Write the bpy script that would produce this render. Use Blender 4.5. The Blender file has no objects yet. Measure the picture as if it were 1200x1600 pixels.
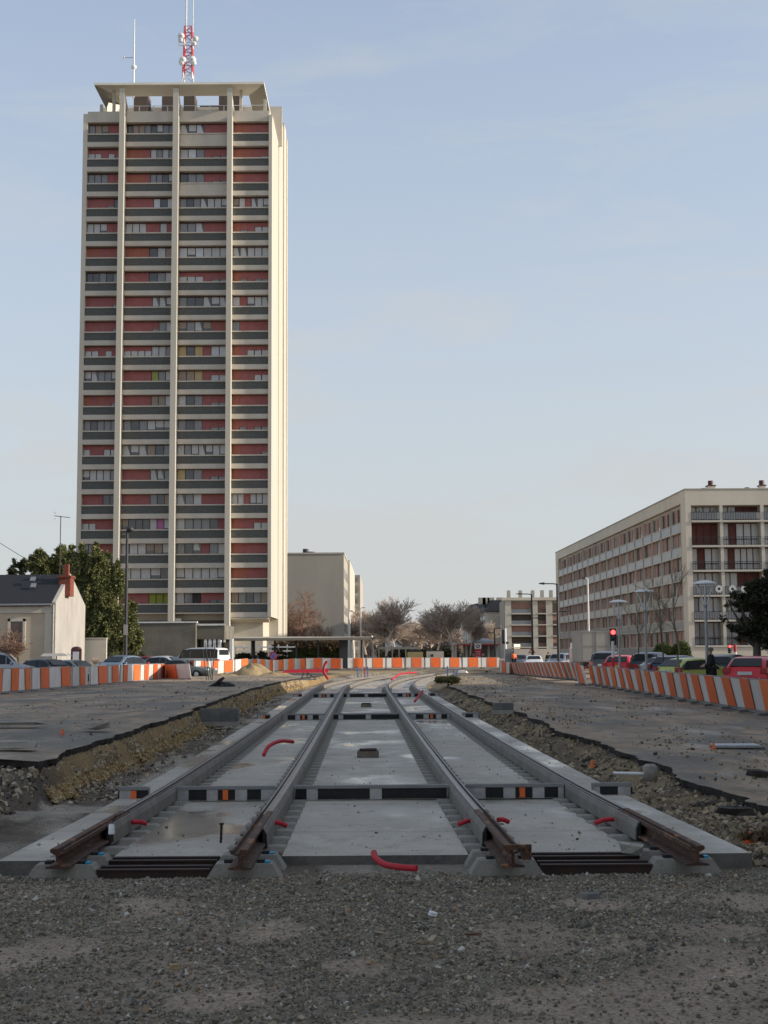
import bpy, math, random
import numpy as np
from mathutils import Vector, Matrix
R = math.radians
SC = bpy.context.scene
COL = SC.collection
random.seed(7)

# ------------------------------------------------------------------ camera
FPX, EYE = 2100.0, 1.68
PITCH, ROLL = math.atan(220.0/2100.0), -0.0065
F_ = Vector((0, math.cos(PITCH), math.sin(PITCH)))
U0 = Vector((0, -math.sin(PITCH), math.cos(PITCH)))
R0 = Vector((1, 0, 0))
R_ = R0*math.cos(ROLL) + U0*math.sin(ROLL)
U_ = U0*math.cos(ROLL) - R0*math.sin(ROLL)
CAM = Vector((0, 0, EYE))
cam = bpy.data.cameras.new('camera')
cam.lens = FPX/1600.0*36.0
cam.sensor_width = 36.0
cam.clip_start, cam.clip_end = 0.1, 6000
camo = bpy.data.objects.new('camera', cam)
camo.matrix_world = Matrix.Translation(CAM) @ Matrix((R_, U_, -F_)).transposed().to_4x4()
COL.objects.link(camo)
SC.camera = camo

# ------------------------------------------------------------------ sky and sun
SUN_EL, SUN_AZ = R(19), R(6)       # azimuth: from +x, turned slightly towards the camera
sdir = Vector((math.cos(SUN_AZ)*math.cos(SUN_EL), -math.sin(SUN_AZ)*math.cos(SUN_EL), math.sin(SUN_EL)))
world = bpy.data.worlds.new('World'); SC.world = world; world.use_nodes = True
wn, wl = world.node_tree.nodes, world.node_tree.links
bg = wn['Background']
sky = wn.new('ShaderNodeTexSky'); sky.sky_type = 'NISHITA'; sky.sun_disc = False
sky.sun_elevation = SUN_EL
sky.sun_rotation = math.atan2(sdir.x, sdir.y)
sky.air_density, sky.dust_density, sky.ozone_density = 1.0, 1.6, 3.0
# thin high cloud veil: streaks stretched along one direction of the sky dome
tc = wn.new('ShaderNodeTexCoord')
sep = wn.new('ShaderNodeSeparateXYZ'); wl.new(tc.outputs['Generated'], sep.inputs[0])
mp = wn.new('ShaderNodeMapping'); mp.inputs['Scale'].default_value = (1.5, 1.2, 7.0); mp.inputs['Rotation'].default_value = (0, R(9), 0)
wl.new(tc.outputs['Generated'], mp.inputs[0])
nz = wn.new('ShaderNodeTexNoise'); nz.inputs['Scale'].default_value = 2.6; nz.inputs['Detail'].default_value = 7; nz.inputs['Roughness'].default_value = .62
nz.inputs['Distortion'].default_value = .5
wl.new(mp.outputs[0], nz.inputs['Vector'])
r1 = wn.new('ShaderNodeMapRange'); r1.inputs[1].default_value = .50; r1.inputs[2].default_value = .70
r1.inputs[3].default_value = 0.0; r1.inputs[4].default_value = .20
wl.new(nz.outputs['Fac'], r1.inputs[0])
r2 = wn.new('ShaderNodeMapRange'); r2.inputs[1].default_value = -.02; r2.inputs[2].default_value = .46
r2.inputs[3].default_value = .97; r2.inputs[4].default_value = .42
wl.new(sep.outputs['Z'], r2.inputs[0])
ad = wn.new('ShaderNodeMath'); ad.operation = 'ADD'; ad.use_clamp = True
wl.new(r1.outputs[0], ad.inputs[0]); wl.new(r2.outputs[0], ad.inputs[1])
mx = wn.new('ShaderNodeMixRGB'); mx.inputs['Color2'].default_value = (2.46, 2.52, 2.54, 1)
wl.new(ad.outputs[0], mx.inputs['Fac']); wl.new(sky.outputs[0], mx.inputs['Color1'])
wl.new(mx.outputs[0], bg.inputs['Color'])
bg.inputs['Strength'].default_value = .125
sun = bpy.data.lights.new('sun', 'SUN'); sun.energy = 2.7; sun.angle = R(.6); sun.color = (1.0, .89, .75)
suno = bpy.data.objects.new('sun', sun); suno.rotation_euler = (-sdir).to_track_quat('-Z', 'Y').to_euler()
suno.location = (60, -20, 60); COL.objects.link(suno)
SC.view_settings.view_transform = 'Standard'; SC.view_settings.look = 'None'
SC.view_settings.exposure = 1.0; SC.view_settings.gamma = 1.0; SC.view_settings.use_curve_mapping = False
SC.cycles.use_denoising = True
SC.cycles.max_bounces = 6; SC.cycles.transparent_max_bounces = 8

# ------------------------------------------------------------------ image -> world helpers
def ray(px, py):
    return F_*FPX + R_*(px-600.0) - U_*(py-800.0)
def P(px, py, d):
    v = ray(px, py); return CAM + v*(d/v.y)
def G(px, py, z):
    v = ray(px, py); return CAM + v*((z-EYE)/v.z)

# ------------------------------------------------------------------ mesh helpers
def setp(o, label=None, cat=None, group=None, kind=None):
    if label: o['label'] = label
    if cat: o['category'] = cat
    if group: o['group'] = group
    if kind: o['kind'] = kind
    return o
class MB:
    def __init__(s): s.v, s.f, s.m, s.sm = [], [], [], []
    def add(s, vs, fs, m=0, smooth=False):
        b = len(s.v); s.v += [tuple(v) for v in vs]
        for f in fs: s.f.append([i+b for i in f]); s.m.append(m); s.sm.append(smooth)
    def box(s, x0, x1, y0, y1, z0, z1, m=0, M=None, bottom=True):
        vs = [Vector(p) for p in ((x0,y0,z0),(x1,y0,z0),(x1,y1,z0),(x0,y1,z0),(x0,y0,z1),(x1,y0,z1),(x1,y1,z1),(x0,y1,z1))]
        if M is not None: vs = [M @ v for v in vs]
        s.add(vs, [(0,3,2,1),(4,5,6,7),(0,1,5,4),(1,2,6,5),(2,3,7,6),(3,0,4,7)], m)
    def cbox(s, c, size, m=0, rz=0, M=None):
        T = Matrix.Translation(Vector(c)) @ Matrix.Rotation(rz, 4, 'Z')
        if M is not None: T = T @ M
        a, b, d = size[0]/2, size[1]/2, size[2]/2
        s.box(-a, a, -b, b, -d, d, m, T)
    def prism(s, poly, z0, z1, m=0, M=None, smooth=False):
        n = len(poly)
        vs = [Vector((x, y, z0)) for x, y in poly] + [Vector((x, y, z1)) for x, y in poly]
        if M is not None: vs = [M @ v for v in vs]
        fs = [(i, (i+1) % n, n+(i+1) % n, n+i) for i in range(n)]
        s.add(vs, fs, m, smooth); s.add(vs, [tuple(range(n-1, -1, -1)), tuple(range(n, 2*n))], m)
    def tube(s, pts, r, n=6, m=0, cap=True, smooth=True):
        pts = [Vector(p) for p in pts]; k = len(pts)
        rs = r if isinstance(r, (list, tuple)) else [r]*k
        vs = []
        for i, p in enumerate(pts):
            t = (pts[min(i+1, k-1)]-pts[max(i-1, 0)])
            if t.length < 1e-9: t = Vector((0, 0, 1))
            t.normalize()
            a = t.cross(Vector((0, 0, 1)) if abs(t.z) < .95 else Vector((1, 0, 0))).normalized(); b = t.cross(a)
            for j in range(n):
                g = 2*math.pi*j/n; vs.append(p + (a*math.cos(g)+b*math.sin(g))*rs[i])
        fs = [(i*n+j, i*n+(j+1) % n, (i+1)*n+(j+1) % n, (i+1)*n+j) for i in range(k-1) for j in range(n)]
        s.add(vs, fs, m, smooth)
        if cap and n > 2:
            s.add(vs, [tuple(range(n-1, -1, -1)), tuple((k-1)*n+j for j in range(n))], m)
    def lathe(s, prof, n=12, m=0, M=None, smooth=True):
        vs = [Vector((r*math.cos(2*math.pi*j/n), r*math.sin(2*math.pi*j/n), z)) for r, z in prof for j in range(n)]
        if M is not None: vs = [M @ v for v in vs]
        k = len(prof)
        s.add(vs, [(i*n+j, i*n+(j+1) % n, (i+1)*n+(j+1) % n, (i+1)*n+j) for i in range(k-1) for j in range(n)], m, smooth)
    def quad(s, a, b, c, d, m=0): s.add([a, b, c, d], [(0, 1, 2, 3)], m)
    def slabq(s, a, b, c, d, t, m=0):      # quad with thickness, extruded against its normal
        a, b, c, d = map(Vector, (a, b, c, d)); n = (b-a).cross(d-a).normalized()*t
        s.add([a, b, c, d, a-n, b-n, c-n, d-n], [(0,1,2,3),(7,6,5,4),(0,4,5,1),(1,5,6,2),(2,6,7,3),(3,7,4,0)], m)
    def build(s, name, mats, parent=None, loc=None, rz=None):
        me = bpy.data.meshes.new(name); me.from_pydata(s.v, [], s.f)
        if not isinstance(mats, (list, tuple)): mats = [mats]
        for m in mats: me.materials.append(m)
        me.polygons.foreach_set('material_index', s.m); me.polygons.foreach_set('use_smooth', s.sm)
        me.update()
        o = bpy.data.objects.new(name, me); COL.objects.link(o)
        if parent is not None: o.parent = parent
        if loc is not None: o.location = loc
        if rz is not None: o.rotation_euler.z = rz
        return o
def empty(name, loc=(0, 0, 0), rz=0, **k):
    o = bpy.data.objects.new(name, None); COL.objects.link(o); o.location = loc; o.rotation_euler.z = rz
    o.empty_display_size = .2
    return setp(o, **k)
def copy_tree(o, parent=None):
    kids = [c for c in bpy.data.objects if c.parent == o] if o.name not in KIDS else KIDS[o.name]
    KIDS[o.name] = kids
    c = o.copy(); COL.objects.link(c); c.parent = parent
    for k in kids: copy_tree(k, c)
    return c
KIDS = {}
def bulk(name, V, Fc, mat, smooth=False, parent=None, attr=None):
    me = bpy.data.meshes.new(name); nv, nf, k = len(V), len(Fc), Fc.shape[1]
    me.vertices.add(nv); me.vertices.foreach_set('co', np.ascontiguousarray(V, dtype=np.float32).ravel())
    me.loops.add(nf*k); me.loops.foreach_set('vertex_index', np.ascontiguousarray(Fc, dtype=np.int32).ravel())
    me.polygons.add(nf); me.polygons.foreach_set('loop_start', np.arange(0, nf*k, k, dtype=np.int32))
    me.polygons.foreach_set('use_smooth', np.full(nf, smooth))
    me.update(calc_edges=True); me.materials.append(mat)
    if attr is not None:
        a = me.color_attributes.new('zone', 'FLOAT_COLOR', 'POINT')
        c = np.ones((nv, 4), np.float32); c[:, :3] = attr; a.data.foreach_set('color', c.ravel())
    o = bpy.data.objects.new(name, me); COL.objects.link(o)
    if parent is not None: o.parent = parent
    return o

# ------------------------------------------------------------------ noise (numpy)
def _h(ix, iy, seed):
    n = (ix.astype(np.int64)*374761393 + iy.astype(np.int64)*668265263 + seed*982451653) & 0x7fffffff
    n = ((n ^ (n >> 13))*1274126177) & 0x7fffffff
    return ((n ^ (n >> 16)) & 0xffff)/65535.0
def vnoise(x, y, seed=0):
    ix, iy = np.floor(x), np.floor(y); fx, fy = x-ix, y-iy
    fx = fx*fx*(3-2*fx); fy = fy*fy*(3-2*fy)
    a, b, c, d = _h(ix, iy, seed), _h(ix+1, iy, seed), _h(ix, iy+1, seed), _h(ix+1, iy+1, seed)
    return (a*(1-fx)+b*fx)*(1-fy)+(c*(1-fx)+d*fx)*fy
def fbm(x, y, seed=0, o=4):
    t = 0; a = .5
    for i in range(o): t = t+a*vnoise(x*2**i, y*2**i, seed+i); a *= .5
    return t/(1-.5**o)
def sstep(a, b, x):
    t = np.clip((x-a)/(b-a), 0, 1); return t*t*(3-2*t)

# ------------------------------------------------------------------ materials
MATS = {}
def node_base(name):
    m = bpy.data.materials.new(name); m.use_nodes = True; MATS[name] = m
    return m, m.node_tree.nodes, m.node_tree.links, m.node_tree.nodes['Principled BSDF']
def rgb(c): return (c[0], c[1], c[2], 1)
def mat(name, c1, c2=None, scale=4.0, rough=.8, metal=0.0, bump=0.0, bscale=None, stretch=(1, 1, 1), c3=None, coat=0.0,
        spec=.4, lo=.35, hi=.65, island=False, detail=5, rrange=None, emit=None, estr=1.0, fine=0.0):
    m, n, l, b = node_base(name)
    b.inputs['Roughness'].default_value = rough; b.inputs['Metallic'].default_value = metal
    b.inputs['Specular IOR Level'].default_value = spec; b.inputs['Coat Weight'].default_value = coat
    tc = n.new('ShaderNodeTexCoord'); mp = n.new('ShaderNodeMapping'); mp.inputs['Scale'].default_value = stretch
    l.new(tc.outputs['Object'], mp.inputs[0])
    if c2 is None: c2 = tuple(min(1, x*.86) for x in c1)
    nz = n.new('ShaderNodeTexNoise'); nz.inputs['Scale'].default_value = scale; nz.inputs['Detail'].default_value = detail; nz.inputs['Roughness'].default_value = .6
    l.new(mp.outputs[0], nz.inputs['Vector'])
    rp = n.new('ShaderNodeValToRGB'); e = rp.color_ramp.elements
    e[0].position, e[0].color = lo, rgb(c1); e[1].position, e[1].color = hi, rgb(c2)
    if c3 is not None:
        x = rp.color_ramp.elements.new(min(.98, hi+.14)); x.color = rgb(c3)
    if island:
        ge = n.new('ShaderNodeNewGeometry'); l.new(ge.outputs['Random Per Island'], rp.inputs[0])
    else: l.new(nz.outputs['Fac'], rp.inputs[0])
    out = rp.outputs[0]
    if fine > 0:
        n2 = n.new('ShaderNodeTexNoise'); n2.inputs['Scale'].default_value = scale*14; n2.inputs['Detail'].default_value = 4
        l.new(tc.outputs['Object'], n2.inputs['Vector'])
        mr = n.new('ShaderNodeMapRange'); mr.inputs[1].default_value = .3; mr.inputs[2].default_value = .7
        mr.inputs[3].default_value = 1-fine; mr.inputs[4].default_value = 1+fine
        l.new(n2.outputs['Fac'], mr.inputs[0])
        vm = n.new('ShaderNodeVectorMath'); vm.operation = 'SCALE'; l.new(out, vm.inputs[0]); l.new(mr.outputs[0], vm.inputs['Scale']); out = vm.outputs[0]
    l.new(out, b.inputs['Base Color'])
    if rrange:
        mr = n.new('ShaderNodeMapRange'); mr.inputs[1].default_value = lo; mr.inputs[2].default_value = hi
        mr.inputs[3].default_value, mr.inputs[4].default_value = rrange; l.new(nz.outputs['Fac'], mr.inputs[0]); l.new(mr.outputs[0], b.inputs['Roughness'])
    if bump:
        n3 = n.new('ShaderNodeTexNoise'); n3.inputs['Scale'].default_value = bscale or scale*6; n3.inputs['Detail'].default_value = 5
        l.new(mp.outputs[0], n3.inputs['Vector'])
        bp = n.new('ShaderNodeBump'); bp.inputs['Distance'].default_value = bump; bp.inputs['Strength'].default_value = .9
        l.new(n3.outputs['Fac'], bp.inputs['Height']); l.new(bp.outputs[0], b.inputs['Normal'])
    if emit: b.inputs['Emission Color'].default_value = rgb(emit); b.inputs['Emission Strength'].default_value = estr
    return m
M = {}
M['wall_cream'] = mat('wall_cream', (.60,.54,.44), (.53,.475,.385), .35, bump=.004, bscale=18, stretch=(1,1,.25), fine=.04)
M['wall_cream2'] = mat('wall_cream_bright', (.54,.505,.425), (.48,.45,.375), .3, stretch=(1,1,.2), fine=.03)
M['canopy'] = mat('bounce_lightened_soffit', (.80,.76,.66), (.70,.66,.57), .3, rough=.9)  # soffit colour raised towards white to stand in for bounced light
M['band'] = mat('concrete_band', (.58,.525,.44), (.49,.44,.37), .5, stretch=(1,1,.4), bump=.003, bscale=20, fine=.05)
M['pebble'] = mat('dark_pebble_panel', (.078,.080,.074), (.125,.128,.118), 7, rough=.85, bump=.012, bscale=22, fine=.35)
M['redpanel'] = mat('red_panel', (.37,.12,.112), (.31,.10,.095), 1.3, rough=.6, fine=.05)
M['orangepanel'] = mat('orange_red_panel', (.38,.125,.08), (.33,.11,.072), 1.1, rough=.6, fine=.05)
M['redframe'] = mat('dark_red_frame', (.085,.028,.03), None, 2, rough=.5)
M['curt_l'] = mat('light_curtain', (.55,.535,.51), (.42,.41,.39), 3, stretch=(5,5,.5), rough=.25, coat=.6, spec=.5)
M['curt_g'] = mat('grey_curtain', (.24,.235,.235), (.16,.16,.16), 2.5, stretch=(5,5,.6), rough=.2, coat=.8, spec=.5)
M['curt_t'] = mat('tan_curtain', (.33,.24,.155), (.24,.17,.12), 2.5, stretch=(5,5,.6), rough=.25, coat=.6)
M['curt_y'] = mat('yellow_blind', (.50,.36,.13), (.42,.31,.12), 2, rough=.3, coat=.5)
M['curt_v'] = mat('lime_blind', (.30,.33,.03), (.25,.28,.03), 2, rough=.3, coat=.5)
M['curt_p'] = mat('pink_blind', (.50,.10,.33), None, 2, rough=.4, coat=.5)
M['curt_w'] = mat('white_blind', (.62,.64,.66), None, 2, rough=.3, coat=.5)
M['glass_d'] = mat('dark_window_glass', (.03,.032,.035), (.06,.058,.056), 1.3, rough=.08, spec=.7, coat=.6)
M['brownpanel'] = mat('brown_cladding', (.10,.07,.052), (.075,.055,.045), 2, stretch=(4,4,.5), rough=.7)
M['steel'] = mat('galvanised_steel', (.36,.37,.38), (.28,.29,.30), 6, rough=.45, metal=.7)
M['dark_metal'] = mat('dark_metal', (.035,.036,.04), (.05,.05,.052), 5, rough=.5, metal=.3)
M['white'] = mat('white_paint', (.72,.72,.70), (.62,.62,.60), 2, rough=.5, fine=.04)
M['offwhite'] = mat('offwhite_render', (.40,.375,.34), (.33,.31,.28), .9, rough=.9, stretch=(1,1,.45), bump=.004, bscale=25, c3=(.27,.26,.235), fine=.06)  # darkened off-white stands in for partial shade on the house gable
M['red'] = mat('red_paint', (.52,.02,.03), (.42,.02,.03), 3, rough=.45)
M['plastic_red'] = mat('red_plastic_conduit', (.50,.022,.035), (.38,.03,.038), 9, rough=.6, bump=.002, bscale=60, c3=(.36,.12,.10), spec=.3)
M['concrete'] = mat('pale_concrete', (.33,.30,.25), (.25,.228,.19), 3.0, rough=.85, bump=.004, bscale=40, fine=.12, c3=(.17,.165,.15))
M['concrete_d'] = mat('dark_concrete', (.17,.165,.15), (.11,.106,.098), 2.5, rough=.85, bump=.006, bscale=30, fine=.15)
M['rust'] = mat('rusty_steel', (.115,.05,.025), (.05,.03,.022), 9, rough=.75, metal=.2, bump=.003, bscale=70, hi=.55, c3=(.32,.14,.055), fine=.25, stretch=(1,.35,1))
M['rust_d'] = mat('dark_rusty_steel', (.055,.028,.02), (.03,.02,.017), 7, rough=.7, metal=.2, bump=.002, bscale=60, fine=.2)
M['railtop'] = mat('rail_steel', (.17,.15,.14), (.10,.085,.08), 5, rough=.38, metal=.75, stretch=(8,.6,8))
M['jacket'] = mat('grey_rail_jacket', (.205,.182,.155), (.14,.127,.108), 2.4, rough=.8, bump=.003, bscale=35, c3=(.26,.24,.22), fine=.12)
M['faceplate'] = mat('pale_face_plate', (.42,.40,.37), (.31,.295,.27), 9, rough=.7, fine=.1)
M['rubber'] = mat('black_rubber', (.012,.012,.012), (.02,.02,.019), 8, rough=.7, bump=.003, bscale=40)
M['orange'] = mat('orange_sheet', (.78,.15,.025), (.70,.13,.03), 1.5, rough=.5, fine=.05)
M['whitesheet'] = mat('white_sheet', (.70,.68,.65), (.60,.59,.565), 1.3, rough=.5, fine=.05, c3=(.45,.435,.41))
for _i, (_o, _w) in enumerate((((.70,.13,.03), (.62,.60,.565)), ((.62,.13,.04), (.52,.50,.465)), ((.74,.16,.035), (.66,.64,.61)))):
    M['orange%d' % _i] = mat('orange_sheet_worn', _o, tuple(x*.86 for x in _o), 2.2, rough=.5, fine=.06, c3=tuple(x*.7 for x in _o), stretch=(1,1,.4))
    M['white%d' % _i] = mat('white_sheet_worn', _w, tuple(x*.88 for x in _w), 1.8, rough=.5, fine=.05, c3=tuple(x*.72 for x in _w), stretch=(1,1,.4))
M['greyboard'] = mat('grey_board_frame', (.24,.235,.23), (.19,.185,.18), 3, rough=.6)
M['slate'] = mat('slate_roof', (.010,.011,.014), (.017,.018,.022), 6, rough=.8, bump=.01, bscale=14, stretch=(1,1,3), fine=.25)
M['brick'] = mat('red_brick', (.22,.062,.035), (.15,.045,.03), 5, rough=.85, bump=.006, bscale=20, fine=.15)
M['bark'] = mat('bark', (.11,.092,.075), (.07,.06,.05), 5, rough=.9, bump=.01, stretch=(1,1,.3))
M['twig'] = mat('bare_twigs', (.56,.47,.40), (.46,.385,.325), 1, rough=.9, spec=.1)
M['twig_red'] = mat('reddish_twigs', (.30,.18,.13), (.24,.17,.13), 1, rough=.9, spec=.1)
M['twig_pale'] = mat('pale_young_twigs', (.24,.205,.14), (.19,.165,.11), 1, rough=.9, spec=.1)
M['leaf'] = mat('conifer_foliage', (.045,.068,.028), (.25,.24,.09), 4, rough=.75, spec=.15, island=True, lo=.1, hi=.9)
M['leaf_dark'] = mat('dark_evergreen_foliage', (.028,.035,.02), (.075,.075,.045), 4, rough=.7, spec=.15, island=True, lo=.1, hi=.9)
M['leaf_hedge'] = mat('hedge_foliage', (.06,.09,.03), (.11,.13,.04), 4, rough=.7, spec=.15, island=True, lo=.1, hi=.9)
M['leaf_brown'] = mat('brown_shrub_foliage', (.13,.085,.05), (.10,.075,.04), 4, rough=.8, spec=.1, island=True, lo=.1, hi=.9)
M['tyre'] = mat('tyre_rubber', (.016,.016,.017), None, 8, rough=.8)
M['rim'] = mat('alloy_rim', (.42,.43,.44), None, 8, rough=.35, metal=.8)
M['carglass'] = mat('car_glass', (.012,.015,.018), (.02,.023,.026), 1, rough=.12, spec=.35)
M['tail'] = mat('tail_lamp', (.36,.012,.012), None, 8, rough=.2, coat=1)
M['headlamp'] = mat('head_lamp_lens', (.55,.56,.58), None, 8, rough=.1, coat=1)
M['plate_w'] = mat('white_plate', (.6,.6,.58), None, 8, rough=.5)
M['plate_y'] = mat('yellow_plate', (.6,.42,.05), None, 8, rough=.5)
M['black'] = mat('black_cloth', (.012,.012,.014), (.02,.02,.022), 6, rough=.9)
M['skin'] = mat('skin', (.42,.25,.18), None, 8, rough=.6)
M['hair'] = mat('grey_hair', (.12,.11,.10), None, 8, rough=.8)
M['blue'] = mat('blue_paint', (.06,.16,.42), None, 8, rough=.5)
M['cyan'] = mat('cyan_plastic_clip', (.02,.28,.45), None, 8, rough=.5)
M['sand'] = mat('pale_sand', (.36,.27,.15), (.27,.20,.11), 5, rough=.95, bump=.02, bscale=30, fine=.12)
M['glowred'] = mat('lit_red_signal', (.8,.02,.02), None, 8, emit=(1,.03,.03), estr=5)
M['litwin'] = mat('lit_window', (.7,.62,.4), None, 8, emit=(1,.85,.5), estr=.8)
M['wood'] = mat('window_shutter_wood', (.16,.08,.045), (.11,.055,.035), 4, rough=.7, stretch=(6,6,.6))
M['brown_shut'] = mat('brown_shutter', (.38,.21,.16), (.32,.18,.14), 2, rough=.7, fine=.05)
M['brick_shut'] = mat('brick_red_shutter', (.135,.04,.028), (.115,.035,.025), 2, rough=.7, fine=.05)
M['pinkframe'] = mat('pale_window_frame', (.35,.25,.22), None, 3, rough=.6)
M['greyglass'] = mat('grey_glass_parapet', (.20,.215,.225), (.165,.18,.19), .6, rough=.3, spec=.5, stretch=(1,1,.3), fine=.04)
M['wall_mid'] = mat('beige_grey_wall', (.42,.385,.32), (.37,.34,.285), .25, rough=.9, stretch=(1,1,.3), fine=.03)
M['grey_wall'] = mat('grey_render_wall', (.19,.175,.14), (.12,.112,.092), .5, rough=.9, fine=.08, c3=(.19,.18,.155))
M['grass'] = mat('dry_grass', (.13,.11,.04), (.09,.09,.03), 4, rough=.9, island=True, lo=.1, hi=.9)
def carpaint(name, c, metal=.2): return mat(name, c, tuple(x*.93 for x in c), 1.5, rough=.35, metal=metal, coat=.45, spec=.4)
# ------------------------------------------------------------------ levels
_dk = np.array([4, 8, 10.45, 16.7, 25, 38.7, 58.8, 90, 140, 400.])
_dr = np.array([1.42, 1.465, 1.50, 1.605, 1.655, 1.69, 1.715, 1.72, 1.72, 1.72])
_gd = np.arange(4, 300, .5); _gz = np.interp(_gd, _dk, _dr)
_w = np.hanning(13); _w /= _w.sum(); _gz = np.convolve(np.pad(_gz, 6, mode='reflect', reflect_type='odd'), _w, 'valid')
def zr(d): return EYE - np.interp(d, _gd, _gz)             # rail head height
def cx(d):
    d = np.asarray(d, float); return .10-.0165*d + np.where(d > 64, (d-64)**2/(2*255.), 0)
def T(u, d, dz=0): return Vector((float(cx(d))+u, float(d), float(zr(d))+dz))
def zroad(x, d):
    z = np.where(x < 0, .02+.18*sstep(-2, -4.6, x), .02-.0125*np.clip(x, 0, 14))+.17*sstep(11.4, 12.4, x)
    k = sstep(108, 128, d); return z*(1-k)+.12*k
def eL(d): return -4.72 - .22*(fbm(d*.35, d*0+3, 11)-.5)*2 - .10*(vnoise(d*2.1, d*0, 5)-.5) - .07*(vnoise(d*7.3, d*0, 55)-.5)*sstep(60, 30, d) - .22*sstep(37.0, 37.6, d)*(1-sstep(60, 74, d))
def eR(d): return 4.4 + .28*(fbm(d*.33, d*0+9, 21)-.5)*2 + .14*(vnoise(d*1.9, d*0, 8)-.5)+.09*(vnoise(d*6.7, d*0, 56)-.5)*sstep(60, 30, d)
def ground_h(x, d, rough=True):
    x = np.asarray(x, float); d = np.asarray(d, float); u = x-cx(d)
    road = zroad(x, d)-.14
    floor = zr(d)-.30-.17*sstep(14.5, 18.5, d)*(1-.5*sstep(50, 85, d))
    # left trench
    eu = eL(d); kl = sstep(eu-.02, eu+.26, u)
    openl = sstep(16.3, 19.8, d+ .8*(fbm(x*1.1, d*.6, 3)-.5))
    fill = .12-.10*sstep(-8, -4.8, u)
    left_far = road*(1-kl)+floor*kl
    nearl = floor+.02+(.16+.18*fbm(x*.9, d*.9, 2))*sstep(-4.7, -6.5, u)
    left = left_far*openl+nearl*(1-openl)
    er = eR(d); kr = sstep(er+.1, er-.55, u)
    right_far = road*(1-kr)+floor*kr
    openr = sstep(12.8, 16.0, d+1.2*(fbm(x*.7, d*.5, 4)-.5))
    nearr = floor+.02+(.14+.22*fbm(x*.8, d*.8, 6))*sstep(3.9, 6.0, u)
    right = right_far*openr+nearr*(1-openr)
    h = np.where(u < 0, left, right)
    # beyond the works everything is level ground
    k = sstep(88, 104, d)*(np.abs(u) > 3.4)
    h = h*(1-k)+(zroad(x, d)-.03)*k
    h = np.where((d > 112), np.minimum(zroad(x, d)-.03, h+10*sstep(112, 118, d)), h)
    # foreground gravel bank
    gr = -.078+.04*(fbm(x*.8, d*.8, 30)-.5)*2 + .02*sstep(10.4, 8.6, d)
    edge = 10.85+.12*(fbm(x*1.3, x*0, 31)-.5)*2 - .9*sstep(-3.2, -5.5, u)
    edge = np.where(u > 3.3, edge+.9*sstep(3.3, 5.0, u), edge)
    kg = sstep(edge+.30, edge-.28, d)
    h = h*(1-kg)+gr*kg
    if rough:
        near = sstep(60, 20, d)
        rub = (sstep(-3.15, -3.5, u)*(1-sstep(eu+.1, eu-.1, u)*openl) + sstep(3.15, 3.4, u)*(1-sstep(er-.1, er+.1, u)*openr))
        h = h+near*(1-kg)*rub*.085*(fbm(x*3.2, d*3.2, 40, 4)-.5)*2
        h = h+kg*.018*(fbm(x*5, d*5, 50, 3)-.5)*2
    h = np.where(d > 140, zroad(x, d)-.03, h)
    return h
MUD = [(820, 1452, 75, 26), (1000, 1570, 190, 50), (1130, 1500, 110, 45), (60, 1480, 110, 26), (250, 1405, 80, 18), (420, 1450, 60, 14), (700, 1590, 260, 16), (930, 1400, 60, 12), (1180, 1400, 60, 14), (330, 1545, 70, 14), (560, 1500, 50, 10), (1100, 1445, 80, 14)]
def mudmask(x, d):
    px = 600+FPX*x/d; py = 1020+FPX*1.70/d; w = 0*x; nn = fbm(x*2.2, d*2.0, 66, 5)
    for a, b_, ra, rb in MUD:
        c_ = G(a, b_, -.02); e = np.hypot((x-c_.x)/(ra/FPX*c_.y), (d-c_.y)/(rb/FPX*c_.y*c_.y/1.7)); w = np.maximum(w, sstep(1.25, .75, e+(nn-.5)*1.6))
    w = np.maximum(w, .55*sstep(.55, .68, fbm(x*.9+3, d*1.1, 64)))
    return w
def zone_col(x, d):
    u = x-cx(d); n = x.shape
    def C(c): return np.broadcast_to(np.array(c, float), n+(3,)).copy()
    gravel, dirt, floorc, yellow, sand, dk = C((.22,.182,.135)), C((.125,.100,.074)), C((.30,.262,.205)), C((.27,.185,.085)), C((.34,.26,.15)), C((.065,.06,.055))
    def mixc(a, b, k): return a*(1-k[..., None])+b*k[..., None]
    c = mixc(dk, dirt, sstep(.45, .6, fbm(x*.25, d*.12, 60)))
    fl = mixc(floorc, dirt, sstep(.42, .62, fbm(x*1.3, d*.5, 61)))
    inl = ((u > eL(d)+.2) & (u < 0)).astype(float); c = mixc(c, fl, inl)
    inr = ((u < eR(d)-.3) & (u >= 0)).astype(float); c = mixc(c, mixc(fl, dirt, np.full(n, .6)), inr)
    kl = sstep(eL(d)-.1, eL(d)+.02, u)*(1-sstep(eL(d)+.25, eL(d)+.5, u))*sstep(19, 21, d); c = mixc(c, yellow, kl)
    kr = sstep(eR(d)-.7, eR(d)-.5, u)*(1-sstep(eR(d)+.05, eR(d)+.2, u))
    c = mixc(c, mixc(C((.25,.19,.105)), C((.14,.105,.07)), sstep(.4, .6, fbm(x*2, d*.8, 62))), kr)
    ns = sstep(.44, .54, fbm(x*.12, d*.06, 63))*sstep(74, 84, d)*sstep(128, 120, d); c = mixc(c, sand, ns*.85)
    edge = 11.0 - .9*sstep(-3.2, -5.5, u)+.9*sstep(3.3, 5.0, u)
    kg = sstep(edge+.35, edge-.1, d)
    mud = C((.29,.225,.165)); w = mudmask(x, d)
    c = mixc(c, mixc(gravel, mud, w), kg)
    return c

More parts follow.
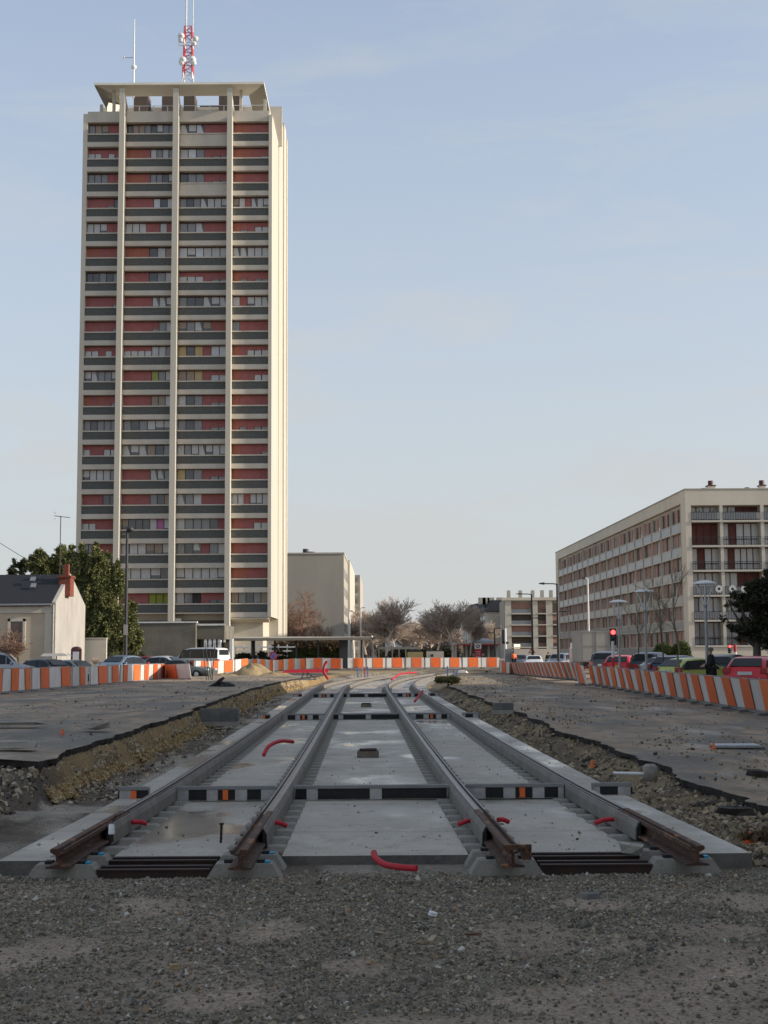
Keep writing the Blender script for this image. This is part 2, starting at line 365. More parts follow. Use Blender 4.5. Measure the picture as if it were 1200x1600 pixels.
# ------------------------------------------------------------------ ground sheet
def spaced(a, b, s0, grow):
    o = [a]; s = s0
    while o[-1] < b: o.append(o[-1]+s); s *= grow
    return o
du = spaced(0, 6.6, .062, 1.0)+spaced(6.8, 30, .3, 1.12)[0:]+spaced(36, 2500, 8, 1.35)
xs = np.array(sorted([-v for v in du[1:]]+du))
ds = np.array([-300, -100, -40, -10, 0, 3, 4.4]+spaced(4.8, 26, .07, 1.006)+[])
ds = np.concatenate([ds, np.array(spaced(ds[-1]+.25, 140, .22, 1.02)), np.array(spaced(146, 4200, 8, 1.3))])
U, D = np.meshgrid(xs, ds)
X = U+np.where(D < 140, cx(np.clip(D, 4, 64)), cx(64))
H = ground_h(X, D)
H = np.where(np.abs(U) > 36, zroad(X, D)-.12, H)
V = np.stack([X, D, H], -1).reshape(-1, 3)
nr, nc = X.shape
ii = (np.arange(nr-1)[:, None]*nc+np.arange(nc-1)[None]).ravel()
Fq = np.stack([ii, ii+1, ii+nc+1, ii+nc], -1)
m, n, l, b = node_base('ground_earth')
at = n.new('ShaderNodeVertexColor'); at.layer_name = 'zone'
tc = n.new('ShaderNodeTexCoord')
def nnoise(n, l, tc, s, det=5, rg=.6, stretch=None):
    z = n.new('ShaderNodeTexNoise'); z.inputs['Scale'].default_value = s; z.inputs['Detail'].default_value = det; z.inputs['Roughness'].default_value = rg
    if stretch:
        mp = n.new('ShaderNodeMapping'); mp.inputs['Scale'].default_value = stretch; l.new(tc.outputs['Object'], mp.inputs[0]); l.new(mp.outputs[0], z.inputs['Vector'])
    else: l.new(tc.outputs['Object'], z.inputs['Vector'])
    return z.outputs['Fac']
def mrange(n, l, src, a, b_, c, d):
    mr = n.new('ShaderNodeMapRange'); mr.inputs[1].default_value, mr.inputs[2].default_value, mr.inputs[3].default_value, mr.inputs[4].default_value = a, b_, c, d
    l.new(src, mr.inputs[0]); return mr.outputs[0]
def mmul(n, l, a, b_, op='MULTIPLY'):
    x = n.new('ShaderNodeMath'); x.operation = op; l.new(a, x.inputs[0])
    if isinstance(b_, float): x.inputs[1].default_value = b_
    else: l.new(b_, x.inputs[1])
    return x.outputs[0]
def vscale(n, l, c, f):
    x = n.new('ShaderNodeVectorMath'); x.operation = 'SCALE'; l.new(c, x.inputs[0]); l.new(f, x.inputs['Scale']); return x.outputs[0]
def cmix(n, l, f, a, b_):
    x = n.new('ShaderNodeMixRGB'); l.new(f, x.inputs['Fac'])
    for k, s in (('Color1', a), ('Color2', b_)):
        if isinstance(s, tuple): x.inputs[k].default_value = rgb(s)
        else: l.new(s, x.inputs[k])
    return x.outputs[0]
f1 = mrange(n, l, nnoise(n, l, tc, 38), .3, .7, .55, 1.5); f2 = mrange(n, l, nnoise(n, l, tc, 1.7), .3, .7, .8, 1.2)
l.new(vscale(n, l, at.outputs['Color'], mmul(n, l, f1, f2)), b.inputs['Base Color'])
bp = n.new('ShaderNodeBump'); bp.inputs['Distance'].default_value = .02
vo = n.new('ShaderNodeTexVoronoi'); vo.inputs['Scale'].default_value = 32; l.new(tc.outputs['Object'], vo.inputs['Vector'])
l.new(mmul(n, l, nnoise(n, l, tc, 45), vo.outputs['Distance'], 'SUBTRACT'), bp.inputs['Height']); l.new(bp.outputs[0], b.inputs['Normal'])
b.inputs['Roughness'].default_value = .9; b.inputs['Specular IOR Level'].default_value = .25
setp(bulk('ground', V, Fq, m, True, attr=zone_col(X, D).reshape(-1, 3)), kind='structure')

# ------------------------------------------------------------------ scattered stones (one mass each)
ph = (1+5**.5)/2
ICO = np.array([(-1,ph,0),(1,ph,0),(-1,-ph,0),(1,-ph,0),(0,-1,ph),(0,1,ph),(0,-1,-ph),(0,1,-ph),(ph,0,-1),(ph,0,1),(-ph,0,-1),(-ph,0,1)])/1.9
ICF = np.array([(0,11,5),(0,5,1),(0,1,7),(0,7,10),(0,10,11),(1,5,9),(5,11,4),(11,10,2),(10,7,6),(7,1,8),(3,9,4),(3,4,2),(3,2,6),(3,6,8),(3,8,9),(4,9,5),(2,4,11),(6,2,10),(8,6,7),(9,8,1)])
rng = np.random.default_rng(3)
OCT = np.array([(1,0,0),(-1,0,0),(0,1,0),(0,-1,0),(0,0,1),(0,0,-1)], float); OCF = np.array([(0,2,4),(2,1,4),(1,3,4),(3,0,4),(2,0,5),(1,2,5),(3,1,5),(0,3,5)])
CUB = np.array([(-1,-1,-1),(1,-1,-1),(1,1,-1),(-1,1,-1),(-1,-1,1),(1,-1,1),(1,1,1),(-1,1,1)], float)*.72
CUF = np.array([(0,3,2),(0,2,1),(4,5,6),(4,6,7),(0,1,5),(0,5,4),(1,2,6),(1,6,5),(2,3,7),(2,7,6),(3,0,4),(3,4,7)])
def stones(name, pos, rad, mt, flat=.65, shape='cube', jit=.28):
    B, Fb = (CUB, CUF) if shape == 'cube' else (ICO, ICF)
    n = len(pos); k = len(B)
    v = B[None]*(1+rng.uniform(-jit, jit, (n, k, 1))) + rng.uniform(-.16, .16, (n, k, 3))
    v = v*np.stack([rng.uniform(.75, 1.35, n), rng.uniform(.7, 1.1, n), rng.uniform(.5, .9, n)*flat/.65], -1)[:, None]
    q = rng.normal(size=(n, 4)); q[:, 1:3] *= .35 if flat < .6 else 1.0; q /= np.linalg.norm(q, axis=1, keepdims=True); w, x, y, z = q.T
    Rm = np.stack([1-2*(y*y+z*z), 2*(x*y-z*w), 2*(x*z+y*w), 2*(x*y+z*w), 1-2*(x*x+z*z), 2*(y*z-x*w), 2*(x*z-y*w), 2*(y*z+x*w), 1-2*(x*x+y*y)], -1).reshape(n, 3, 3)
    v = np.einsum('nij,nkj->nki', Rm, v)*rad[:, None, None]+pos[:, None]
    f = Fb[None]+(np.arange(n)*k)[:, None, None]
    return bulk(name, v.reshape(-1, 3), f.reshape(-1, 3), mt)
def island_ramp(name, cols, rough=.8):
    m, n, l, b = node_base(name); ge = n.new('ShaderNodeNewGeometry'); rp = n.new('ShaderNodeValToRGB'); rp.color_ramp.interpolation = 'CONSTANT'
    e = rp.color_ramp.elements; e[0].position = 0; e[0].color = rgb(cols[0][1]); e[1].position = cols[1][0]; e[1].color = rgb(cols[1][1])
    for p, c in cols[2:]: x = e.new(p); x.color = rgb(c)
    l.new(ge.outputs['Random Per Island'], rp.inputs[0]); l.new(rp.outputs[0], b.inputs['Base Color'])
    b.inputs['Roughness'].default_value = rough; b.inputs['Specular IOR Level'].default_value = .35
    return m
M['gravel'] = island_ramp('gravel_stones', [(0,(.145,.126,.092)),(.26,(.205,.174,.125)),(.48,(.25,.207,.147)),(.62,(.09,.08,.06)),(.74,(.185,.172,.128)),(.84,(.36,.295,.21)),(.93,(.26,.175,.10)),(.975,(.46,.43,.37))], .7)
M['rubble'] = island_ramp('rubble_stones', [(0,(.16,.125,.09)),(.25,(.25,.20,.135)),(.5,(.10,.08,.06)),(.65,(.36,.29,.20)),(.82,(.045,.04,.037)),(.9,(.46,.41,.32))], .9)
M['rubble2'] = island_ramp('bank_debris', [(0,(.19,.145,.095)),(.25,(.27,.21,.13)),(.5,(.13,.10,.07)),(.62,(.34,.27,.17)),(.82,(.07,.06,.05)),(.93,(.42,.35,.24))], .9)
M['palest'] = island_ramp('pale_pebbles', [(0,(.30,.23,.13)),(.3,(.22,.165,.10)),(.55,(.36,.29,.18)),(.75,(.16,.115,.07)),(.9,(.42,.36,.26))], .95)
M['yellowst'] = island_ramp('yellow_aggregate', [(0,(.30,.205,.09)),(.3,(.37,.27,.13)),(.6,(.22,.145,.065)),(.8,(.43,.34,.20)),(.95,(.14,.10,.05))], .95)
N = 88000
dd = 5.6+(12.3-5.6)*rng.random(N)**.8; xx = rng.uniform(-1, 1, N)*(.325*dd+.35)
uu = xx-cx(dd); edge = 11.15-.9*sstep(-3.2, -5.5, uu)+.9*sstep(3.3, 5.0, uu)+rng.normal(0, .12, N)
mudk = mudmask(xx, dd)
keep = (dd < edge) & (rng.random(N) > mudk*.86)
xx, dd = xx[keep], dd[keep]; rad = .0042+.0080*rng.random(len(xx))**2.2+.014*rng.random(len(xx))*(rng.random(len(xx)) > .965)
pos = np.stack([xx, dd, ground_h(xx, dd)+rad*.25], -1)
setp(stones('gravel', pos, rad*1.12, M['gravel'], flat=.72), 'dark grey crushed gravel covering the foreground bank', 'gravel', kind='stuff')
def scatter_strip(name, n, ulo, uhi, dlo, dhi, rlo, rhi, mt, label, pw=2.0, sink=.2, dens=1.0, flat=.65, dpow=1.0):
    d = dlo+(dhi-dlo)*rng.random(n)**dpow; t = rng.random(n); a = ulo(d); c = uhi(d)
    u = a+(c-a)*t; x = cx(d)+u
    kp = rng.random(n) < np.clip((fbm(x*1.7, d*1.2, 77)-.3)*3.2*dens, .04, 1); x, d = x[kp], d[kp]
    r = rlo+(rhi-rlo)*rng.random(len(x))**pw; r = r*(1+ .01*d)
    o = stones(name, np.stack([x, d, ground_h(x, d)+r*sink], -1), r, mt, flat=flat)
    return setp(o, label, 'stones', kind='stuff')
scatter_strip('rubble_stones', 15000, lambda d: np.full_like(d, -7.8), lambda d: np.full_like(d, -4.1)-.06*(d-11), 11.6, 19.8, .005, .05, M['rubble'], 'brown stony rubble spilling beside the near left end of the concrete track bed', 4.2)
scatter_strip('trench_stones', 9000, lambda d: eL(d)+.2, lambda d: eL(d)+.95, 19, 62, .006, .035, M['rubble'], 'loose stones lying along the foot of the yellow left trench face', 3, dpow=1.6)
scatter_strip('bank_stones', 17000, lambda d: np.full_like(d, 3.2), lambda d: eR(d)+.05, 12, 62, .005, .042, M['rubble2'], 'brown stones and clods on the right trench bank', 3.4, dpow=1.6)
scatter_strip('verge_stones', 12000, lambda d: np.full_like(d, 3.2), lambda d: np.full_like(d, 8.5), 10.8, 17.5, .005, .042, M['rubble2'], 'stony rubble right of the near end of the track bed', 4.2, dpow=1.2)
# vertical cut face of yellow aggregate on the left
n = 34000; d = 19.2+(84-19.2)*rng.random(n)**1.7; t = rng.random(n)
zt, zb = zroad(cx(d)+eL(d), d)-.17, zr(d)-.44+.08*sstep(50, 85, d)
x = cx(d)+eL(d)-.05+.32*(1-t)**1.3+.22*(fbm(d*1.1, t*1.5, 80)-.45); z = zb+(zt-zb)*t
r = (.009+.022*rng.random(n)**2.5)*(1+.010*d)
hi_ = t > .42+.3*(fbm(d*.7, t*0, 81)-.5)
setp(stones('pale_aggregate', np.stack([x, d, z], -1)[hi_], r[hi_]*1.35, M['palest'], flat=.8), 'pale pebbly upper layer of the left trench face just below the asphalt', 'aggregate', kind='stuff')
x, d, z, r = x[~hi_], d[~hi_], z[~hi_], r[~hi_]
setp(stones('yellow_aggregate', np.stack([x, d, z], -1), r, M['yellowst'], flat=.8), 'yellow sandy aggregate exposed in the left trench face below the asphalt', 'aggregate', kind='stuff')

# ------------------------------------------------------------------ asphalt sheets with broken edges
def asphalt_mat(name, base, dirt, seed, wet):
    m, n, l, b = node_base(name); tc = n.new('ShaderNodeTexCoord')
    mp = n.new('ShaderNodeMapping'); mp.inputs['Location'].default_value = (seed, seed*.7, 0); l.new(tc.outputs['Object'], mp.inputs[0])
    class _T: outputs = {'Object': mp.outputs[0]}
    f = mrange(n, l, nnoise(n, l, _T, .42, 7, .68, (1, .4, 1)), .42, .51, 0, 1)
    f2 = mrange(n, l, nnoise(n, l, _T, 2.2, 6, .7, (1, .5, 1)), .40, .66, .2, 1)
    c = cmix(n, l, mmul(n, l, f, f2), base, dirt)
    c = vscale(n, l, c, mmul(n, l, mrange(n, l, nnoise(n, l, _T, 60), .3, .7, .72, 1.3), mrange(n, l, nnoise(n, l, _T, 1.1, 5, .6, (1, .25, 1)), .3, .7, .78, 1.22)))
    w = mrange(n, l, nnoise(n, l, _T, .55, 4, .6, (1, .3, 1)), .56, .64, 0, 1)
    l.new(c, b.inputs['Base Color']); l.new(mrange(n, l, w, 0, 1, .93, wet), b.inputs['Roughness'])
    bp = n.new('ShaderNodeBump'); bp.inputs['Distance'].default_value = .012; l.new(nnoise(n, l, _T, 70), bp.inputs['Height']); l.new(bp.outputs[0], b.inputs['Normal'])
    b.inputs['Specular IOR Level'].default_value = .22
    return m
M['asph_l'] = asphalt_mat('asphalt_left', (.185,.165,.138), (.40,.295,.195), 3.0, .5)
M['asph_r'] = asphalt_mat('asphalt_right', (.185,.163,.135), (.38,.275,.18), 40.0, .5)
M['asph_edge'] = mat('black_asphalt_edge', (.014,.013,.012), (.05,.042,.034), 7, rough=.85, bump=.01, bscale=40)
def asphalt(name, edge, outer, dlo, dhi, mt, side, startfn):
    # rows follow d, columns run from the broken inner edge outwards
    rows = np.array(spaced(dlo, dhi, .12, 1.012)); cols = np.concatenate([[0, .02], np.linspace(.12, 1, 26)**1.6])
    V, F, mi = [], [], []
    nco = len(cols)
    def start(x): return startfn(x)
    top = []
    for r in rows:
        e = float(cx(r)+edge(np.array([r]))[0])
        for c in cols:
            x = e+(outer-e)*c
            y = max(r, float(start(np.array([x]))[0]))
            z = float(zroad(np.array([x]), np.array([y]))[0]) + .05*float(fbm(np.array([x*.5]), np.array([y*.35]), 90)[0]-.5)*2*min(1, c*6) - .03*(c == 0)
            top.append((x, y, z))
    nr_ = len(rows); V = list(top)+[(x+(.03*side if i % nco == 0 else 0), y+.03*(i < nco), z-.07-.10*random.random()) for i, (x, y, z) in enumerate(top)]
    off = len(top)
    for i in range(nr_-1):
        for j in range(nco-1):
            a = i*nco+j
            if top[a+nco][1]-top[a][1] < 1e-5 and top[a+nco+1][1]-top[a+1][1] < 1e-5: continue
            F.append((a, a+1, a+nco+1, a+nco) if side > 0 else (a+nco, a+nco+1, a+1, a)); mi.append(0)
        a = i*nco; F.append((a, a+nco, a+nco+off, a+off)); mi.append(1)
    for j in range(nco-1): F.append((j, j+off, j+1+off, j+1)); mi.append(1)
    # the front rows that collapsed onto the ragged start line share the skirt
    me = bpy.data.meshes.new(name); me.from_pydata(V, [], F); me.materials.append(mt); me.materials.append(M['asph_edge'])
    me.polygons.foreach_set('material_index', mi); me.update()
    o = bpy.data.objects.new(name, me); COL.objects.link(o); return setp(o, kind='structure')
sl = lambda x: 19.2+.55*(fbm(x*.9, x*0+1, 14)-.5)*2+.9*sstep(-5.4, -6.3, x)-.5*sstep(-9, -10, x)
sr = lambda x: 15.0+1.5*(fbm(x*.6, x*0+2, 15)-.5)*2+.9*sstep(4.6, 6.0, x)
asphalt('asphalt_road_left', eL, -46.0, 17.8, 92, M['asph_l'], -1, sl)
asphalt('asphalt_road_right', eR, 60.0, 13.0, 106, M['asph_r'], 1, sr)
# far streets beyond the works
mb = MB(); mb.quad((-60, 128.5, .128), (60, 128.5, .128), (60, 400, .128), (-60, 400, .128)); setp(mb.build('street', M['asph_r']), kind='structure')
# small island of asphalt in the left foreground corner
mb = MB(); pl = [(-8.2, 14.2), (-4.16, 14.3), (-4.28, 14.9), (-4.42, 15.5), (-4.63, 16.2), (-4.75, 16.9), (-5.1, 17.2), (-8.2, 17.4)]
mb.prism(pl, .09, .20); mb.m = [1]*(len(mb.f)-1)+[0]
setp(mb.build('asphalt_remnant', [M['asph_l'], M['asph_edge']]), 'broken slab of old asphalt at the near left corner above the rubble', 'asphalt slab')
mb = MB(); mb.prism([(-8.1, 14.3), (-4.26, 14.4), (-4.46, 15.6), (-4.75, 16.7), (-8.1, 17.3)], -.5, .088)
mb.build('earth_plug', M['yellowst'], bpy.data.objects['asphalt_remnant'])
# painted dashes left on the asphalt
mb = MB()
for a, c in (((0, 1123), (46, 1121)), ((62, 1117.5), (88, 1115)), ((118, 1111), (170, 1106.5)), ((228, 1095), (246, 1093))):
    p, q = G(a[0], a[1], .2), G(c[0], c[1], .2); w = .07
    zz = lambda v: float(zroad(np.array([v.x]), np.array([v.y]))[0])+.017
    t = Vector((0, .12 if a[0] < 200 else .2, 0))
    mb.quad((p.x, p.y, zz(p)), (q.x, q.y, zz(q)), (q.x, q.y+t.y*2.2, zz(q)), (p.x, p.y+t.y*2.2, zz(p)))
setp(mb.build('road_marking', mat('worn_white_road_paint', (.36,.36,.34), (.18,.18,.17), 8, rough=.8)), kind='structure')

def scatter_top(name, n, fx, dlo, dhi, rlo, rhi, mt, label, dpow=1.3, dens=1.0, sd=0):
    d = dlo+(dhi-dlo)*rng.random(n)**dpow; x = fx(d, rng.random(n))
    kp = rng.random(n) < np.clip((fbm(x*.9+sd, d*.4, 177)-.42)*5*dens, .03, 1); x, d = x[kp], d[kp]
    r = (rlo+(rhi-rlo)*rng.random(len(x))**4)*(1+.012*d)
    o = stones(name, np.stack([x, d, zroad(x, d)+r*.1+.004], -1), r, mt); return setp(o, label, 'stones', kind='stuff')
scatter_top('loose_stones', 4200, lambda d, t: cx(d)+eL(d)-.3-9*t**1.3, 21.5, 85, .004, .026, M['rubble2'], 'loose brown stones scattered over the left-hand asphalt', sd=3)
scatter_top('loose_stones', 9000, lambda d, t: cx(d)+eR(d)+.2+5.6*t, 15.5, 95, .004, .030, M['rubble2'], 'loose brown stones scattered over the right-hand asphalt', sd=11, dens=1.3)
# ------------------------------------------------------------------ concrete track bed
def slab_mat(name):
    m, n, l, b = node_base(name); tc = n.new('ShaderNodeTexCoord')
    base = cmix(n, l, mrange(n, l, nnoise(n, l, tc, .7, 6, .6), .35, .65, 0, 1), (.42,.37,.295), (.33,.295,.235))
    base = cmix(n, l, mrange(n, l, nnoise(n, l, tc, 1.6, 6, .68, (1, .45, 1)), .54, .70, 0, .8), base, (.50,.455,.385))
    wet = mrange(n, l, nnoise(n, l, tc, .42, 4, .55, (1, .55, 1)), .47, .60, 0, 1)
    st = mrange(n, l, nnoise(n, l, tc, 3.1, 8, .75), .52, .70, 0, .55); base = cmix(n, l, st, base, (.15,.135,.11))
    lines = n.new('ShaderNodeTexWave'); lines.bands_direction = 'Y'; lines.inputs['Scale'].default_value = .11; lines.inputs['Distortion'].default_value = 1.2; lines.inputs['Detail'].default_value = 3; l.new(tc.outputs['Object'], lines.inputs['Vector'])
    base = cmix(n, l, mrange(n, l, lines.outputs['Fac'], .985, 1.0, 0, .22), base, (.13,.12,.10))
    base = vscale(n, l, base, mmul(n, l, mrange(n, l, wet, 0, 1, 1, .66), mrange(n, l, nnoise(n, l, tc, 42), .3, .7, .86, 1.14)))
    spots = mrange(n, l, nnoise(n, l, tc, 9, 2, .4), .72, .76, 0, .75)
    base = cmix(n, l, spots, base, (.06,.04,.03))
    l.new(base, b.inputs['Base Color']); l.new(mrange(n, l, wet, 0, 1, .80, .13), b.inputs['Roughness'])
    bp = n.new('ShaderNodeBump'); bp.inputs['Distance'].default_value = .003
    l.new(mmul(n, l, nnoise(n, l, tc, 26), mrange(n, l, wet, 0, 1, 1, .08)), bp.inputs['Height']); l.new(bp.outputs[0], b.inputs['Normal'])
    return m
M['slab'] = slab_mat('wet_slab_concrete')
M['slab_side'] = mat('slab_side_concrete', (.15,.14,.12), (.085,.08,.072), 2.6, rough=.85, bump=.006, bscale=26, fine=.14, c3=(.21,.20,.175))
UR = (-2.49, -1.055, 1.055, 2.49)                         # offsets of the four rails from the centre line
bed = empty('track_bed', T(0, 12, -.3), label='long grey concrete track bed under the rails, wet with puddles', cat='track bed')
def strip(name, u0, u1, d0, d1, dz, th, mt, parent, front_jag=0, seed=0):
    rows = np.array(spaced(d0, d1, .35, 1.03)); rows[-1] = d1
    cols = np.linspace(0, 1, max(2, int((u1-u0)/.3)+1)); nco = len(cols); V = []
    for k in (0, 1):
        for r in rows:
            for c in cols:
                p = T(u0+(u1-u0)*c, r, dz-(th if k else 0)+(0 if k else .004*float(fbm(np.array([c*5.+seed]), np.array([r*.8]), 70)[0])))
                V.append(tuple(p-bed.location))
    nr_ = len(rows); off = nr_*nco; F = []; mi = []
    for i in range(nr_-1):
        for j in range(nco-1): a = i*nco+j; F.append((a, a+1, a+nco+1, a+nco)); mi.append(0)
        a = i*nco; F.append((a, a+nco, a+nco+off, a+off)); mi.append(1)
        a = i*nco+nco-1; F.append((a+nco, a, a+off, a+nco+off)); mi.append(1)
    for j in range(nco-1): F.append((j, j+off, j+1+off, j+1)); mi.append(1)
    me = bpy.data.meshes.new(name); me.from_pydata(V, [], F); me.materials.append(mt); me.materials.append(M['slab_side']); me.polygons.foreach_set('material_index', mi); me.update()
    o = bpy.data.objects.new(name, me); COL.objects.link(o); o.parent = bed; return o
JD = [16.9, 38.9, 59.0, 118]
d0 = 11.75
strip('slab_bottom', -2.62, 2.62, 12.0, 118, -.268, .12, M['concrete_d'], bed)
segs = [11.75, 17.0, 38.9, 59.1, 118]
for a, c in zip(segs[:-1], segs[1:]):
    a2 = a+(.0 if a < 12 else .0); c2 = c-.16 if c < 118 else c
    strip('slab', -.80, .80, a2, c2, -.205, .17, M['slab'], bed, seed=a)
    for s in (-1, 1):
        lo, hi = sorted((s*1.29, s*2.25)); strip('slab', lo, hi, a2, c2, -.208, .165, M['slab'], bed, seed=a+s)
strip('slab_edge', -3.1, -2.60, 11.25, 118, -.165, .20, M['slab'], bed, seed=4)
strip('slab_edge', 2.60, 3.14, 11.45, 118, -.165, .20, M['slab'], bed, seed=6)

# ------------------------------------------------------------------ sleepers (twin block, seen beside every rail)
def sleeper_block(mb, u, top=-.178, w=.72, dpt=.26, h=.20, bev=.07):
    a, c = w/2, dpt/2
    vs = [(u-a, -c, top-h), (u+a, -c, top-h), (u+a, c, top-h), (u-a, c, top-h),
          (u-a, -c, top-.5*h), (u+a, -c, top-.5*h), (u+a, c, top-.5*h), (u-a, c, top-.5*h),
          (u-a+bev, -c+bev*.6, top), (u+a-bev, -c+bev*.6, top), (u+a-bev, c-bev*.6, top), (u-a+bev, c-bev*.6, top)]
    mb.add(vs, [(0,1,5,4),(1,2,6,5),(2,3,7,6),(3,0,4,7),(4,5,9,8),(5,6,10,9),(6,7,11,10),(7,4,8,11),(8,9,10,11)], 0)
M['sleeper'] = mat('sleeper_concrete', (.27,.245,.20), (.20,.185,.155), 5, rough=.85, bump=.003, bscale=50, fine=.15)
proto = {}
def make_sleeper(exposed):
    e = empty('sleeper'); mb = MB()
    for s in (-.7175, .7175):
        b_ = MB()
        if exposed: sleeper_block(b_, s, -.155, .60, .27, .24, .075)
        else: sleeper_block(b_, s, -.188, .64, .25, .10, .075)
        b_.build('concrete_block', M['sleeper'], e)
    if exposed:
        t = MB()
        for yy in (-.09, .09): t.box(-.45, .45, yy-.012, yy+.012, -.285, -.20); t.box(-.45, .45, yy-.03, yy+.03, -.30, -.285); t.box(-.45, .45, yy-.03, yy+.03, -.20, -.188)
        t.box(-.45, .45, -.055, .055, -.262, -.25)
        t.build('tie_bar', M['rust_d'], e)
        for s in (-.7175, .7175):
            c = MB()
            for q in (-.13, .13): c.box(s+q-.03, s+q+.03, -.04, .04, -.155, -.130)
            c.build('rail_clip', M['rubber'], e)
            c = MB(); c.box(s+.165, s+.205, -.045, .03, -.157, -.140); c.build('clip_cap', M['cyan'], e)
    return e
lab = {-1: 'twin-block concrete sleeper set in the slab under the left-hand track', 1: 'twin-block concrete sleeper set in the slab under the right-hand track'}
grp = {-1: 'sleepers under the left-hand track', 1: 'sleepers under the right-hand track'}
ps = make_sleeper(False); first = True
for s in (-1, 1):
    d = 12.35
    while d < 92:
        if not any(abs(d-(j-.06)) < .22 for j in (17.0, 38.9, 59.1)):
            o = ps if first else copy_tree(ps); first = False
            o.location = T(s*1.7725, d); o.rotation_euler.z = -math.atan(-.0165+(max(0, d-64))/255.)
            setp(o, lab[s], 'sleeper', grp[s])
        d += .62 if d < 50 else .75
pe = make_sleeper(True)
for i, (s, d, dz, lb) in enumerate(((-1, 11.02, 0, 'bare concrete sleeper with rusty tie bars under the left-hand rail ends, nearest the gravel'),
                          (-1, 11.55, 0, 'bare concrete sleeper with rusty tie bars at the left-hand track, just before the slab'),
                          (1, 11.15, 0, 'bare concrete sleeper with rusty tie bars under the right-hand rail ends, nearest the gravel'),
                          (1, 11.65, 0, 'bare concrete sleeper with rusty tie bars at the right-hand track, just before the slab'))):
    o = pe if i == 0 else copy_tree(pe); o.location = T(s*1.7725, d, dz); setp(o, lb, 'sleeper', 'bare sleepers at the rail ends')

# ------------------------------------------------------------------ rails
PROF = [(x_, z_*.86) for x_, z_ in [(-.09,-.178),(.09,-.178),(.09,-.163),(.012,-.145),(.012,-.062),(.060,-.042),(.060,-.004),(.045,-.004),(.041,-.038),(.004,-.040),(.001,-.006),(-.006,0),(-.050,0),(-.057,-.008),(-.057,-.032),(-.012,-.062),(-.012,-.145),(-.09,-.163)]]
def sweep(mb, prof, u, d0, d1, sgn=1, m=0, cap=True, mfn=None):
    n = int((d1-d0)/.6)+2 if d1 < 60 else int((d1-d0)/1.0)+2
    dl = np.linspace(d0, d1, n); V = []
    pf = [(x*sgn, z) for x, z in prof]
    if sgn < 0: pf = pf[::-1]
    k = len(pf)
    for d in dl:
        a = -.0165+max(0, d-64)/255.
        nx, ny = 1/math.sqrt(1+a*a), -a/math.sqrt(1+a*a); c = T(u*nx, d); c.x = float(cx(d))+u*nx; c.y = d+u*ny
        for x, z in pf: V.append((c.x+x*nx, c.y+x*ny, c.z+z))
    F = [(i*k+j, (i+1)*k+j, (i+1)*k+(j+1) % k, i*k+(j+1) % k) for i in range(n-1) for j in range(k)]
    b0 = len(mb.f); mb.add(V, F, m)
    if mfn:
        for q in range(len(F)): mb.m[b0+q] = mfn(dl[q//k])
    if cap: mb.add(V, [tuple(range(k)), tuple(range((n-1)*k+k-1, (n-1)*k-1, -1))], m)
def groove_jacket(side):   # rubber-grey side filler, side -1 field side / +1 gauge side
    if side < 0: return [(-.100,-.185),(-.0585,-.185),(-.0585,-.014),(-.070,-.018),(-.094,-.065)]
    return [(.0615,-.185),(.102,-.185),(.096,-.07),(.076,-.02),(.0615,-.014)]
ends = {0: 10.75, 1: 10.6, 2: 10.6, 3: 10.6}; jst = {0: 12.5, 1: 12.2, 2: 12.2, 3: 12.5}
rl = ['outer left rail of the left-hand track, rusty at its cut end', 'inner right rail of the left-hand track, its cut end on a concrete block',
      'inner left rail of the right-hand track, cut end with a bent steel plate', 'outer right rail of the right-hand track, long bare rusty end']
for i, u in enumerate(UR):
    g = 1 if i in (0, 2) else -1                           # gauge side
    mb = MB(); sweep(mb, PROF, u, ends[i], 117 if i != 3 else 115, g, 0, True, lambda d, j=jst[i]: 1 if d < j+.4 else 0)
    mb.m[-2] = 1
    r = mb.build('grooved_rail', [M['railtop'], M['rust']]); setp(r, rl[i], 'rail', 'grooved tram rails')
    for s in (-1, 1):
        mb = MB(); sweep(mb, groove_jacket(s), u, jst[i], 116, g, 0, True, None); mb.build('rail_jacket', M['jacket'], r)
        mb = MB(); q = [(x*1.03, z*.99-.0) for x, z in groove_jacket(s)]; sweep(mb, [(x, z-.002) for x, z in q], u, jst[i]-.06, jst[i]-.005, g); mb.build('jacket_end', M['rubber'], r)
    if i == 2:
        mb = MB(); c = T(u, 10.5, 0); mb.box(c.x-.09, c.x+.13, c.y-.02, c.y+.02, c.z+.001, c.z+.035); mb.box(c.x+.06, c.x+.13, c.y-.0, c.y+.14, c.z-.08, c.z+.0)
        mb.build('end_plate', M['rust'], r)

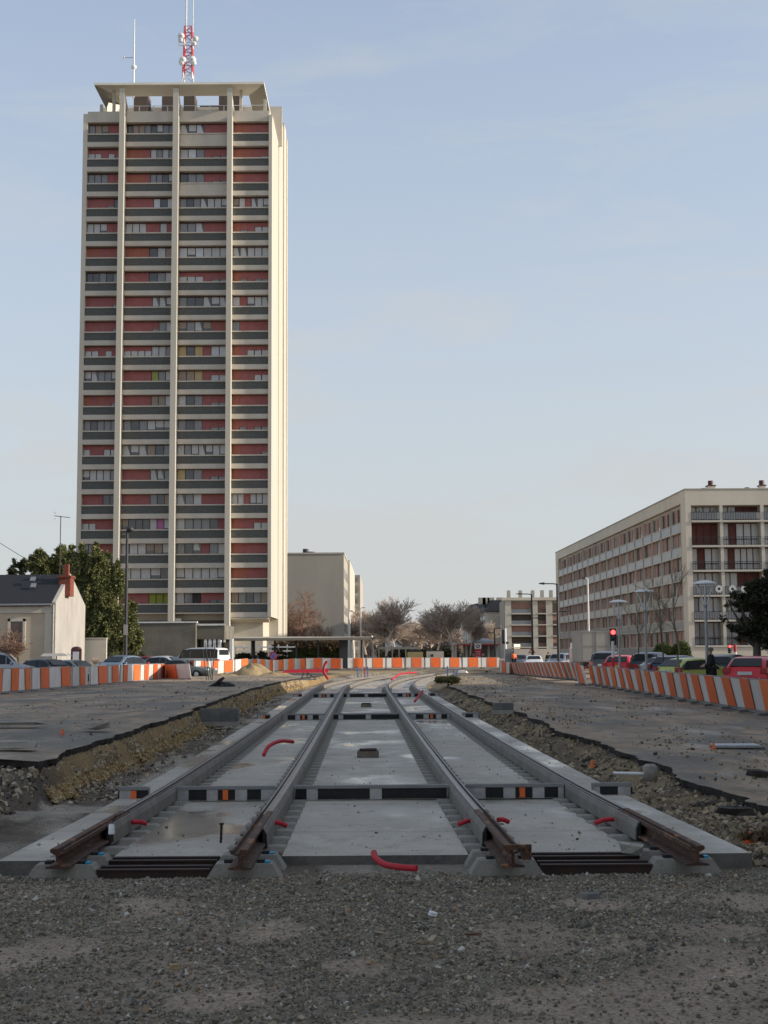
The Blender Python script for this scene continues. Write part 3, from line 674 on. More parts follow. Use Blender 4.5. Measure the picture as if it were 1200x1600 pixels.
# ------------------------------------------------------------------ cross drainage channels between the rails
SEG = [(-3.12,-3.10,1),(-3.10,-2.96,0),(-2.96,-2.89,2),(-2.89,-2.745,1),
       (-2.39,-2.25,0),(-2.25,-2.03,1),(-2.03,-1.89,0),(-1.89,-1.83,1),(-1.83,-1.765,2),(-1.765,-1.68,1),(-1.68,-1.53,0),(-1.53,-1.36,1),(-1.36,-1.17,0),
       (-.94,-.80,1),(-.80,-.66,0),(-.66,-.02,1),(-.02,.13,0),(.13,.93,1),
       (1.17,1.41,0),(1.41,1.63,1),(1.63,1.78,0),(1.78,1.83,1),(1.83,1.90,2),(1.90,1.99,1),(1.99,2.14,0),(2.14,2.31,1),(2.31,2.38,0),
       (2.745,2.83,0),(2.83,3.05,1),(3.05,3.21,0),(3.21,3.225,1)]
for bi, (d, lb) in enumerate(((16.9, 'nearest steel drainage channel across both tracks, ribbed top and black openings'), (38.8, 'middle drainage channel crossing both tracks'), (59.0, 'farthest drainage channel crossing both tracks, before the curve'))):
    c = T(0, d, 0); e = empty('drainage_channel', c, R(.95), label=lb, cat='drainage channel', group='drainage channels across the tracks')
    runs = [(-3.12, -2.745), (-2.375, -1.17), (-.94, .94), (1.17, 2.375), (2.745, 3.225)]
    for a, f in runs:
        mb = MB(); bot = -.20 if abs(a+f) < 5 else -.162
        mb.box(a, f, -.055, .10, -.058, -.030); mb.box(a, f, -.03, .09, bot, -.058)
        mb.build('channel_body', M['concrete'], e)
        mb = MB(); k = int((f-a)/.032)
        for q in range(k): x = a+.01+q*.032; mb.box(x, x+.012, -.052, .045, -.0295, -.018)
        mb.box(a+.004, f-.004, -.058, -.050, -.0575, -.026)
        mb.build('ribbed_grating', M['greyboard'], e)
    for q in (0, 1, 2):
        for a, f, t in SEG:
            if t != q: continue
            mb = MB(); z0 = -.185 if -2.5 < (a+f)/2 < 2.5 else -.160
            if t == 0: mb.box(a+.002, f-.002, -.050, -.031, z0-.012, -.060); mb.build('face_plate', M['faceplate'], e)
            elif t == 1:
                mb.box(a+.003, f-.003, -.040, -.031, z0, -.066)
                k = max(1, int((f-a)/.04))
                for w in range(k): x = a+.01+w*.04; mb.box(x, x+.012, -.046, -.0405, z0+.01, -.072)
                mb.build('dark_opening', M['rubber'], e)
            else: mb.box(a, f, -.058, -.0315, z0, -.066); mb.build('orange_marker', M['orange'], e)
# dark recess rims and pit covers
for (u, d, w, lb) in ((-.01, 24.4, .62, 'square concrete pit frame with dark lid between the tracks, nearer one'), (.02, 48.0, .60, 'square concrete pit frame with dark lid between the tracks, farther one')):
    e = empty('pit_frame', T(u, d, -.205), label=lb, cat='pit', group='pits between the tracks')
    mb = MB(); mb.box(-w/2*.62, w/2*.62, -.25, .25, -.02, .115); mb.build('frame', mat('brown_concrete', (.17,.145,.11), (.12,.10,.078), 5, fine=.15) if 'brown_concrete' not in MATS else MATS['brown_concrete'], e)
    mb = MB(); mb.box(-w/2*.5, w/2*.5, -.21, .21, .1155, .135)
    for q in range(6): mb.box(-w/2*.5, w/2*.5, -.20+q*.07, -.18+q*.07, .1355, .145)
    mb.build('lid', M['rust_d'], e)
# concrete troughs standing in the trenches
def trough(c, w, dp, h, rz, lb):
    e = empty('concrete_trough', c, rz, label=lb, cat='trough')
    mb = MB(); t = .06
    mb.box(-w/2, w/2, -dp/2, -dp/2+t, 0, h); mb.box(-w/2, w/2, dp/2-t, dp/2, 0, h)
    mb.box(-w/2, -w/2+t, -dp/2+t+.001, dp/2-t-.001, 0, h-.001); mb.box(w/2-t, w/2, -dp/2+t+.001, dp/2-t-.001, 0, h-.001); mb.box(-w/2+t, w/2-t, -dp/2+t, dp/2-t, .01, .06)
    mb.build('walls', M['concrete_d'], e)
    mb = MB(); mb.box(-w/2-.03, w/2+.03, -dp/2-.03, dp/2+.03, -.12, -.002); mb.build('base', M['concrete'], e)
p = P(343, 1127, 39.0); trough((p.x, 39.0, p.z), 1.08, .55, .36, R(2), 'open concrete trough lying beside the left trench face')
p = P(786, 1112, 40.5); trough((p.x, 40.5, zr(40.5)-.02), .62, .5, .20, R(-4), 'open concrete trough on the edge of the right trench')
# ------------------------------------------------------------------ conduits
def conduit(pts, r, lb, name='red_conduit', grp='red plastic conduits', end=True):
    c = [Vector(p) for p in pts]; o = c[0].copy(); sm = []
    for i in range(len(c)-1):
        p0, p1, p2, p3 = c[max(i-1, 0)], c[i], c[i+1], c[min(i+2, len(c)-1)]
        for t in np.linspace(0, 1, 13, endpoint=(i == len(c)-2)):
            sm.append(.5*((2*p1)+(p2-p0)*t+(2*p0-5*p1+4*p2-p3)*t*t+(3*p1-p0-3*p2+p3)*t**3)-o)
    ex = []
    rr = []
    for i, p in enumerate(sm): ex.append(p); rr.append(r*(1.0 if i % 2 else .86))
    mb = MB(); mb.tube(ex, [q*.80 for q in rr], 12, smooth=True); ob = mb.build(name, M['plastic_red'], loc=o); setp(ob, lb, 'conduit', grp)
    return ob
z1 = zr(30)-.20
conduit([P(412, 1180, 23.4), P(420, 1166, 23.7), P(438, 1158, 24.2), P(458, 1159, 24.8)], .045, 'red conduit arching out of the slab between the rails of the left-hand track')
g = lambda px, py, d: P(px, py, d)
conduit([g(584, 1332, 10.85), g(588, 1342, 10.7), g(602, 1351, 10.55), g(625, 1355, 10.42), g(651, 1357, 10.35)], .032, 'thick red conduit curving out of the gravel in front of the slab')
for a, lb in (((206, 1284, 228, 1286, 13.4), 'short red conduit stub right of the outer left rail'), ((424, 1284, 447, 1289, 13.3), 'short red conduit stub right of the second rail'),
              ((716, 1287, 744, 1281, 13.5), 'red conduit stub left of the third rail'), ((778, 1280, 794, 1283, 13.5), 'short red conduit stub right of the third rail'), ((930, 1285, 958, 1279, 13.4), 'red conduit stub left of the outer right rail')):
    conduit([P(a[0], a[1]+1, a[4]), P((a[0]+a[2])/2, (a[1]+a[3])/2-1, a[4]+.05), P(a[2], a[3]+1, a[4]+.1)], .030, lb)
conduit([P(648, 1096, 49.5), P(654, 1088, 50.3), P(660, 1080, 51)], .06, 'red conduit stub leaning beside the far part of the third rail')
conduit([P(513, 1061, 79), P(507, 1052, 79), P(506, 1042, 79), P(511, 1033, 79)], .10, 'tall red conduit standing curved beside the left trench end')
conduit([P(612, 1062, 92), P(626, 1053, 96), P(650, 1051, 104)], .09, 'thin red conduit snaking across the far track curve')
nn_ = 900; dd2 = 11.9+28*rng.random(nn_)**1.5; uu2 = rng.uniform(-3.05, 3.05, nn_); uu2 = uu2[(np.abs(np.abs(uu2)-2.49) > .16) & (np.abs(np.abs(uu2)-1.055) > .16)]; dd2 = dd2[:len(uu2)]
zz2 = zr(dd2)-np.where(np.abs(uu2) > 2.6, .163, .203); r2_ = .003+.014*rng.random(len(uu2))**3
setp(stones('slab_debris', np.stack([cx(dd2)+uu2, dd2, zz2+r2_*.2], -1), r2_, M['rubble2'], flat=.5), 'small crumbs of soil and stone scattered on the concrete slab', 'debris', kind='stuff')
# wires, bolt and debris around the near ends
mb = MB(); p = P(345, 1317, 11.9); mb.tube([p, p+Vector((.005, 0, .155))], .011, 8); mb.tube([p+Vector((.005, 0, .155)), p+Vector((.005, 0, .17))], .02, 8)
setp(mb.build('steel_pin', M['rust_d']), 'thin rusty steel pin standing on the front edge of the slab', 'pin')
mb = MB(); p = P(174, 1316, 11.85); mb.tube([p, p+Vector((0, 0, .07))], .02, 8, 1); mb.tube([p+Vector((0,0,.07)), p+Vector((0,0,.15)), p+Vector((.01,0,.175))], [.028, .024, .012], 8, 0); mb.tube([p+Vector((.01,0,.175)), p+Vector((.035,0,.23))], .008, 6, 1)
setp(mb.build('wrapped_peg', [M['white'], M['rust_d']]), 'steel peg wrapped in white tape by the outer left rail', 'peg')
# ================================================================== tower block
def zat(px, py, d): return P(px, py, d).z
DT = 147.0
def txx(px): return P(px, 600, DT).x
TX0, TX1 = txx(123), txx(424.5)
tower = empty('tower_block', ((TX0+TX1)/2, DT, .1), label='tall slab tower block of about twenty storeys with red panels and cream concrete fins', cat='tower block')
TC = Vector((tower.location.x, DT, .1))
def tx(px): return txx(px)-TC.x
ztop = [zat(275, 191+38.63*i, DT)-.1 for i in range(20)]        # top of each storey's window band
FH = (ztop[0]-ztop[19])/19
wh, led, par, bnd = FH*.445, FH*.05, FH*.31, FH*.195
edges = [(tx(130), tx(183)), (tx(191.2), tx(268)), (tx(276.8), tx(354)), (tx(361.8), tx(419.3))]
fins = [(tx(183), tx(191.2)), (tx(268), tx(276.8)), (tx(354), tx(361.8))]
zroof = zat(275, 177, DT)-.1; zgar = zat(275, 190.5, DT)-.1
ZB = ztop[19]-FH+.02
body = MB()
xl, xr = tx(123), tx(424.5)
xr2 = P(443, 600, DT+13).x-TC.x+ .0
body.box(xl, xr-1.0, 1.25, 13.0, 0, zroof-.02)                      # core behind the facade
body.box(xr-1.0, xr-.02, 1.25, 12.9, ZB, zroof-.03)
body.build('core_wall', M['wall_cream'], tower)
mb = MB(); mb.box(xl, tx(130)-.0, 0, 1.25, 0, zroof); mb.build('end_pier', M['wall_cream'], tower)
mb = MB(); mb.box(tx(419.3), xr, -.28, 12.0, ZB, zroof-.35); mb.build('end_pier', M['wall_cream2'], tower)
# flank volumes stepping back on the right, lit by the sun
x2 = xr+.0; zf = zat(430, 163, DT+8)-.1
mb = MB(); mb.box(xr-5.0, P(441.5, 600, DT+15).x-TC.x, 9.0, 15, 0, zf); mb.build('flank_wall', M['wall_cream2'], tower)
mb = MB(); mb.box(xl+.02, xr-5.0, 9.0, 19.5, 0, zf-.02); mb.build('rear_wall', M['wall_cream'], tower)
mb = MB(); mb.box(xr-4, P(443.8, 600, DT+15).x-TC.x, 15.0, 18, 0, zat(445, 192, DT+15)-.1); mb.build('flank_wall', M['wall_cream'], tower)
mb = MB(); mb.box(xr-4, P(448.0, 600, DT+18).x-TC.x, 18.0, 19.2, 0, zat(447, 216, DT+18)-.1); mb.build('flank_wall', M['wall_cream'], tower)
for i, (a, c) in enumerate(fins):
    mb = MB(); zt = zat((183+268)/2, 138, DT-.95)-.1
    mb.box(a, c, -.95, 1.3, 0, zroof-.5)
    mb.add([Vector(v) for v in ((a,-.95,zroof-.5),(c,-.95,zroof-.5),(c,-.55,zroof-.5),(a,-.55,zroof-.5),(a,-.95,zt),(c,-.95,zt),(c,-.55,zt-.3),(a,-.55,zt-.3))], [(0,1,5,4),(1,2,6,5),(2,3,7,6),(3,0,4,7),(4,5,6,7)])
    MYZ = Matrix(((0,0,1,a+.03),(1,0,0,0),(0,1,0,0),(0,0,0,1)))
    mb.prism([(-.56,zt-.35),(2.9,zroof+.1),(2.9,zroof-.9),(2.3,zroof-.9),(2.2,zroof+.0),(-.56,zt-1.7)], 0, (c-a)-.06, 0, MYZ)
    mb.build('fin', M['wall_cream2'], tower)
wp = [M['redpanel'], M['redframe'], M['curt_l'], M['curt_g'], M['curt_t'], M['glass_d'], M['curt_y'], M['curt_v'], M['curt_w'], M['curt_p'], M['orangepanel']]
# what each bay shows from the top storey down: a string of cells; R red panel, then curtain codes
CELL = {'R': 0, 'l': 2, 'g': 3, 't': 4, 'd': 5, 'y': 6, 'v': 7, 'w': 8, 'p': 9, 'O': 10, 'r': 0}
ROWS = [('gttRR', 'dttgdlgg', 'llwRRR', 'OORR'), ('ssRsr', 'OOORlglg', 'lwgRrr', 'OORr'), ('gggRR', 'OOORggdl', 'dggRrr', 'ORRR'), ('RRRrd', 'RRRRwdw', 'gdgllll', 'tlRlll'),
        ('lllRR', 'lllRRlR', 'gglRRR', 'OrRss'), ('OORRR', 'OOOdlt', 'wlwlll', 'lllll'), ('ddgdg', 'RRRdgl', 'sssRrr', 'OrRrr'), ('RRRRr', 'RRRRlll', 'gddlll', 'lRlll'),
        ('RRRRr', 'RRRRrgl', 'tgltRO', 'gRRRR'), ('ssRsR', 'ssssllg', 'ydyRww', 'ORsss'), ('llggl', 'RRRRvgl', 'ttyRss', 'ORRss'), ('ORORr', 'RRRRttw', 'ldgRrr', 'ORRRR'),
        ('gdggg', 'gdglll', 'gdgRrr', 'OrRrr'), ('sRRss', 'llltdg', 'lglllll', 'ORRRr'), ('llllg', 'RRRRllg', 'ydgRrr', 'ORRRR'), ('RRRdd', 'RRRRgdt', 'lglRRR', 'llRlll'),
        ('ssRRR', 'tdddlpl', 'lgggdR', 'ORRss'), ('ggRRR', 'lllttl', 'gdlRgl', 'ORRRR'), ('RRRRR', 'lllld', 'llllll', 'OORRR'), ('ORRRR', 'RRRRvvv', 'lgdRrr', 'tgdgt')]
random.seed(11)
for i in range(20):
    z1, z0 = ztop[i], ztop[i]-wh
    for j, (a, c) in enumerate(edges):
        row = ROWS[i][j]; k = len(row); w = (c-a)/k
        fr = MB(); fr.box(a, c, .55, 1.26, z1-.07, z1, 0); fr.box(a, c, .55, 1.26, z0, z0+.05, 0)
        pan = MB(); cur = MB()
        for q, ch in enumerate(row):
            x0, x1 = a+q*w, a+(q+1)*w
            y = .62
            if ch in 'RO': pan.box(x0+.005, x1-.005, y, 1.26, z0+.05, z1-.07, 0 if ch == 'R' else 1)
            elif ch in 'rs':
                h = .26 if ch == 'r' else .52
                pan.box(x0+.005, x1-.005, y, 1.26, z0+.05+(z1-z0)*h, z1-.07, 0)
                cur.box(x0+.05, x1-.05, y+.03, y+.10, z0+.05, z0+.06+(z1-z0)*h, 3 if ch == 'r' else 2)
            else:
                fr.box(x0-.03, x0+.03, y-.03, y+.06, z0+.05, z1-.07, 0)
                hh = random.choice((0, 0, 0, .12, .3)) if ch in 'lt' else 0
                cur.box(x0+.04, x1-.04, y+.02, y+.10, z0+.05+hh*(z1-z0), z1-.08, CELL[ch])
                if hh: cur.box(x0+.04, x1-.04, y+.03, y+.1, z0+.05, z0+.05+hh*(z1-z0), 5)
                if ch in 'lw' and random.random() < .22:          # a drawn curtain leaving a dark wedge
                    xm = x0+(x1-x0)*random.uniform(.45, .7)
                    cur.slabq((xm, y+.012, z1-.1), (x1-.05, y+.012, z0+.07), (x1-.05, y+.012, z1-.1), (xm+.01, y+.012, z1-.1), .005, 5)
        f = fr.build('window', [M['redframe']], tower)
        if cur.v: cur.build('pane', wp, f)
        if pan.v: pan.build('shutter', [M['redpanel'], M['orangepanel']], f)
        pb = MB(); m_ = M['pebble']
        if (i, j) in ((0, 2), (2, 2)): m_ = M['band']
        pb.box(a+.002, c-.002, .12, 1.2, z0-led-par, z0-led-.01, 0); p_ = pb.build('parapet', m_, tower)
        lb = MB(); lb.box(a, c, .04, 1.26, z0-led, z0-.002, 0); lb.build('ledge', M['band'], p_)
    bb = MB(); zz = ztop[i]-wh-led-par
    for j, (a, c) in enumerate(edges):
        if i == 19 and j < 3: bb.box(a, c, .0, 1.24, zz-.12, zz-.002)
        else: bb.box(a, c, .0, 1.24, zz-bnd+.002, zz-.002)
    bb.build('floor_band', M['band'], tower)
mb = MB()
for a, c in edges: mb.box(a, c, -.02, 1.24, zgar+.01, zroof+.25)
mb.build('cornice', M['band'], tower)
mb = MB(); mb.slabq((edges[3][0]-.4, .1, ZB-.02), (edges[3][1]+.1, .1, ZB-.02), (edges[3][1]+.1, 1.2, ZB-.4), (edges[3][0]-.4, 1.2, ZB-.4), .2); mb.build('overhang_soffit', M['wall_cream'], tower)
mb = MB()
for a, c in edges[:3]: mb.box(a+.1, c-.1, .9, 1.3, 0, ZB-.3)
mb.build('entrance_storey', M['brownpanel'], tower)
mb = MB(); mb.box(tx(276.8), tx(286), .0, 1.2, 0, ZB-.1); mb.build('pillar', M['band'], tower)
# roof terrace: flared canopy, pillars, plant rooms, railing
zc = zat(275, 128.5, DT-1.2)-.1-.26; zc0 = zat(275, 161, DT+7)-.1
def rx(px, py, d): return P(px, py, d).x-TC.x
mb = MB(); yf, yb, inf, inb = -1.2, 24.5, 5.2, 17.5
zi = zc-.004
def ring_pt(px, py, yy): p_ = P(px, py, DT+yy); return (p_.x-TC.x, yy, p_.z-.1)
o0, o1 = ring_pt(147, 129.5, yf), ring_pt(412.5, 126, yf); xo0, xo1 = o0[0], o1[0]
i0x, i1x = rx(186, 148, DT+2.0), rx(389, 148, DT+2.0)
th = .26
mb.add([(xo0,yf,zc),(xo1,yf,zc),(i1x,2.0,zi),(i0x,2.0,zi),(xo0,yf,zc+th),(xo1,yf,zc+th),(i1x,2.0,zc+th),(i0x,2.0,zc+th)], [(3,2,1,0),(4,5,6,7),(0,1,5,4),(1,2,6,5),(2,3,7,6),(3,0,4,7)])
zl_ = zroof+.05
for xo, xi, xb_ in ((xo0, i0x, rx(161, 163, DT+2.2)), (xo1, i1x, rx(417, 160, DT+7))):
    y0_, y1_ = (2.2, 20.) if xo < 0 else (6.8, 20.)
    ya_ = -1.2
    mb.add([(xo,ya_,zc-.003),(xi,2.0,zi),(xi,y1_,zi),(xo,y1_+4,zc-.003),(xo,ya_,zc+th-.003),(xo,y1_+4,zc+th-.003),(xi,y1_,zc+th-.003),(xi,2.0,zc+th-.003)], [(0,1,2,3),(0,3,2,1),(4,5,6,7),(0,4,7,1),(1,7,6,2),(2,6,5,3),(3,5,4,0)])
    mb.add([(xb_,y0_,zl_),(xi,y0_+.01,zl_),(xi,y0_+2.4,zi-.01),(xo+(.9 if xo<0 else -.9),y0_+.3,zc-.5),(xb_,y1_,zl_),(xi,y1_,zl_),(xi,y1_,zi-.01),(xo+(.9 if xo<0 else -.9),y1_,zc-.5)], [(0,1,2,3),(7,6,5,4),(0,4,5,1),(1,5,6,2),(2,6,7,3),(3,7,4,0)])
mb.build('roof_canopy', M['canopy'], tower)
zt2 = zc-.1
mb = MB(); mb.box(xl+.05, rx(441, 170, DT+9), 8.7, 9.0, zroof-.5, zf+.02); mb.build('terrace_parapet', M['wall_cream'], tower)
for a, c in ((209, 231), (253, 272), (287, 304), (342, 356), (359.5, 376)):
    mb = MB(); mb.box(rx(a, 156, DT+6.2), rx(c, 156, DT+6.2), 6.2, 8.4, zroof, zat(275, 146, DT+6.2)-.1); mb.build('plant_room', M['brownpanel'], tower)
mb = MB()
for px in (159, 178.5, 376.5, 414):
    x = rx(px, 150, DT+.6); mb.box(x-.16, x+.16, .4, .75, zroof-.2, (zc-.02 if px not in (159, 414) else zc-1.6 if px == 159 else zc-1.1)); 
    mb.build('canopy_pillar', M['wall_cream2'], tower); mb = MB()
rl_ = MB()
for px in range(196, 352, 22):
    x = rx(px, 172, DT+.4); rl_.box(x-.05, x+.05, .3, .4, zroof+.2, zroof+1.0)
rl_.box(rx(190, 170, DT), rx(414, 170, DT), .33, .37, zroof+1.0, zroof+1.06)
rl_.build('railing', M['white'], tower)
mb = MB(); x0, x1 = rx(312, 155, DT+9), rx(343, 155, DT+9); mb.box(x0, x1, 9.32, 9.9, zf-.02+.05, zf+.5); mb.build('hvac_unit', M['dark_metal'], tower)
# lattice mast and whip aerials on the roof
zb = zc+.4
mast = empty('lattice_mast', (P(294, 120, DT+8).x, DT+8, zb), label='red and white lattice aerial mast with dishes on top of the tower', cat='aerial mast')
def mz(py): return zat(294, py, DT+8)-mast.location.z
w0, w1 = .55, .42
segs_ = np.linspace(mz(126), mz(43), 9)
for k in range(8):
    mb = MB(); za, zb_ = segs_[k], segs_[k+1]
    wa, wb = w0+(w1-w0)*k/8, w0+(w1-w0)*(k+1)/8
    cs = [(-1,-1),(1,-1),(1,1),(-1,1)]
    for q in range(4):
        a, c = cs[q], cs[(q+1) % 4]
        mb.tube([(a[0]*wa, a[1]*wa, za), (a[0]*wb, a[1]*wb, zb_)], .085, 4)
        mb.tube([(a[0]*wa, a[1]*wa, za), (c[0]*wb, c[1]*wb, zb_)], .045, 3); mb.tube([(a[0]*wb, a[1]*wb, zb_), (c[0]*wb, c[1]*wb, zb_)], .045, 3)
    mb.build('lattice_section', M['red'] if k not in (0, 5) else M['white'], mast)
for (px, py, r_) in ((287, 99, .42), (302, 99, .5), (304.5, 104, .35), (285, 103, .35), (284, 62, .4), (307, 66, .35), (283, 68, .3), (305, 74, .3)):
    x = (px-294)/13.6; z = mz(py); mb = MB()
    Mx = Matrix.Translation((x, -.75, z)) @ Matrix.Rotation(R(90), 4, 'X')
    mb.lathe([(0.02, -.05), (r_*.6, 0), (r_, .16), (r_, .26), (r_*.2, .3)], 12, 0, Mx); mb.tube([(x, -.7, z), (x*.4, -.3, z)], .05, 4)
    mb.build('dish', M['white'], mast)
for px, y0, y1, r_ in ((290, 43, -26, .10), (301, 43, -30, .06), (284.5, 126, 100, .06)):
    x = (px-294)/13.6; mb = MB(); mb.tube([(x, 0, mz(y0)-.6), (x, 0, mz(y1))], r_, 5); mb.build('whip_aerial', M['white'], mast)
for s_ in (-1, 1):
    mb = MB()
    for q in range(4): mb.tube([(s_*.4, 0, mz(57+q*5)), (s_*1.15, 0, mz(56+q*5))], .035, 3)
    mb.tube([(s_*1.1, 0, mz(54)), (s_*1.1, 0, mz(75))], .05, 4); mb.build('side_aerial', M['steel'], mast)
a2 = empty('roof_aerial', (P(209, 120, DT+3).x, DT+3, zb), label='thin white aerial pole with small side arm standing on the tower roof', cat='aerial')
mb = MB(); mb.tube([(0, 0, 0), (0, 0, zat(209, 30, DT+3)-zb)], [.14, .05], 6); mb.build('pole', M['white'], a2)
mb = MB(); zz = zat(209, 90, DT+3)-zb; mb.tube([(0, 0, zz), (-1.15, 0, zz)], .04, 4); mb.tube([(-1.15, 0, zz-.15), (-1.15, 0, zz+.25)], .07, 4); mb.build('side_arm', M['steel'], a2)
mb = MB(); zz = zat(209, 105, DT+3)-zb; mb.lathe([(.02, zz-.3), (.3, zz-.15), (.3, zz+.15), (.02, zz+.3)], 8); mb.build('beacon', M['white'], a2)

# ================================================================== long apartment block on the right
DR = 148.0
c0 = P(1077, 1000, DR); d1 = 243.0; c1 = P(870.5, 1000, d1)
zR = zat(1077, 765, DR)
apt = empty('apartment_block', (c0.x, DR, -.1), label='long six storey cream apartment block with brown shutters, corner towards the street', cat='apartment block')
ax = Vector((c1.x-c0.x, d1-DR, 0)); L = ax.length; ang = math.atan2(ax.y, ax.x)
Ms = Matrix.Rotation(ang, 4, 'Z')                                  # local: x along the long facade, y = outwards(+)
zRr = zR+.1
fz = [zat(1100, y, DR)+.1 for y in (813, 852, 890.5, 929.5, 968.5, 1008.5)]  # balcony slab levels at the front
W = 40.0
mb = MB(); mb.box(2.6, L, -W+1, -.45, -1.2, zRr-.02, 0, Ms)
mb.box(2.25, 3.5, -6.5, -.462, -1.2, zRr-.03, 0, Ms); 
MF = Matrix.Identity(4)
mb2 = MB(); pts = [(.0, 0), (W, 0)]
mb.build('side_core', M['wall_cream'], apt)
mb = MB(); fl = fz+[fz[-1]-2.7]
mb.box(0, 2.2, -.46, 0.0, -1.2, zRr, 0, Ms); mb.box(L-3.2, L, -.46, 0, -1.2, zRr, 0, Ms)
mb.box(2.2, L-3.2, -.46, -.01, zRr-1.35, zRr-.003, 0, Ms); mb.build('side_wall_frame', M['wall_cream'], apt)
NB = 18; bw = (L-5.4)/NB; random.seed(5)
tops = [z+2.35 for z in fz]
for r_, zf_ in enumerate(fz[:5]+[fz[5]-.15]):
    zb_, zt_ = zf_+.0, zf_+1.55
    # parapet strip
    mb = MB(); mb.box(2.2, L-3.2, -.30, -.02, zf_-1.02+.0, zf_-.06, 0, Ms)
    for q in range(NB+1): mb.box(2.2+q*bw-.04, 2.2+q*bw+.04, -.3, .05, zf_-1.05, zf_+1.75, 1, Ms)
    mb.box(2.2, L-3.2, -.45, .02, zf_-.06, zf_+.02, 1, Ms)
    mb.box(2.2, L-3.2, -.45, .03, zf_-1.12, zf_-1.02, 1, Ms)
    mb.build('balcony_parapet', [M['greyglass'], M['band']], apt)
    if r_ == 5: pass
    for q in range(NB):
        x0 = 2.2+q*bw+.07; x1 = x0+bw-.14; fr = MB(); pn = MB()
        fr.box(x0, x1, -.44, -.30, zf_+1.62, zf_+1.78, 0, Ms)
        pat = random.choice(['swsf', 'wfsw', 'sws', 'wsw', 'fwsw']); wq = (x1-x0)/len(pat); sh = MB()
        for u_, ch in enumerate(pat):
            xa = x0+u_*wq
            fr.box(xa-.04, xa+.05, -.42, -.24, zf_+.02, zf_+1.62, 0, Ms)
            if ch == 's': sh.box(xa+.05, xa+wq-.04, -.44, -.28, zf_+.02, zf_+1.62, 0, Ms)
            elif ch == 'f': sh.box(xa+.05, xa+wq-.04, -.44, -.33, zf_+.5, zf_+1.62, 0, Ms); pn.box(xa+.05, xa+wq-.04, -.44, -.33, zf_+.02, zf_+.5, 1, Ms)
            else:
                t = random.random(); pn.box(xa+.05, xa+wq-.04, -.44, -.36, zf_+.02, zf_+1.62, 0 if t < .55 else (1 if t < .85 else 2), Ms)
                fr.box(xa+wq*.5-.02, xa+wq*.5+.03, -.42, -.33, zf_+.02, zf_+1.62, 0, Ms)
        f = fr.build('window', [M['pinkframe']], apt)
        if pn.v: pn.build('pane', [M['glass_d'], M['curt_l'], M['curt_g']], f)
        if sh.v: sh.build('shutter', [M['brown_shut']], f)
# front (end) facade with loggias
mb = MB(); mb.box(0.02, W, .0, .9, zRr-1.75, zRr-.001); mb.box(0.0, .62, .002, 1.6, -1.2, zRr-1.75); mb.box(0.0, W, .003, .9, -1.2, fz[5]-.22)
mb.box(0.6, W, 1.6, 2.2, -1.2, zRr-.2); mb.build('front_wall', M['wall_cream'], apt)
mb = MB(); mb.box(-.06, W, -.06, 1, zRr, zRr+.12); mb.box(0, L, -.5, .06, zRr+.002, zRr+.12, 0, Ms); mb.build('roof_edging', M['wall_mid'], apt)
bx = [(.62, P(1127.5, 900, DR).x-c0.x), (P(1132.5, 900, DR).x-c0.x, P(1191.5, 900, DR).x-c0.x), (P(1197, 900, DR).x-c0.x, P(1256, 900, DR).x-c0.x), (P(1262, 900, DR).x-c0.x, P(1320, 900, DR).x-c0.x)]
mb = MB()
for (a, c), (a2_, c2_) in zip(bx[:-1], bx[1:]): mb.box(c, a2_, .0, 1.6, fz[5]-.2, zRr-1.75)
mb.box(bx[-1][1], W, 0, 1.6, fz[5]-.2, zRr-1.75); mb.build('loggia_pier', M['wall_cream2'], apt)
fp = [['ltlt', 'ltRRR'], ['RRRR', 'lRlll'], ['lRll', 'lRllll'], ['llll', 'llRRR'], ['glll', 'tgRRR'], ['gdgg', 'ggRll']]
for r_, zf_ in enumerate(fz):
    mb = MB(); mb.box(.62, W-.01, -.12, 1.6, zf_-.20, zf_); mb.build('balcony_slab', M['wall_cream2'], apt)
    for j, (a, c) in enumerate(bx):
        pat = fp[r_][min(j, 1)]; w = (c-a)/len(pat); fr = MB(); pn = MB(); zt_ = (fz[r_-1]-.22 if r_ else zRr-1.76)
        fr.box(a, c, 1.15, 1.58, zt_-.1, zt_); fr.box(a, c, 1.1, 1.2, zf_+.72, zf_+.80) if pat[0] != 'R' else None
        for q, ch in enumerate(pat):
            x0 = a+q*w; fr.box(x0, x0+.07, 1.1, 1.25, zf_+.01, zt_-.1)
            pn.box(x0+.07, x0+w, 1.2, 1.3, zf_+.01, zt_-.1, {'l': 0, 'g': 1, 'd': 2, 't': 0, 'R': 3}[ch])
            if ch == 't': pn.add([(x0+.15, 1.19, zf_+.5), (x0+w-.1, 1.19, zf_+.5), (x0+w*.5, 1.19, zt_-.2)], [(0, 1, 2)], 2)
        f = fr.build('loggia_window', M['redframe'], apt); pn.build('pane', [M['curt_l'], M['curt_g'], M['glass_d'], M['brick_shut']], f)
        rb = MB(); rb.box(a, c, -.04, .0, zf_+.88, zf_+.94); rb.box(a, c, -.03, -.01, zf_+.08, zf_+.12)
        k = int((c-a)/.28)
        for q in range(k): rb.box(a+q*.28, a+q*.28+.035, -.035, -.005, zf_+.0, zf_+.88)
        if r_ in (0, 3, 4): rb.box(a+.05, c-.05, -.004, .01, zf_+.12, zf_+.86, 1)
        rb.build('railing', [M['dark_metal'], M['curt_g']], apt)
for k, px in enumerate((1124, 1145, 1164)):
    p = P(px, 920, DR-.3); s = MB()
    for q in range(5): 
        Mq = Matrix.Translation((p.x-c0.x, -.16, p.z+.1)) @ Matrix.Rotation(R(36*q), 4, 'Y'); s.box(-.42, .42, -.02, .02, -.07, .07, 0, Mq)
    s.build('balcony_decoration', M['white'], apt)
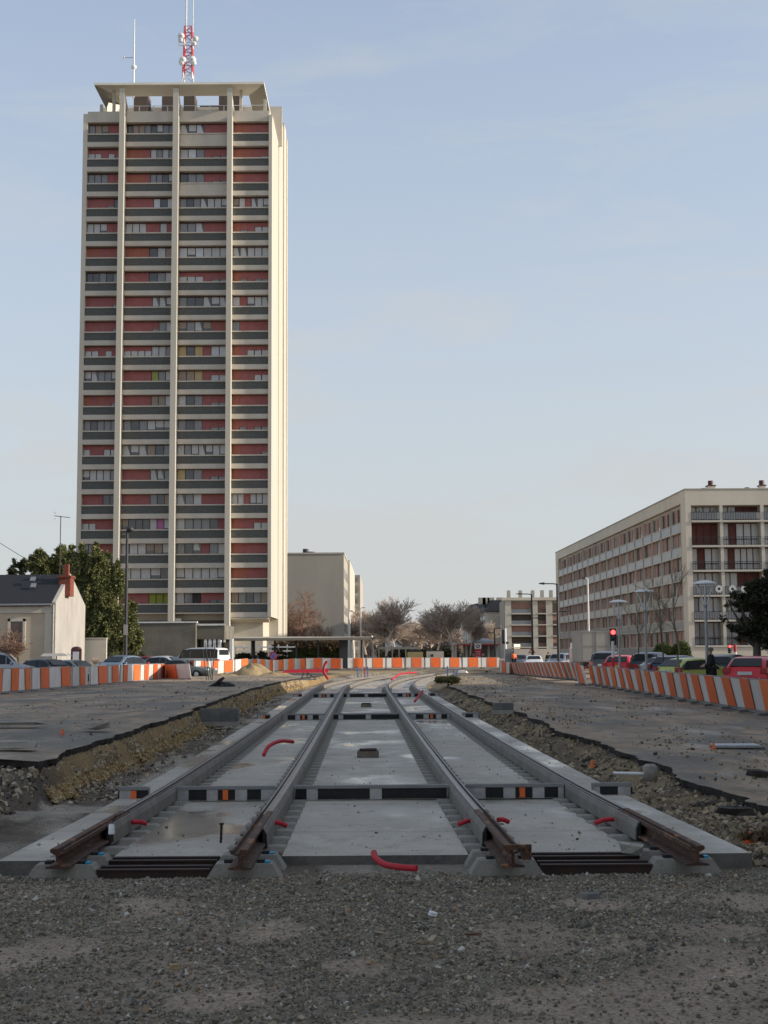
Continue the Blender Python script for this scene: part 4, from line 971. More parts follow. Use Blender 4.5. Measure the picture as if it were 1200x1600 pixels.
for (px, w, h_, dd_) in ((1101, 10, 10, 9), (1112, 12, 15, 5), (1169, 9, 9, 8), (1192, 9, 15, 5), (1240, 9, 12, 6)):
    p = P(px, 760, DR+dd_); x = p.x-c0.x; ww = w/14./2; mb = MB(); mb.box(x-ww, x+ww, dd_, dd_+1.0, zRr-.3, zRr+h_/13.5*.62+.3); ch_ = mb.build('chimney', M['wall_cream'], apt)
    mb = MB(); mb.box(x-ww-.08, x+ww+.08, dd_-.08, dd_+1.08, zRr+h_/13.5*.62+.3, zRr+h_/13.5*.62+.42); mb.tube([(x, dd_+.5, zRr+h_/13.5*.62+.4), (x, dd_+.5, zRr+h_/13.5+.55)], .3, 10); mb.build('chimney_pot', M['redframe'], ch_)
# ground floor of the long side: dark openings with piers
mb = MB(); mb.box(2.2, L-3.2, -.45, .05, fz[5]-1.28, fz[5]-1.15, 0, Ms)
apt_low = mb.build('canopy_band', M['band'], apt)
# unseen block added right of the frame to cast shade over the works
nb = empty('unseen_shade_block', (31.5, -62, -.1), label='unseen cream block right of the frame, added to shade the works', cat='apartment block')
mb = MB(); mb.box(0, 14, 0, 130.5, -1, 20.5); mb.build('walls', M['wall_cream'], nb)
for q in range(6):
    mb = MB(); mb.box(-.06, -.004, 2, 128, 1.2+q*3.1, 2.7+q*3.1); mb.build('window_band', M['glass_d'], nb)
mb = MB(); mb.box(-.3, 14.3, -.3, 130.8, 20.51, 20.8); mb.build('roof', M['band'], nb)

# ================================================================== grey blocks behind the tower
DG = 205.0
a = P(448, 990, DG); b_ = P(537.5, 990, DG); gl = empty('gable_block', (a.x, DG, 0), label='grey-beige block with a windowless gable wall right of the tower', cat='apartment block')
zg = zat(500, 865.5, DG); wx = b_.x-a.x
mb = MB(); mb.box(-9, wx, 0, 22, 0, zg); mb.build('wall', M['wall_mid'], gl)
mb = MB(); mb.box(-9.1, wx+.1, -.1, 22.1, zg+.002, zg+.22); mb.build('roof_edging', M['band'], gl)
x_ = P(547.5, 990, DG+20).x-a.x
mb = MB(); mb.box(wx-1, P(546.5, 900, DG+22).x-a.x, 22.02, 60, 0, zat(545, 890, DG+22)+1.6); mb.build('rear_wing', M['wall_cream2'], gl)
mb = MB()
for q in range(5):
    for w in range(4): mb.box(wx+.002, wx+.05, 2+w*5, 4+w*5, 2+q*2.8, 3.4+q*2.8)
mb.build('window_row', M['curt_g'], gl)
for px, w, h_ in ((477.5, .45, 1.0), (485, .7, .55), (483, .3, .35)):
    x = P(px, 860, DG+3).x-a.x; mb = MB(); mb.tube([(x, 3, zg), (x, 3, zg+h_)], w, 8); mb.build('chimney', M['dark_metal'], gl)
DH = 285.0
a = P(544.5, 990, DH); b_ = P(557, 990, DH); fb = empty('far_block', (a.x, DH, 0), label='narrow far apartment block with a column of small balconies', cat='apartment block')
zg = zat(550, 898.5, DH)
mb = MB(); wx = b_.x-a.x; mb.box(-4, wx+.8, 0, 40, 0, zg); mb.build('wall', M['wall_mid'], fb)
for q in range(8):
    mb = MB(); zq = zg-1.6-q*2.15*1.05; mb.box(wx-.9, wx+.3, -.25, -.01, zq-.7, zq); mb.box(wx-.85, wx+.25, -.05, -.005, zq+.0, zq+1.0, 1); mb.build('balcony', [M['wall_cream2'], M['curt_t']], fb)

# ================================================================== mid-distance buildings at the end of the street (right of centre)
DM = 330.0
a = P(789, 1020, DM); b_ = P(880, 1020, DM); mid = empty('loggia_block', (a.x, DM, 0), label='beige four storey block with loggias and a row of roof chimneys at the street end', cat='apartment block')
zg = zat(830, 938, DM); wx = b_.x-a.x; sc = lambda px: P(px, 1000, DM).x-a.x
mb = MB(); mb.box(0, wx, 1.2, 14, 0, zg); mb.build('rear_wall', M['wall_mid'], mid)
mb = MB(); mb.box(-.6, wx, -.4, 1.3, zg+.01, zg+.7); mb.build('roof', M['wall_cream'], mid)
for p0, p1 in ((790, 799.5), (831, 841), (854, 864)):
    mb = MB(); mb.box(sc(p0), sc(p1), 0, 1.2, 0, zg); mb.build('pier', M['wall_cream2'], mid)
for r_ in range(4):
    z_ = zat(815, 958+17.6*r_, DM)
    for p0, p1 in ((799.5, 831), (841, 854), (864, 878)):
        f = MB(); f.box(sc(p0), sc(p1), -.15, 1.2, z_-.28, z_); fo = f.build('balcony', M['wall_cream2'], mid)
        g_ = MB(); g_.box(sc(p0)+.02, sc(p1)-.02, .1, .16, z_, z_+.95, 0); g_.box(sc(p0)+.02, sc(p1)-.02, .9, 1.15, z_+.95, z_+2.4, 1 if (r_+p0) % 2 < 1 else 2)
        g_.build('loggia_glazing', [M['greyglass'] if p0 < 840 else M['brownpanel'], M['brownpanel'], M['brown_shut']], fo)
for px in (805.5, 810.5):
    x = P(px, 1010, DM).x-a.x; z_ = zat(800, 1010, DM); mb = MB(); mb.box(x-.35, x+.35, .0, .05, z_-.5, z_+.5); mb.build('lit_window', M['litwin'], mid)
mb = MB(); mb.box(sc(795), sc(880), -.5, .6, 0, zat(830, 1014, DM)+.0); mb.build('ground_storey', M['band'], mid)
for px in (798, 816.5, 836, 851, 865):
    x = sc(px); mb = MB(); mb.box(x-.4, x+.4, 3, 4.2, zg+.6, zg+2.6); c_ = mb.build('chimney', M['wall_mid'], mid)
DA = 345.0
a = P(737, 1020, DA); b_ = P(790, 1020, DA); ms = empty('mansard_block', (a.x, DA, 0), label='pale building with a dark slate mansard roof beside the bare avenue trees', cat='apartment block')
sc2 = lambda px: P(px, 1000, DA).x-a.x; zg = zat(770, 956, DA)
mb = MB(); xm = sc2(761.5)
mb.add([(xm, 0, 0), (sc2(792), 0, 0), (sc2(792), 30, 0), (0, 40, 0), (xm, 0, zg), (sc2(792), 0, zg), (sc2(792), 30, zg), (0, 40, zg)], [(0,1,5,4),(1,2,6,5),(2,3,7,6),(3,0,4,7),(4,5,6,7)]); mb.build('wall', M['wall_cream2'], ms)
mb = MB(); zr_ = zat(770, 937, DA)
mb.add([(xm-.5, -.5, zg+.01), (sc2(792), -.5, zg+.01), (sc2(792), 30, zg+.01), (-.5, 40.5, zg+.01), (xm+1.5, 2.5, zr_), (sc2(792)-1, 2.5, zr_), (sc2(792)-1, 28, zr_), (2, 38, zr_)], [(0,1,5,4),(1,2,6,5),(2,3,7,6),(3,0,4,7),(4,5,6,7),(3,2,1,0)])
rf = mb.build('roof', M['slate'], ms)
for px in (757, 763, 771, 786):
    x = sc2(px); mb = MB(); mb.box(x-.9, x+.9, 6, 8, zr_-1, zr_+.8); mb.build('chimney', M['wall_mid'], rf)
mb = MB()
for r_ in range(4):
    for t in np.linspace(.08, .92, 9):
        x, y = xm*(1-t), 40*t; z_ = zg-2.6-r_*2.9; nx, ny = -40/math.hypot(40, xm), -xm/math.hypot(40, xm)
        mb.slabq((x+nx*.06, y+ny*.06, z_), (x+nx*.06-xm*.03, y+ny*.06+1.2, z_), (x+nx*.06-xm*.03, y+ny*.06+1.2, z_+1.7), (x+nx*.06, y+ny*.06, z_+1.7), .05)
mb.build('window_row', M['curt_g'], ms)
mb = MB(); mb.box(xm, sc2(792), -.05, -.01, zat(770, 980, DA)-.1, zat(770, 980, DA)+.1); mb.box(xm, sc2(792), -.05, -.01, zat(770, 997, DA)-.1, zat(770, 997, DA)+.1); mb.build('string_course', M['band'], ms)

# ================================================================== left house
DHs = 95.0
cR = P(83, 1020, DHs); hw = 9.4
zc_, ze = -.0, zat(82, 941, DHs)
xg = cR.x; hs = empty('stone_house', (xg, DHs, .1), label='small rendered house with black slate roof and brick chimney at the left edge', cat='house')
ze -= .1; zrg = zat(104, 897, DHs+hw*.46)-.1; Lh = 14.0
mb = MB(); mb.box(-Lh, -.16, 0, hw, 0, ze); mb.build('front_wall', mat('house_render', (.52,.44,.33), (.45,.38,.285), .8, rough=.9, bump=.003, bscale=30, fine=.07), hs)
ym = hw*.46
mb = MB(); mb.add([(-.15, 0, 0), (-.15, hw, 0), (-.15, hw, ze+.1), (-.15, ym, zrg+.05), (-.15, 0, ze), (.12, 0, 0), (.12, hw, 0), (.12, hw, ze+.1), (.12, ym, zrg+.05), (.12, 0, ze)],
                  [(4,3,2,1,0),(5,6,7,8,9),(0,5,9,4),(4,9,8,3),(3,8,7,2),(2,7,6,1)]); mb.build('gable_wall', M['offwhite'], hs)
mb = MB(); mb.slabq((-Lh, -.35, ze-.15), (-.16, -.35, ze-.15), (-.16, ym, zrg-.02), (-Lh, ym, zrg-.02), .14); mb.slabq((-.16, hw+.3, ze-.1), (-Lh, hw+.3, ze-.1), (-Lh, ym, zrg-.02), (-.16, ym, zrg-.02), .14)
rf = mb.build('roof', M['slate'], hs)
mb = MB()
for y in (.22, .72): mb.slabq((-2.1-y*.4, y*0+1.5+y*1.2, ze+.95+y), (-1.75-y*.4, 1.5+y*1.2, ze+.95+y), (-1.75-y*.4, 1.85+y*1.2, ze+1.25+y), (-2.1-y*.4, 1.85+y*1.2, ze+1.25+y), .1)
mb.build('roof_window', M['steel'], rf)
mb = MB(); mb.box(-.34, .50, ym-1.7, ym-.5, zrg-1.7, zrg-.35); mb.box(-.42, .58, ym-1.8, ym-.4, zrg-.35, zrg-.2); mb.box(-.1, .26, ym-1.3, ym-.9, zrg-.2, zrg+.65)
mb.build('chimney', M['brick'], rf)
mb = MB(); mb.box(-Lh, .0, -.08, -.005, ze-.75, ze-.28); mb.box(-.62, -.2, -.06, -.006, 0, ze-.75); mb.build('cornice', M['wall_cream2'], hs)
mb = MB(); mb.box(-Lh, -.1, -.42, -.30, ze-.22, ze-.10); mb.tube([(-.02, -.1, ze-.2), (-.02, -.1, 0)], .07, 8); mb.build('gutter', M['steel'], hs)
xw = P(26, 990, DHs).x-xg
mb = MB(); zw0, zw1 = zat(26, 1009, DHs)-.1, zat(26, 971, DHs)-.1
mb.box(xw-.62, xw-.44, -.09, -.005, zw0-.1, zw1+.2); mb.box(xw+.44, xw+.62, -.09, -.005, zw0-.1, zw1+.2); mb.box(xw-.62, xw+.62, -.09, -.005, zw1+.002, zw1+.22); mb.box(xw-.66, xw+.66, -.14, -.004, zw0-.22, zw0-.02)
f = mb.build('window', M['wall_cream2'], hs)
mb = MB(); mb.box(xw-.44, xw+.44, -.03, -.004, zw0, zw1, 0)
for q in (-.42, -.2, .02, .2, .38): mb.box(xw+q, xw+q+.06, -.06, -.031, zw0, zw1, 1)
for q in (.3, .6): mb.box(xw-.42, xw+.44, -.055, -.032, zw0+(zw1-zw0)*q, zw0+(zw1-zw0)*q+.05, 1)
mb.build('pane', [M['glass_d'], M['wood']], f)
# garden wall beside the house
a = P(131, 1020, DHs+10.5); c = P(166, 1020, DHs+10.5)
mb = MB(); mb.box(0, c.x-a.x, 0, .3, 0, zat(150, 998, DHs+10.5)-.1); mb.box(-.03, c.x-a.x+.03, -.04, .34, zat(150, 998, DHs+10.5)-.098, zat(150, 998, DHs+10.5)-.02)
setp(mb.build('garden_wall', M['wall_cream2'], loc=(a.x, DHs+10.5, .1)), 'pale rendered garden wall between the house gable and the conifer', 'wall')  # brighter wall colour stands in for sun on this face
# small dark info column in front of the gable
e = empty('notice_column', P(119, 1036, 88), label='dark framed notice column standing in front of the white gable wall', cat='notice board'); e.location.z = .1
mb = MB(); zt_ = zat(119, 1011, 88)-.1; mb.box(-.33, .33, -.12, .12, 0, zt_-.12); mb.lathe([(.33, 0), (.27, .1), (.1, .15), (0.01, .16)], 10, 0, Matrix.Translation((0, 0, zt_-.12)) @ Matrix.Diagonal((1, .4, 1, 1))); mb.build('frame', M['redframe'], e)
mb = MB(); mb.box(-.2, .2, -.15, -.125, zt_-1.1, zt_-.3); mb.build('notice', M['curt_w'], e)
# tilted pale awning / trailer cover in front of the gable
p = P(88, 1024, 84); e = empty('parasol_canopy', (p.x, 84, .1), label='flat cream canopy standing over the dark cars before the white gable', cat='canopy')
z_ = zat(88, 1024, 84)-.1
mb = MB(); mb.add([(-.85, -.6, z_-.05), (.85, -.6, z_-.05), (.85, .6, z_-.05), (-.85, .6, z_-.05), (-.7, -.45, z_+.12), (.6, -.45, z_+.12), (.6, .45, z_+.12), (-.7, .45, z_+.12)], [(0,1,5,4),(1,2,6,5),(2,3,7,6),(3,0,4,7),(4,5,6,7),(3,2,1,0)]); mb.build('cover', M['offwhite'], e)
mb = MB(); mb.tube([(0, 0, 0), (0, 0, z_)], .04, 6); mb.build('pole', M['dark_metal'], e)
# low grey building with glazed entrance
DB = 125.0
a = P(190, 1020, DB); c = P(305.5, 1020, DB); bd = empty('low_building', (a.x, DB, .1), label='low grey rendered building with a glazed entrance wing before the tower', cat='building')
zt_ = zat(260, 973.5, DB)-.1; wx = c.x-a.x
mb = MB(); mb.box(-4, wx, 0, .5, 0, zt_); mb.box(wx-1.9, wx, .5, 9, 0, zt_-.02); mb.build('wall', M['grey_wall'], bd)
mb = MB(); mb.box(-4, wx+.12, -.1, .6, zt_+.002, zt_+.14); mb.build('coping', M['white'], bd)
x1 = P(318, 990, DB+1).x-a.x; x2_ = P(366, 990, DB+9).x-a.x
mb = MB(); zq = zat(340, 978, DB+5)-.1
mb.box(wx+.0, x2_, .8, 9.0, zq-1.3, zq); mb.box(wx, x2_-.0, 8.5, 9, 0, zq-1.3); mb.build('wing_roof', M['grey_wall'], bd)
mb = MB(); mb.box(wx+.1, x2_+.1, .7, .79, zq-.05, zq+.12); mb.box(P(350, 990, DB+1).x-a.x, x2_+.1, .6, .79, zq-1.62, zq-1.35); mb.build('white_trim', M['white'], bd)
for px in (321, 328, 335, 342.5, 361):
    x = P(px, 1000, DB+.8).x-a.x; mb = MB(); mb.box(x-.14, x+.14, .85, 1.6, 0, zq-1.3); mb.build('column', M['white'], bd)
mb = MB(); mb.box(wx+.05, x2_-.1, 1.8, 1.86, 0, zq-1.35); mb.build('glazing', M['carglass'], bd)
# ================================================================== bus station canopy, fence, hedge
DC = 136.0
a = P(364, 1000, DC); c = P(577, 1000, DC); zc_ = zat(470, 999.5, DC); cn = empty('station_canopy', (a.x, DC, .12), label='long flat grey canopy on thin dark posts in front of the tower', cat='canopy')
mb = MB(); wx = c.x-a.x; zq = zc_-.12
mb.add([(0, 0, zq-.05), (wx, 0, zq-.05), (wx-.3, 4, zq-.05), (0, 4, zq-.05), (0, -.1, zq+.18), (wx+.15, -.1, zq+.22), (wx, 4, zq+.3), (0, 4, zq+.4)], [(0,1,5,4),(1,2,6,5),(2,3,7,6),(3,0,4,7),(4,5,6,7),(3,2,1,0)]); mb.build('roof', M['wall_mid'], cn)
for px in (394, 397, 429.5, 463, 497, 531, 565.5):
    x = P(px, 1020, DC+1).x-a.x; mb = MB(); mb.tube([(x, 1, 0), (x, 1, zq-.05)], .11, 8); mb.build('post', M['dark_metal'], cn)
x0, x1 = P(531, 1020, DC+1).x-a.x, P(543, 1020, DC+1).x-a.x
mb = MB(); mb.box(x0, x1, .9, 3, 0, zq-.06); mb.build('kiosk', M['dark_metal'], cn)
mb = MB(); p = P(581, 995.5, DC); mb.lathe([(.02, -.12), (.14, 0), (.02, .12)], 8, 0, Matrix.Translation((p.x-a.x, 0, zq+.25))); mb.build('lamp', M['white'], cn)
e = empty('rail_fence', (P(368, 1020, DC+6).x, DC+6, .12), label='white horizontal rail fence behind the station canopy', cat='fence')
mb = MB(); wx = P(462, 1020, DC+6).x-e.location.x
for q in range(4): mb.box(0, wx, -.03, .03, .9+q*.42, 1.05+q*.42)
mb.build('rails', M['white'], e)
for q in range(8):
    mb = MB(); mb.box(wx*q/7-.06, wx*q/7+.06, .031, .11, 0, 2.5); mb.build('post', M['white'], e)
# ================================================================== vegetation
def bare_tree(seed, h, tr, levels=5, spread=.55, up=.35, kids=(3, 4), first=.22, ratio=.68, twr=.012, droop=0.0, trunk_frac=.22):
    rnd = random.Random(seed); tk, cr = MB(), MB()
    def br(p, d, ln, r, lv):
        n = 3 if lv > 1 else 2; pts = [p]; q = p.copy(); dd_ = d.copy()
        for i in range(n):
            dd_ = (dd_+Vector((rnd.uniform(-1, 1), rnd.uniform(-1, 1), rnd.uniform(-1, 1)))*.16+Vector((0, 0, up*.12-droop*(levels-lv)*.03))).normalized()
            q = q+dd_*ln/n; pts.append(q.copy())
        re = max(twr, r*.6)
        mb = tk if lv >= levels-1 else cr
        mb.tube(pts, [r+(re-r)*i/n for i in range(n+1)], 6 if lv >= levels-1 else 3, cap=False)
        if lv == 0: return
        k = rnd.randint(*kids)
        for i in range(k):
            t = rnd.uniform(.12, 1.0) if lv < levels else rnd.uniform(.25, 1.0); j = min(n-1, int(t*n)); s = pts[j].lerp(pts[j+1], t*n-j)
            ax_ = dd_.orthogonal().normalized(); ax_.rotate(Matrix.Rotation(rnd.uniform(0, 6.283), 3, dd_))
            nd = (dd_*math.cos(spread)+ax_*math.sin(spread*rnd.uniform(.7, 1.35))+Vector((0, 0, up*.25))).normalized()
            br(s, nd, ln*ratio*rnd.uniform(.8, 1.15), re*rnd.uniform(.7, .95), lv-1)
        br(pts[-1], dd_, ln*ratio, re, lv-1)
    tk.tube([(0, 0, -.1), (0, 0, h*trunk_frac*.5), (0.02*h*rnd.uniform(-1, 1), 0, h*trunk_frac)], [tr*1.25, tr, tr*.85], 8, cap=False)
    br(Vector((0, 0, h*trunk_frac)), Vector((0, 0, 1)), h*first, tr*.8, levels)
    mz_ = max(v[2] for v in cr.v); s = h/mz_
    for mb in (tk, cr): mb.v = [(x*s, y*s, z*s) for x, y, z in mb.v]
    return tk, cr
def put_tree(name, tk, cr, loc, lb, cat='tree', group=None, mt=None, rz=0, sc=(1, 1, 1), bark=None):
    e = empty(name, loc, rz, label=lb, cat=cat, group=group); e.scale = sc
    tk.build('trunk', bark or M['bark'], e); cr.build('crown', mt or M['twig'], e); return e
rng2 = np.random.default_rng(12)
def leafmass(name, blobs, n, size, mt, parent, droop=0.0, shell=.55, seed=0):
    """many small leaf-sprays through the volume of several lumpy ellipsoids (cx,cy,cz,rx,ry,rz)"""
    B = np.array(blobs, float); vol = B[:, 3]*B[:, 4]*B[:, 5]; vol = vol**.75; idx = rng2.choice(len(B), n, p=vol/vol.sum())
    v = rng2.normal(size=(n, 3)); v /= np.linalg.norm(v, axis=1, keepdims=True); r = rng2.random(n)**(1/(1+3*shell))
    lump = .78+.5*(fbm(v[:, 0]*3.1+idx*3.3+9, v[:, 2]*3.3+v[:, 1]*2+seed, 100, 3)-.35)
    c = B[idx, :3]+v*B[idx, 3:]*(r*lump)[:, None]
    gap = fbm(c[:, 0]*1.15+c[:, 1]*.8, c[:, 2]*1.5+4, 120+seed, 3); k = gap > .36
    c, v = c[k], v[k]; n = len(c)
    out = v+np.array([0, 0, .35-droop])+rng2.normal(size=(n, 3))*.55; out /= np.linalg.norm(out, axis=1, keepdims=True)
    sd = np.cross(out, rng2.normal(size=(n, 3))); sd /= np.linalg.norm(sd, axis=1, keepdims=True)
    L_ = size*rng2.uniform(.6, 1.5, n)[:, None]; Wd = L_*.36
    bend = np.cross(out, sd)*L_*.12
    p0, p1, p2, p3 = c-out*L_*.4-sd*Wd*.35, c+sd*Wd*.9+bend, c+out*L_, c-sd*Wd*.9+bend
    V_ = np.stack([p0, p1, p2, p3], 1).reshape(-1, 3); i = np.arange(n)*4
    F1 = np.stack([i, i+1, i+2], -1); F2 = np.stack([i, i+2, i+3], -1)
    return bulk(name, V_, np.concatenate([F1, F2]), mt, parent=parent)
random.seed(3)
tk, cr = bare_tree(2, 14, .26, 5, .62, .45, (4, 5), .26, .70, .030, trunk_frac=.10)
tA = put_tree('bare_tree', tk, cr, (0, 0, 0), 'x', bark=M['twig'])
tk, cr = bare_tree(9, 13, .26, 5, .70, .35, (4, 5), .30, .67, .026, trunk_frac=.14)
tB = put_tree('bare_tree', tk, cr, (0, 0, 0), 'x', bark=M['twig'])
# (px, ground depth, top py, source, width factor, label)
AV = [(603, 190, 930, tA, 1.0, 'large bare tree left of the avenue, the nearest one there'), (583, 235, 945, tB, 1.0, 'bare tree behind the large left-hand avenue tree'),
      (708, 200, 934, tB, 1.08, 'large bare tree right of the avenue, the nearest one there'), (682, 250, 950, tA, 1.15, 'bare avenue tree just left of the large right-hand one'),
      (735, 215, 945, tA, .8, 'bare tree in front of the slate roofed building'), (657, 320, 966, tB, 1.4, 'far bare tree in the middle of the avenue, left of the others'),
      (672, 330, 962, tA, 1.3, 'far bare tree closing the avenue'), (640, 360, 973, tA, 1.5, 'lowest far bare tree at the end of the avenue'),
      (618, 300, 965, tB, 1.1, 'far bare tree right behind the large left-hand one'), (572, 262, 955, tA, 1.0, 'bare tree partly hidden by the narrow far block'),
      (760, 250, 968, tB, .7, 'small bare tree by the petrol station')]
used = set()
for px, d, tp, src, wf, lb in AV:
    h = zat(px, tp, d)-.12; o = src if src.name not in used else copy_tree(src); used.add(src.name)
    hh = 14. if src is tA else 13.
    o.location = (P(px, 1000, d).x, d, .12); o.scale = (h/hh*wf*1.32, h/hh*wf*1.2, h/hh); o.rotation_euler.z = px*.7; setp(o, lb, 'tree', 'bare trees along the far avenue')
# the far wooded end of the avenue, too dense to count
bl = []; rb_ = random.Random(8)
for px in range(560, 775, 9):
    p = P(px, 1000, 430); tp = P(px, 984+rb_.uniform(-7, 6)+abs(px-665)*.03, 430).z; bl.append((p.x, 430+rb_.uniform(-8, 8), tp*.5, 2.6, 3, tp*.56))
_o = leafmass('far_trees', bl, 26000, .75, M['twig'], None, 0, seed=20)
setp(_o, 'far brown mass of bare trees closing the end of the avenue', 'trees', kind='stuff')
# reddish bare tree before the gable
tk, cr = bare_tree(15, 9.5, .17, 5, .72, .3, (3, 4), .30, .68, .016, trunk_frac=.12)
for k, (px, d, tp, lb) in enumerate(((474, 170, 915, 'reddish bare tree before the windowless gable'), (500, 176, 950, 'lower reddish bare tree at the right of the windowless gable'), (455, 168, 935, 'reddish bare tree touching the tower flank'))):
    h = zat(px, tp, d)-.12
    if k == 0: t0 = o = put_tree('bare_tree', tk, cr, (0, 0, 0), lb, group='reddish bare trees before the gable', mt=M['twig_red'], bark=M['twig_red'])
    else: o = copy_tree(t0)
    o.location = (P(px, 1000, d).x, d, .12); o.scale = (h/9.5*.95,)*2+(h/9.5,); o.rotation_euler.z = k*2.1; setp(o, lb, 'tree')
# slim young trees by the parking on the right
tk, cr = bare_tree(31, 6.0, .055, 4, .50, .55, (3, 3), .34, .60, .0045, trunk_frac=.34)
tk2, cr2 = bare_tree(34, 6.0, .050, 4, .46, .6, (3, 3), .34, .60, .0045, trunk_frac=.34)
srcs = []
for k, (px, d, tp, lb) in enumerate(((1062.5, 52, 866, 'tall slim young bare tree with the palest trunk, between blue and lime cars'), (1036.5, 61, 890, 'slim young bare tree standing before the silver parked car'),
                                     (1009, 66, 905, 'slim young bare tree standing before the black parked car'), (998, 71, 915, 'slim young bare tree right of the small red estate car'))):
    h = zat(px, tp, d)+.15
    if k < 2: o = put_tree('young_tree', *((tk, cr) if k == 0 else (tk2, cr2)), (0, 0, 0), lb, group='young trees along the parking bays', mt=M['twig_pale'] if k != 1 else M['twig_pale'], bark=M['twig_pale'] if k == 0 else M['bark']); srcs.append(o)
    else: o = copy_tree(srcs[k % 2])
    o.location = (P(px, 1040, d).x, d, -.15); o.scale = (h/6.*1.0, h/6.*1.0, h/6.); o.rotation_euler.z = k*1.3; setp(o, lb, 'tree')

def conifer(loc, blobs, n, size, mt, lb, droop, name='conifer', trunk=(.3, 4), seed=0):
    e = empty(name, loc, label=lb, cat='tree'); mb = MB(); mb.tube([(0, 0, 0), (0.05, 0, trunk[1]*.5), (0, .05, trunk[1])], [trunk[0], trunk[0]*.8, trunk[0]*.4], 8); mb.build('trunk', M['bark'], e)
    # boughs: tufted arcs of sprays over a sparse inner fill
    B = np.array(blobs, float); nb = int(n/330); vol = (B[:, 3]*B[:, 5]); ib = rng2.choice(len(B), nb, p=vol/vol.sum())
    az = rng2.uniform(0, 2*np.pi, nb); el = np.arcsin(rng2.uniform(-.75, 1, nb)); L_ = rng2.uniform(.72, 1.12, nb)
    per = 250; t = rng2.uniform(.35, 1.05, (nb, per)); dr = np.stack([np.cos(az)*np.cos(el), np.sin(az)*np.cos(el), np.sin(el)], -1)
    c = B[ib, None, :3]+dr[:, None]*B[ib, None, 3:]*(t*L_[:, None])[..., None]
    c[..., 2] += (.25*t-(.25+.8*max(droop, .1))*t**3)*B[ib, 5][:, None]*.55
    sp = .10+.16*rng2.random((nb, 1, 1)); c += rng2.normal(size=c.shape)*sp*(1.25-t[..., None]*.8)*np.array([1, 1, .7])*(B[ib, 3][:, None, None]/1.4)**.5
    tone = np.repeat(np.arange(nb), per); c = c.reshape(-1, 3); k = len(c); dd_ = np.repeat(dr, per, axis=0)+np.array([0, 0, -droop*.9])+rng2.normal(size=(k, 3))*.45; dd_ /= np.linalg.norm(dd_, axis=1, keepdims=True)
    sd = np.cross(dd_, rng2.normal(size=(k, 3))); sd /= np.linalg.norm(sd, axis=1, keepdims=True); ln = size*rng2.uniform(.5, 1.3, k)[:, None]
    V_ = np.stack([c-dd_*ln*.4, c+sd*ln*.26, c+dd_*ln, c-sd*ln*.26], 1).reshape(-1, 3); i = np.arange(k)*4
    crown = bulk('crown', V_, np.concatenate([np.stack([i, i+1, i+2], -1), np.stack([i, i+2, i+3], -1)]), mt, parent=e)
    leafmass('inner_foliage', [(b0, b1, b2, b3*.82, b4*.82, b5*.82) for b0, b1, b2, b3, b4, b5 in blobs], n//4, size*1.1, mt, e, droop, seed=seed); return e
def blobs_px(loc, d, L_):   # px,py,rx_px,rz_px, depth offset
    s = FPX/d; o = []
    for px, py, rx_, rz_, dy in L_:
        p = P(px, py, d+dy); o.append((p.x-loc[0], dy, p.z-loc[2], rx_/s, rx_/s*.85, rz_/s))
    return o
d = 112.; loc = (P(160, 1020, d).x, d, .1)
conifer(loc, blobs_px(loc, d, [(125, 880, 22, 32, 0), (150, 880, 18, 34, -.5), (135, 920, 34, 36, 0), (160, 930, 38, 48, 0), (175, 970, 36, 40, -.6), (190, 1000, 32, 28, -.8), (150, 985, 24, 42, .5), (186, 905, 14, 30, 0), (205, 985, 16, 34, -.5), (110, 905, 20, 26, .5), (172, 895, 9, 22, 0), (205, 950, 9, 20, 0), (214, 1005, 12, 16, -.5), (112, 862, 8, 16, 0), (150, 860, 6, 18, 0), (128, 858, 6, 16, 0), (168, 872, 6, 18, 0), (184, 885, 6, 18, 0)]),
        150000, .125, M['leaf'], 'large drooping conifer between the house and the street lamp', .75, trunk=(.35, 7), seed=1)
d = 118.; loc = (P(75, 1020, d).x, d, .1)
conifer(loc, blobs_px(loc, d, [(70, 885, 26, 26, 0), (98, 880, 18, 30, 0), (62, 868, 10, 16, 0), (95, 862, 9, 16, 0), (75, 920, 32, 26, 0), (50, 880, 10, 22, 0)]), 52000, .135, M['leaf'], 'conifer crown rising behind the slate roof, left of the big drooping one', .2, trunk=(.3, 7), seed=2)
d = 124.; loc = (P(26, 1020, d).x, d, .1)
conifer(loc, blobs_px(loc, d, [(26, 892, 13, 18, 0), (36, 885, 9, 18, 0), (22, 905, 16, 22, 0), (30, 930, 20, 22, 0)]), 8000, .22, M['leaf_dark'], 'small dark conifer behind the house roof at the far left', .2, trunk=(.2, 6), seed=3)
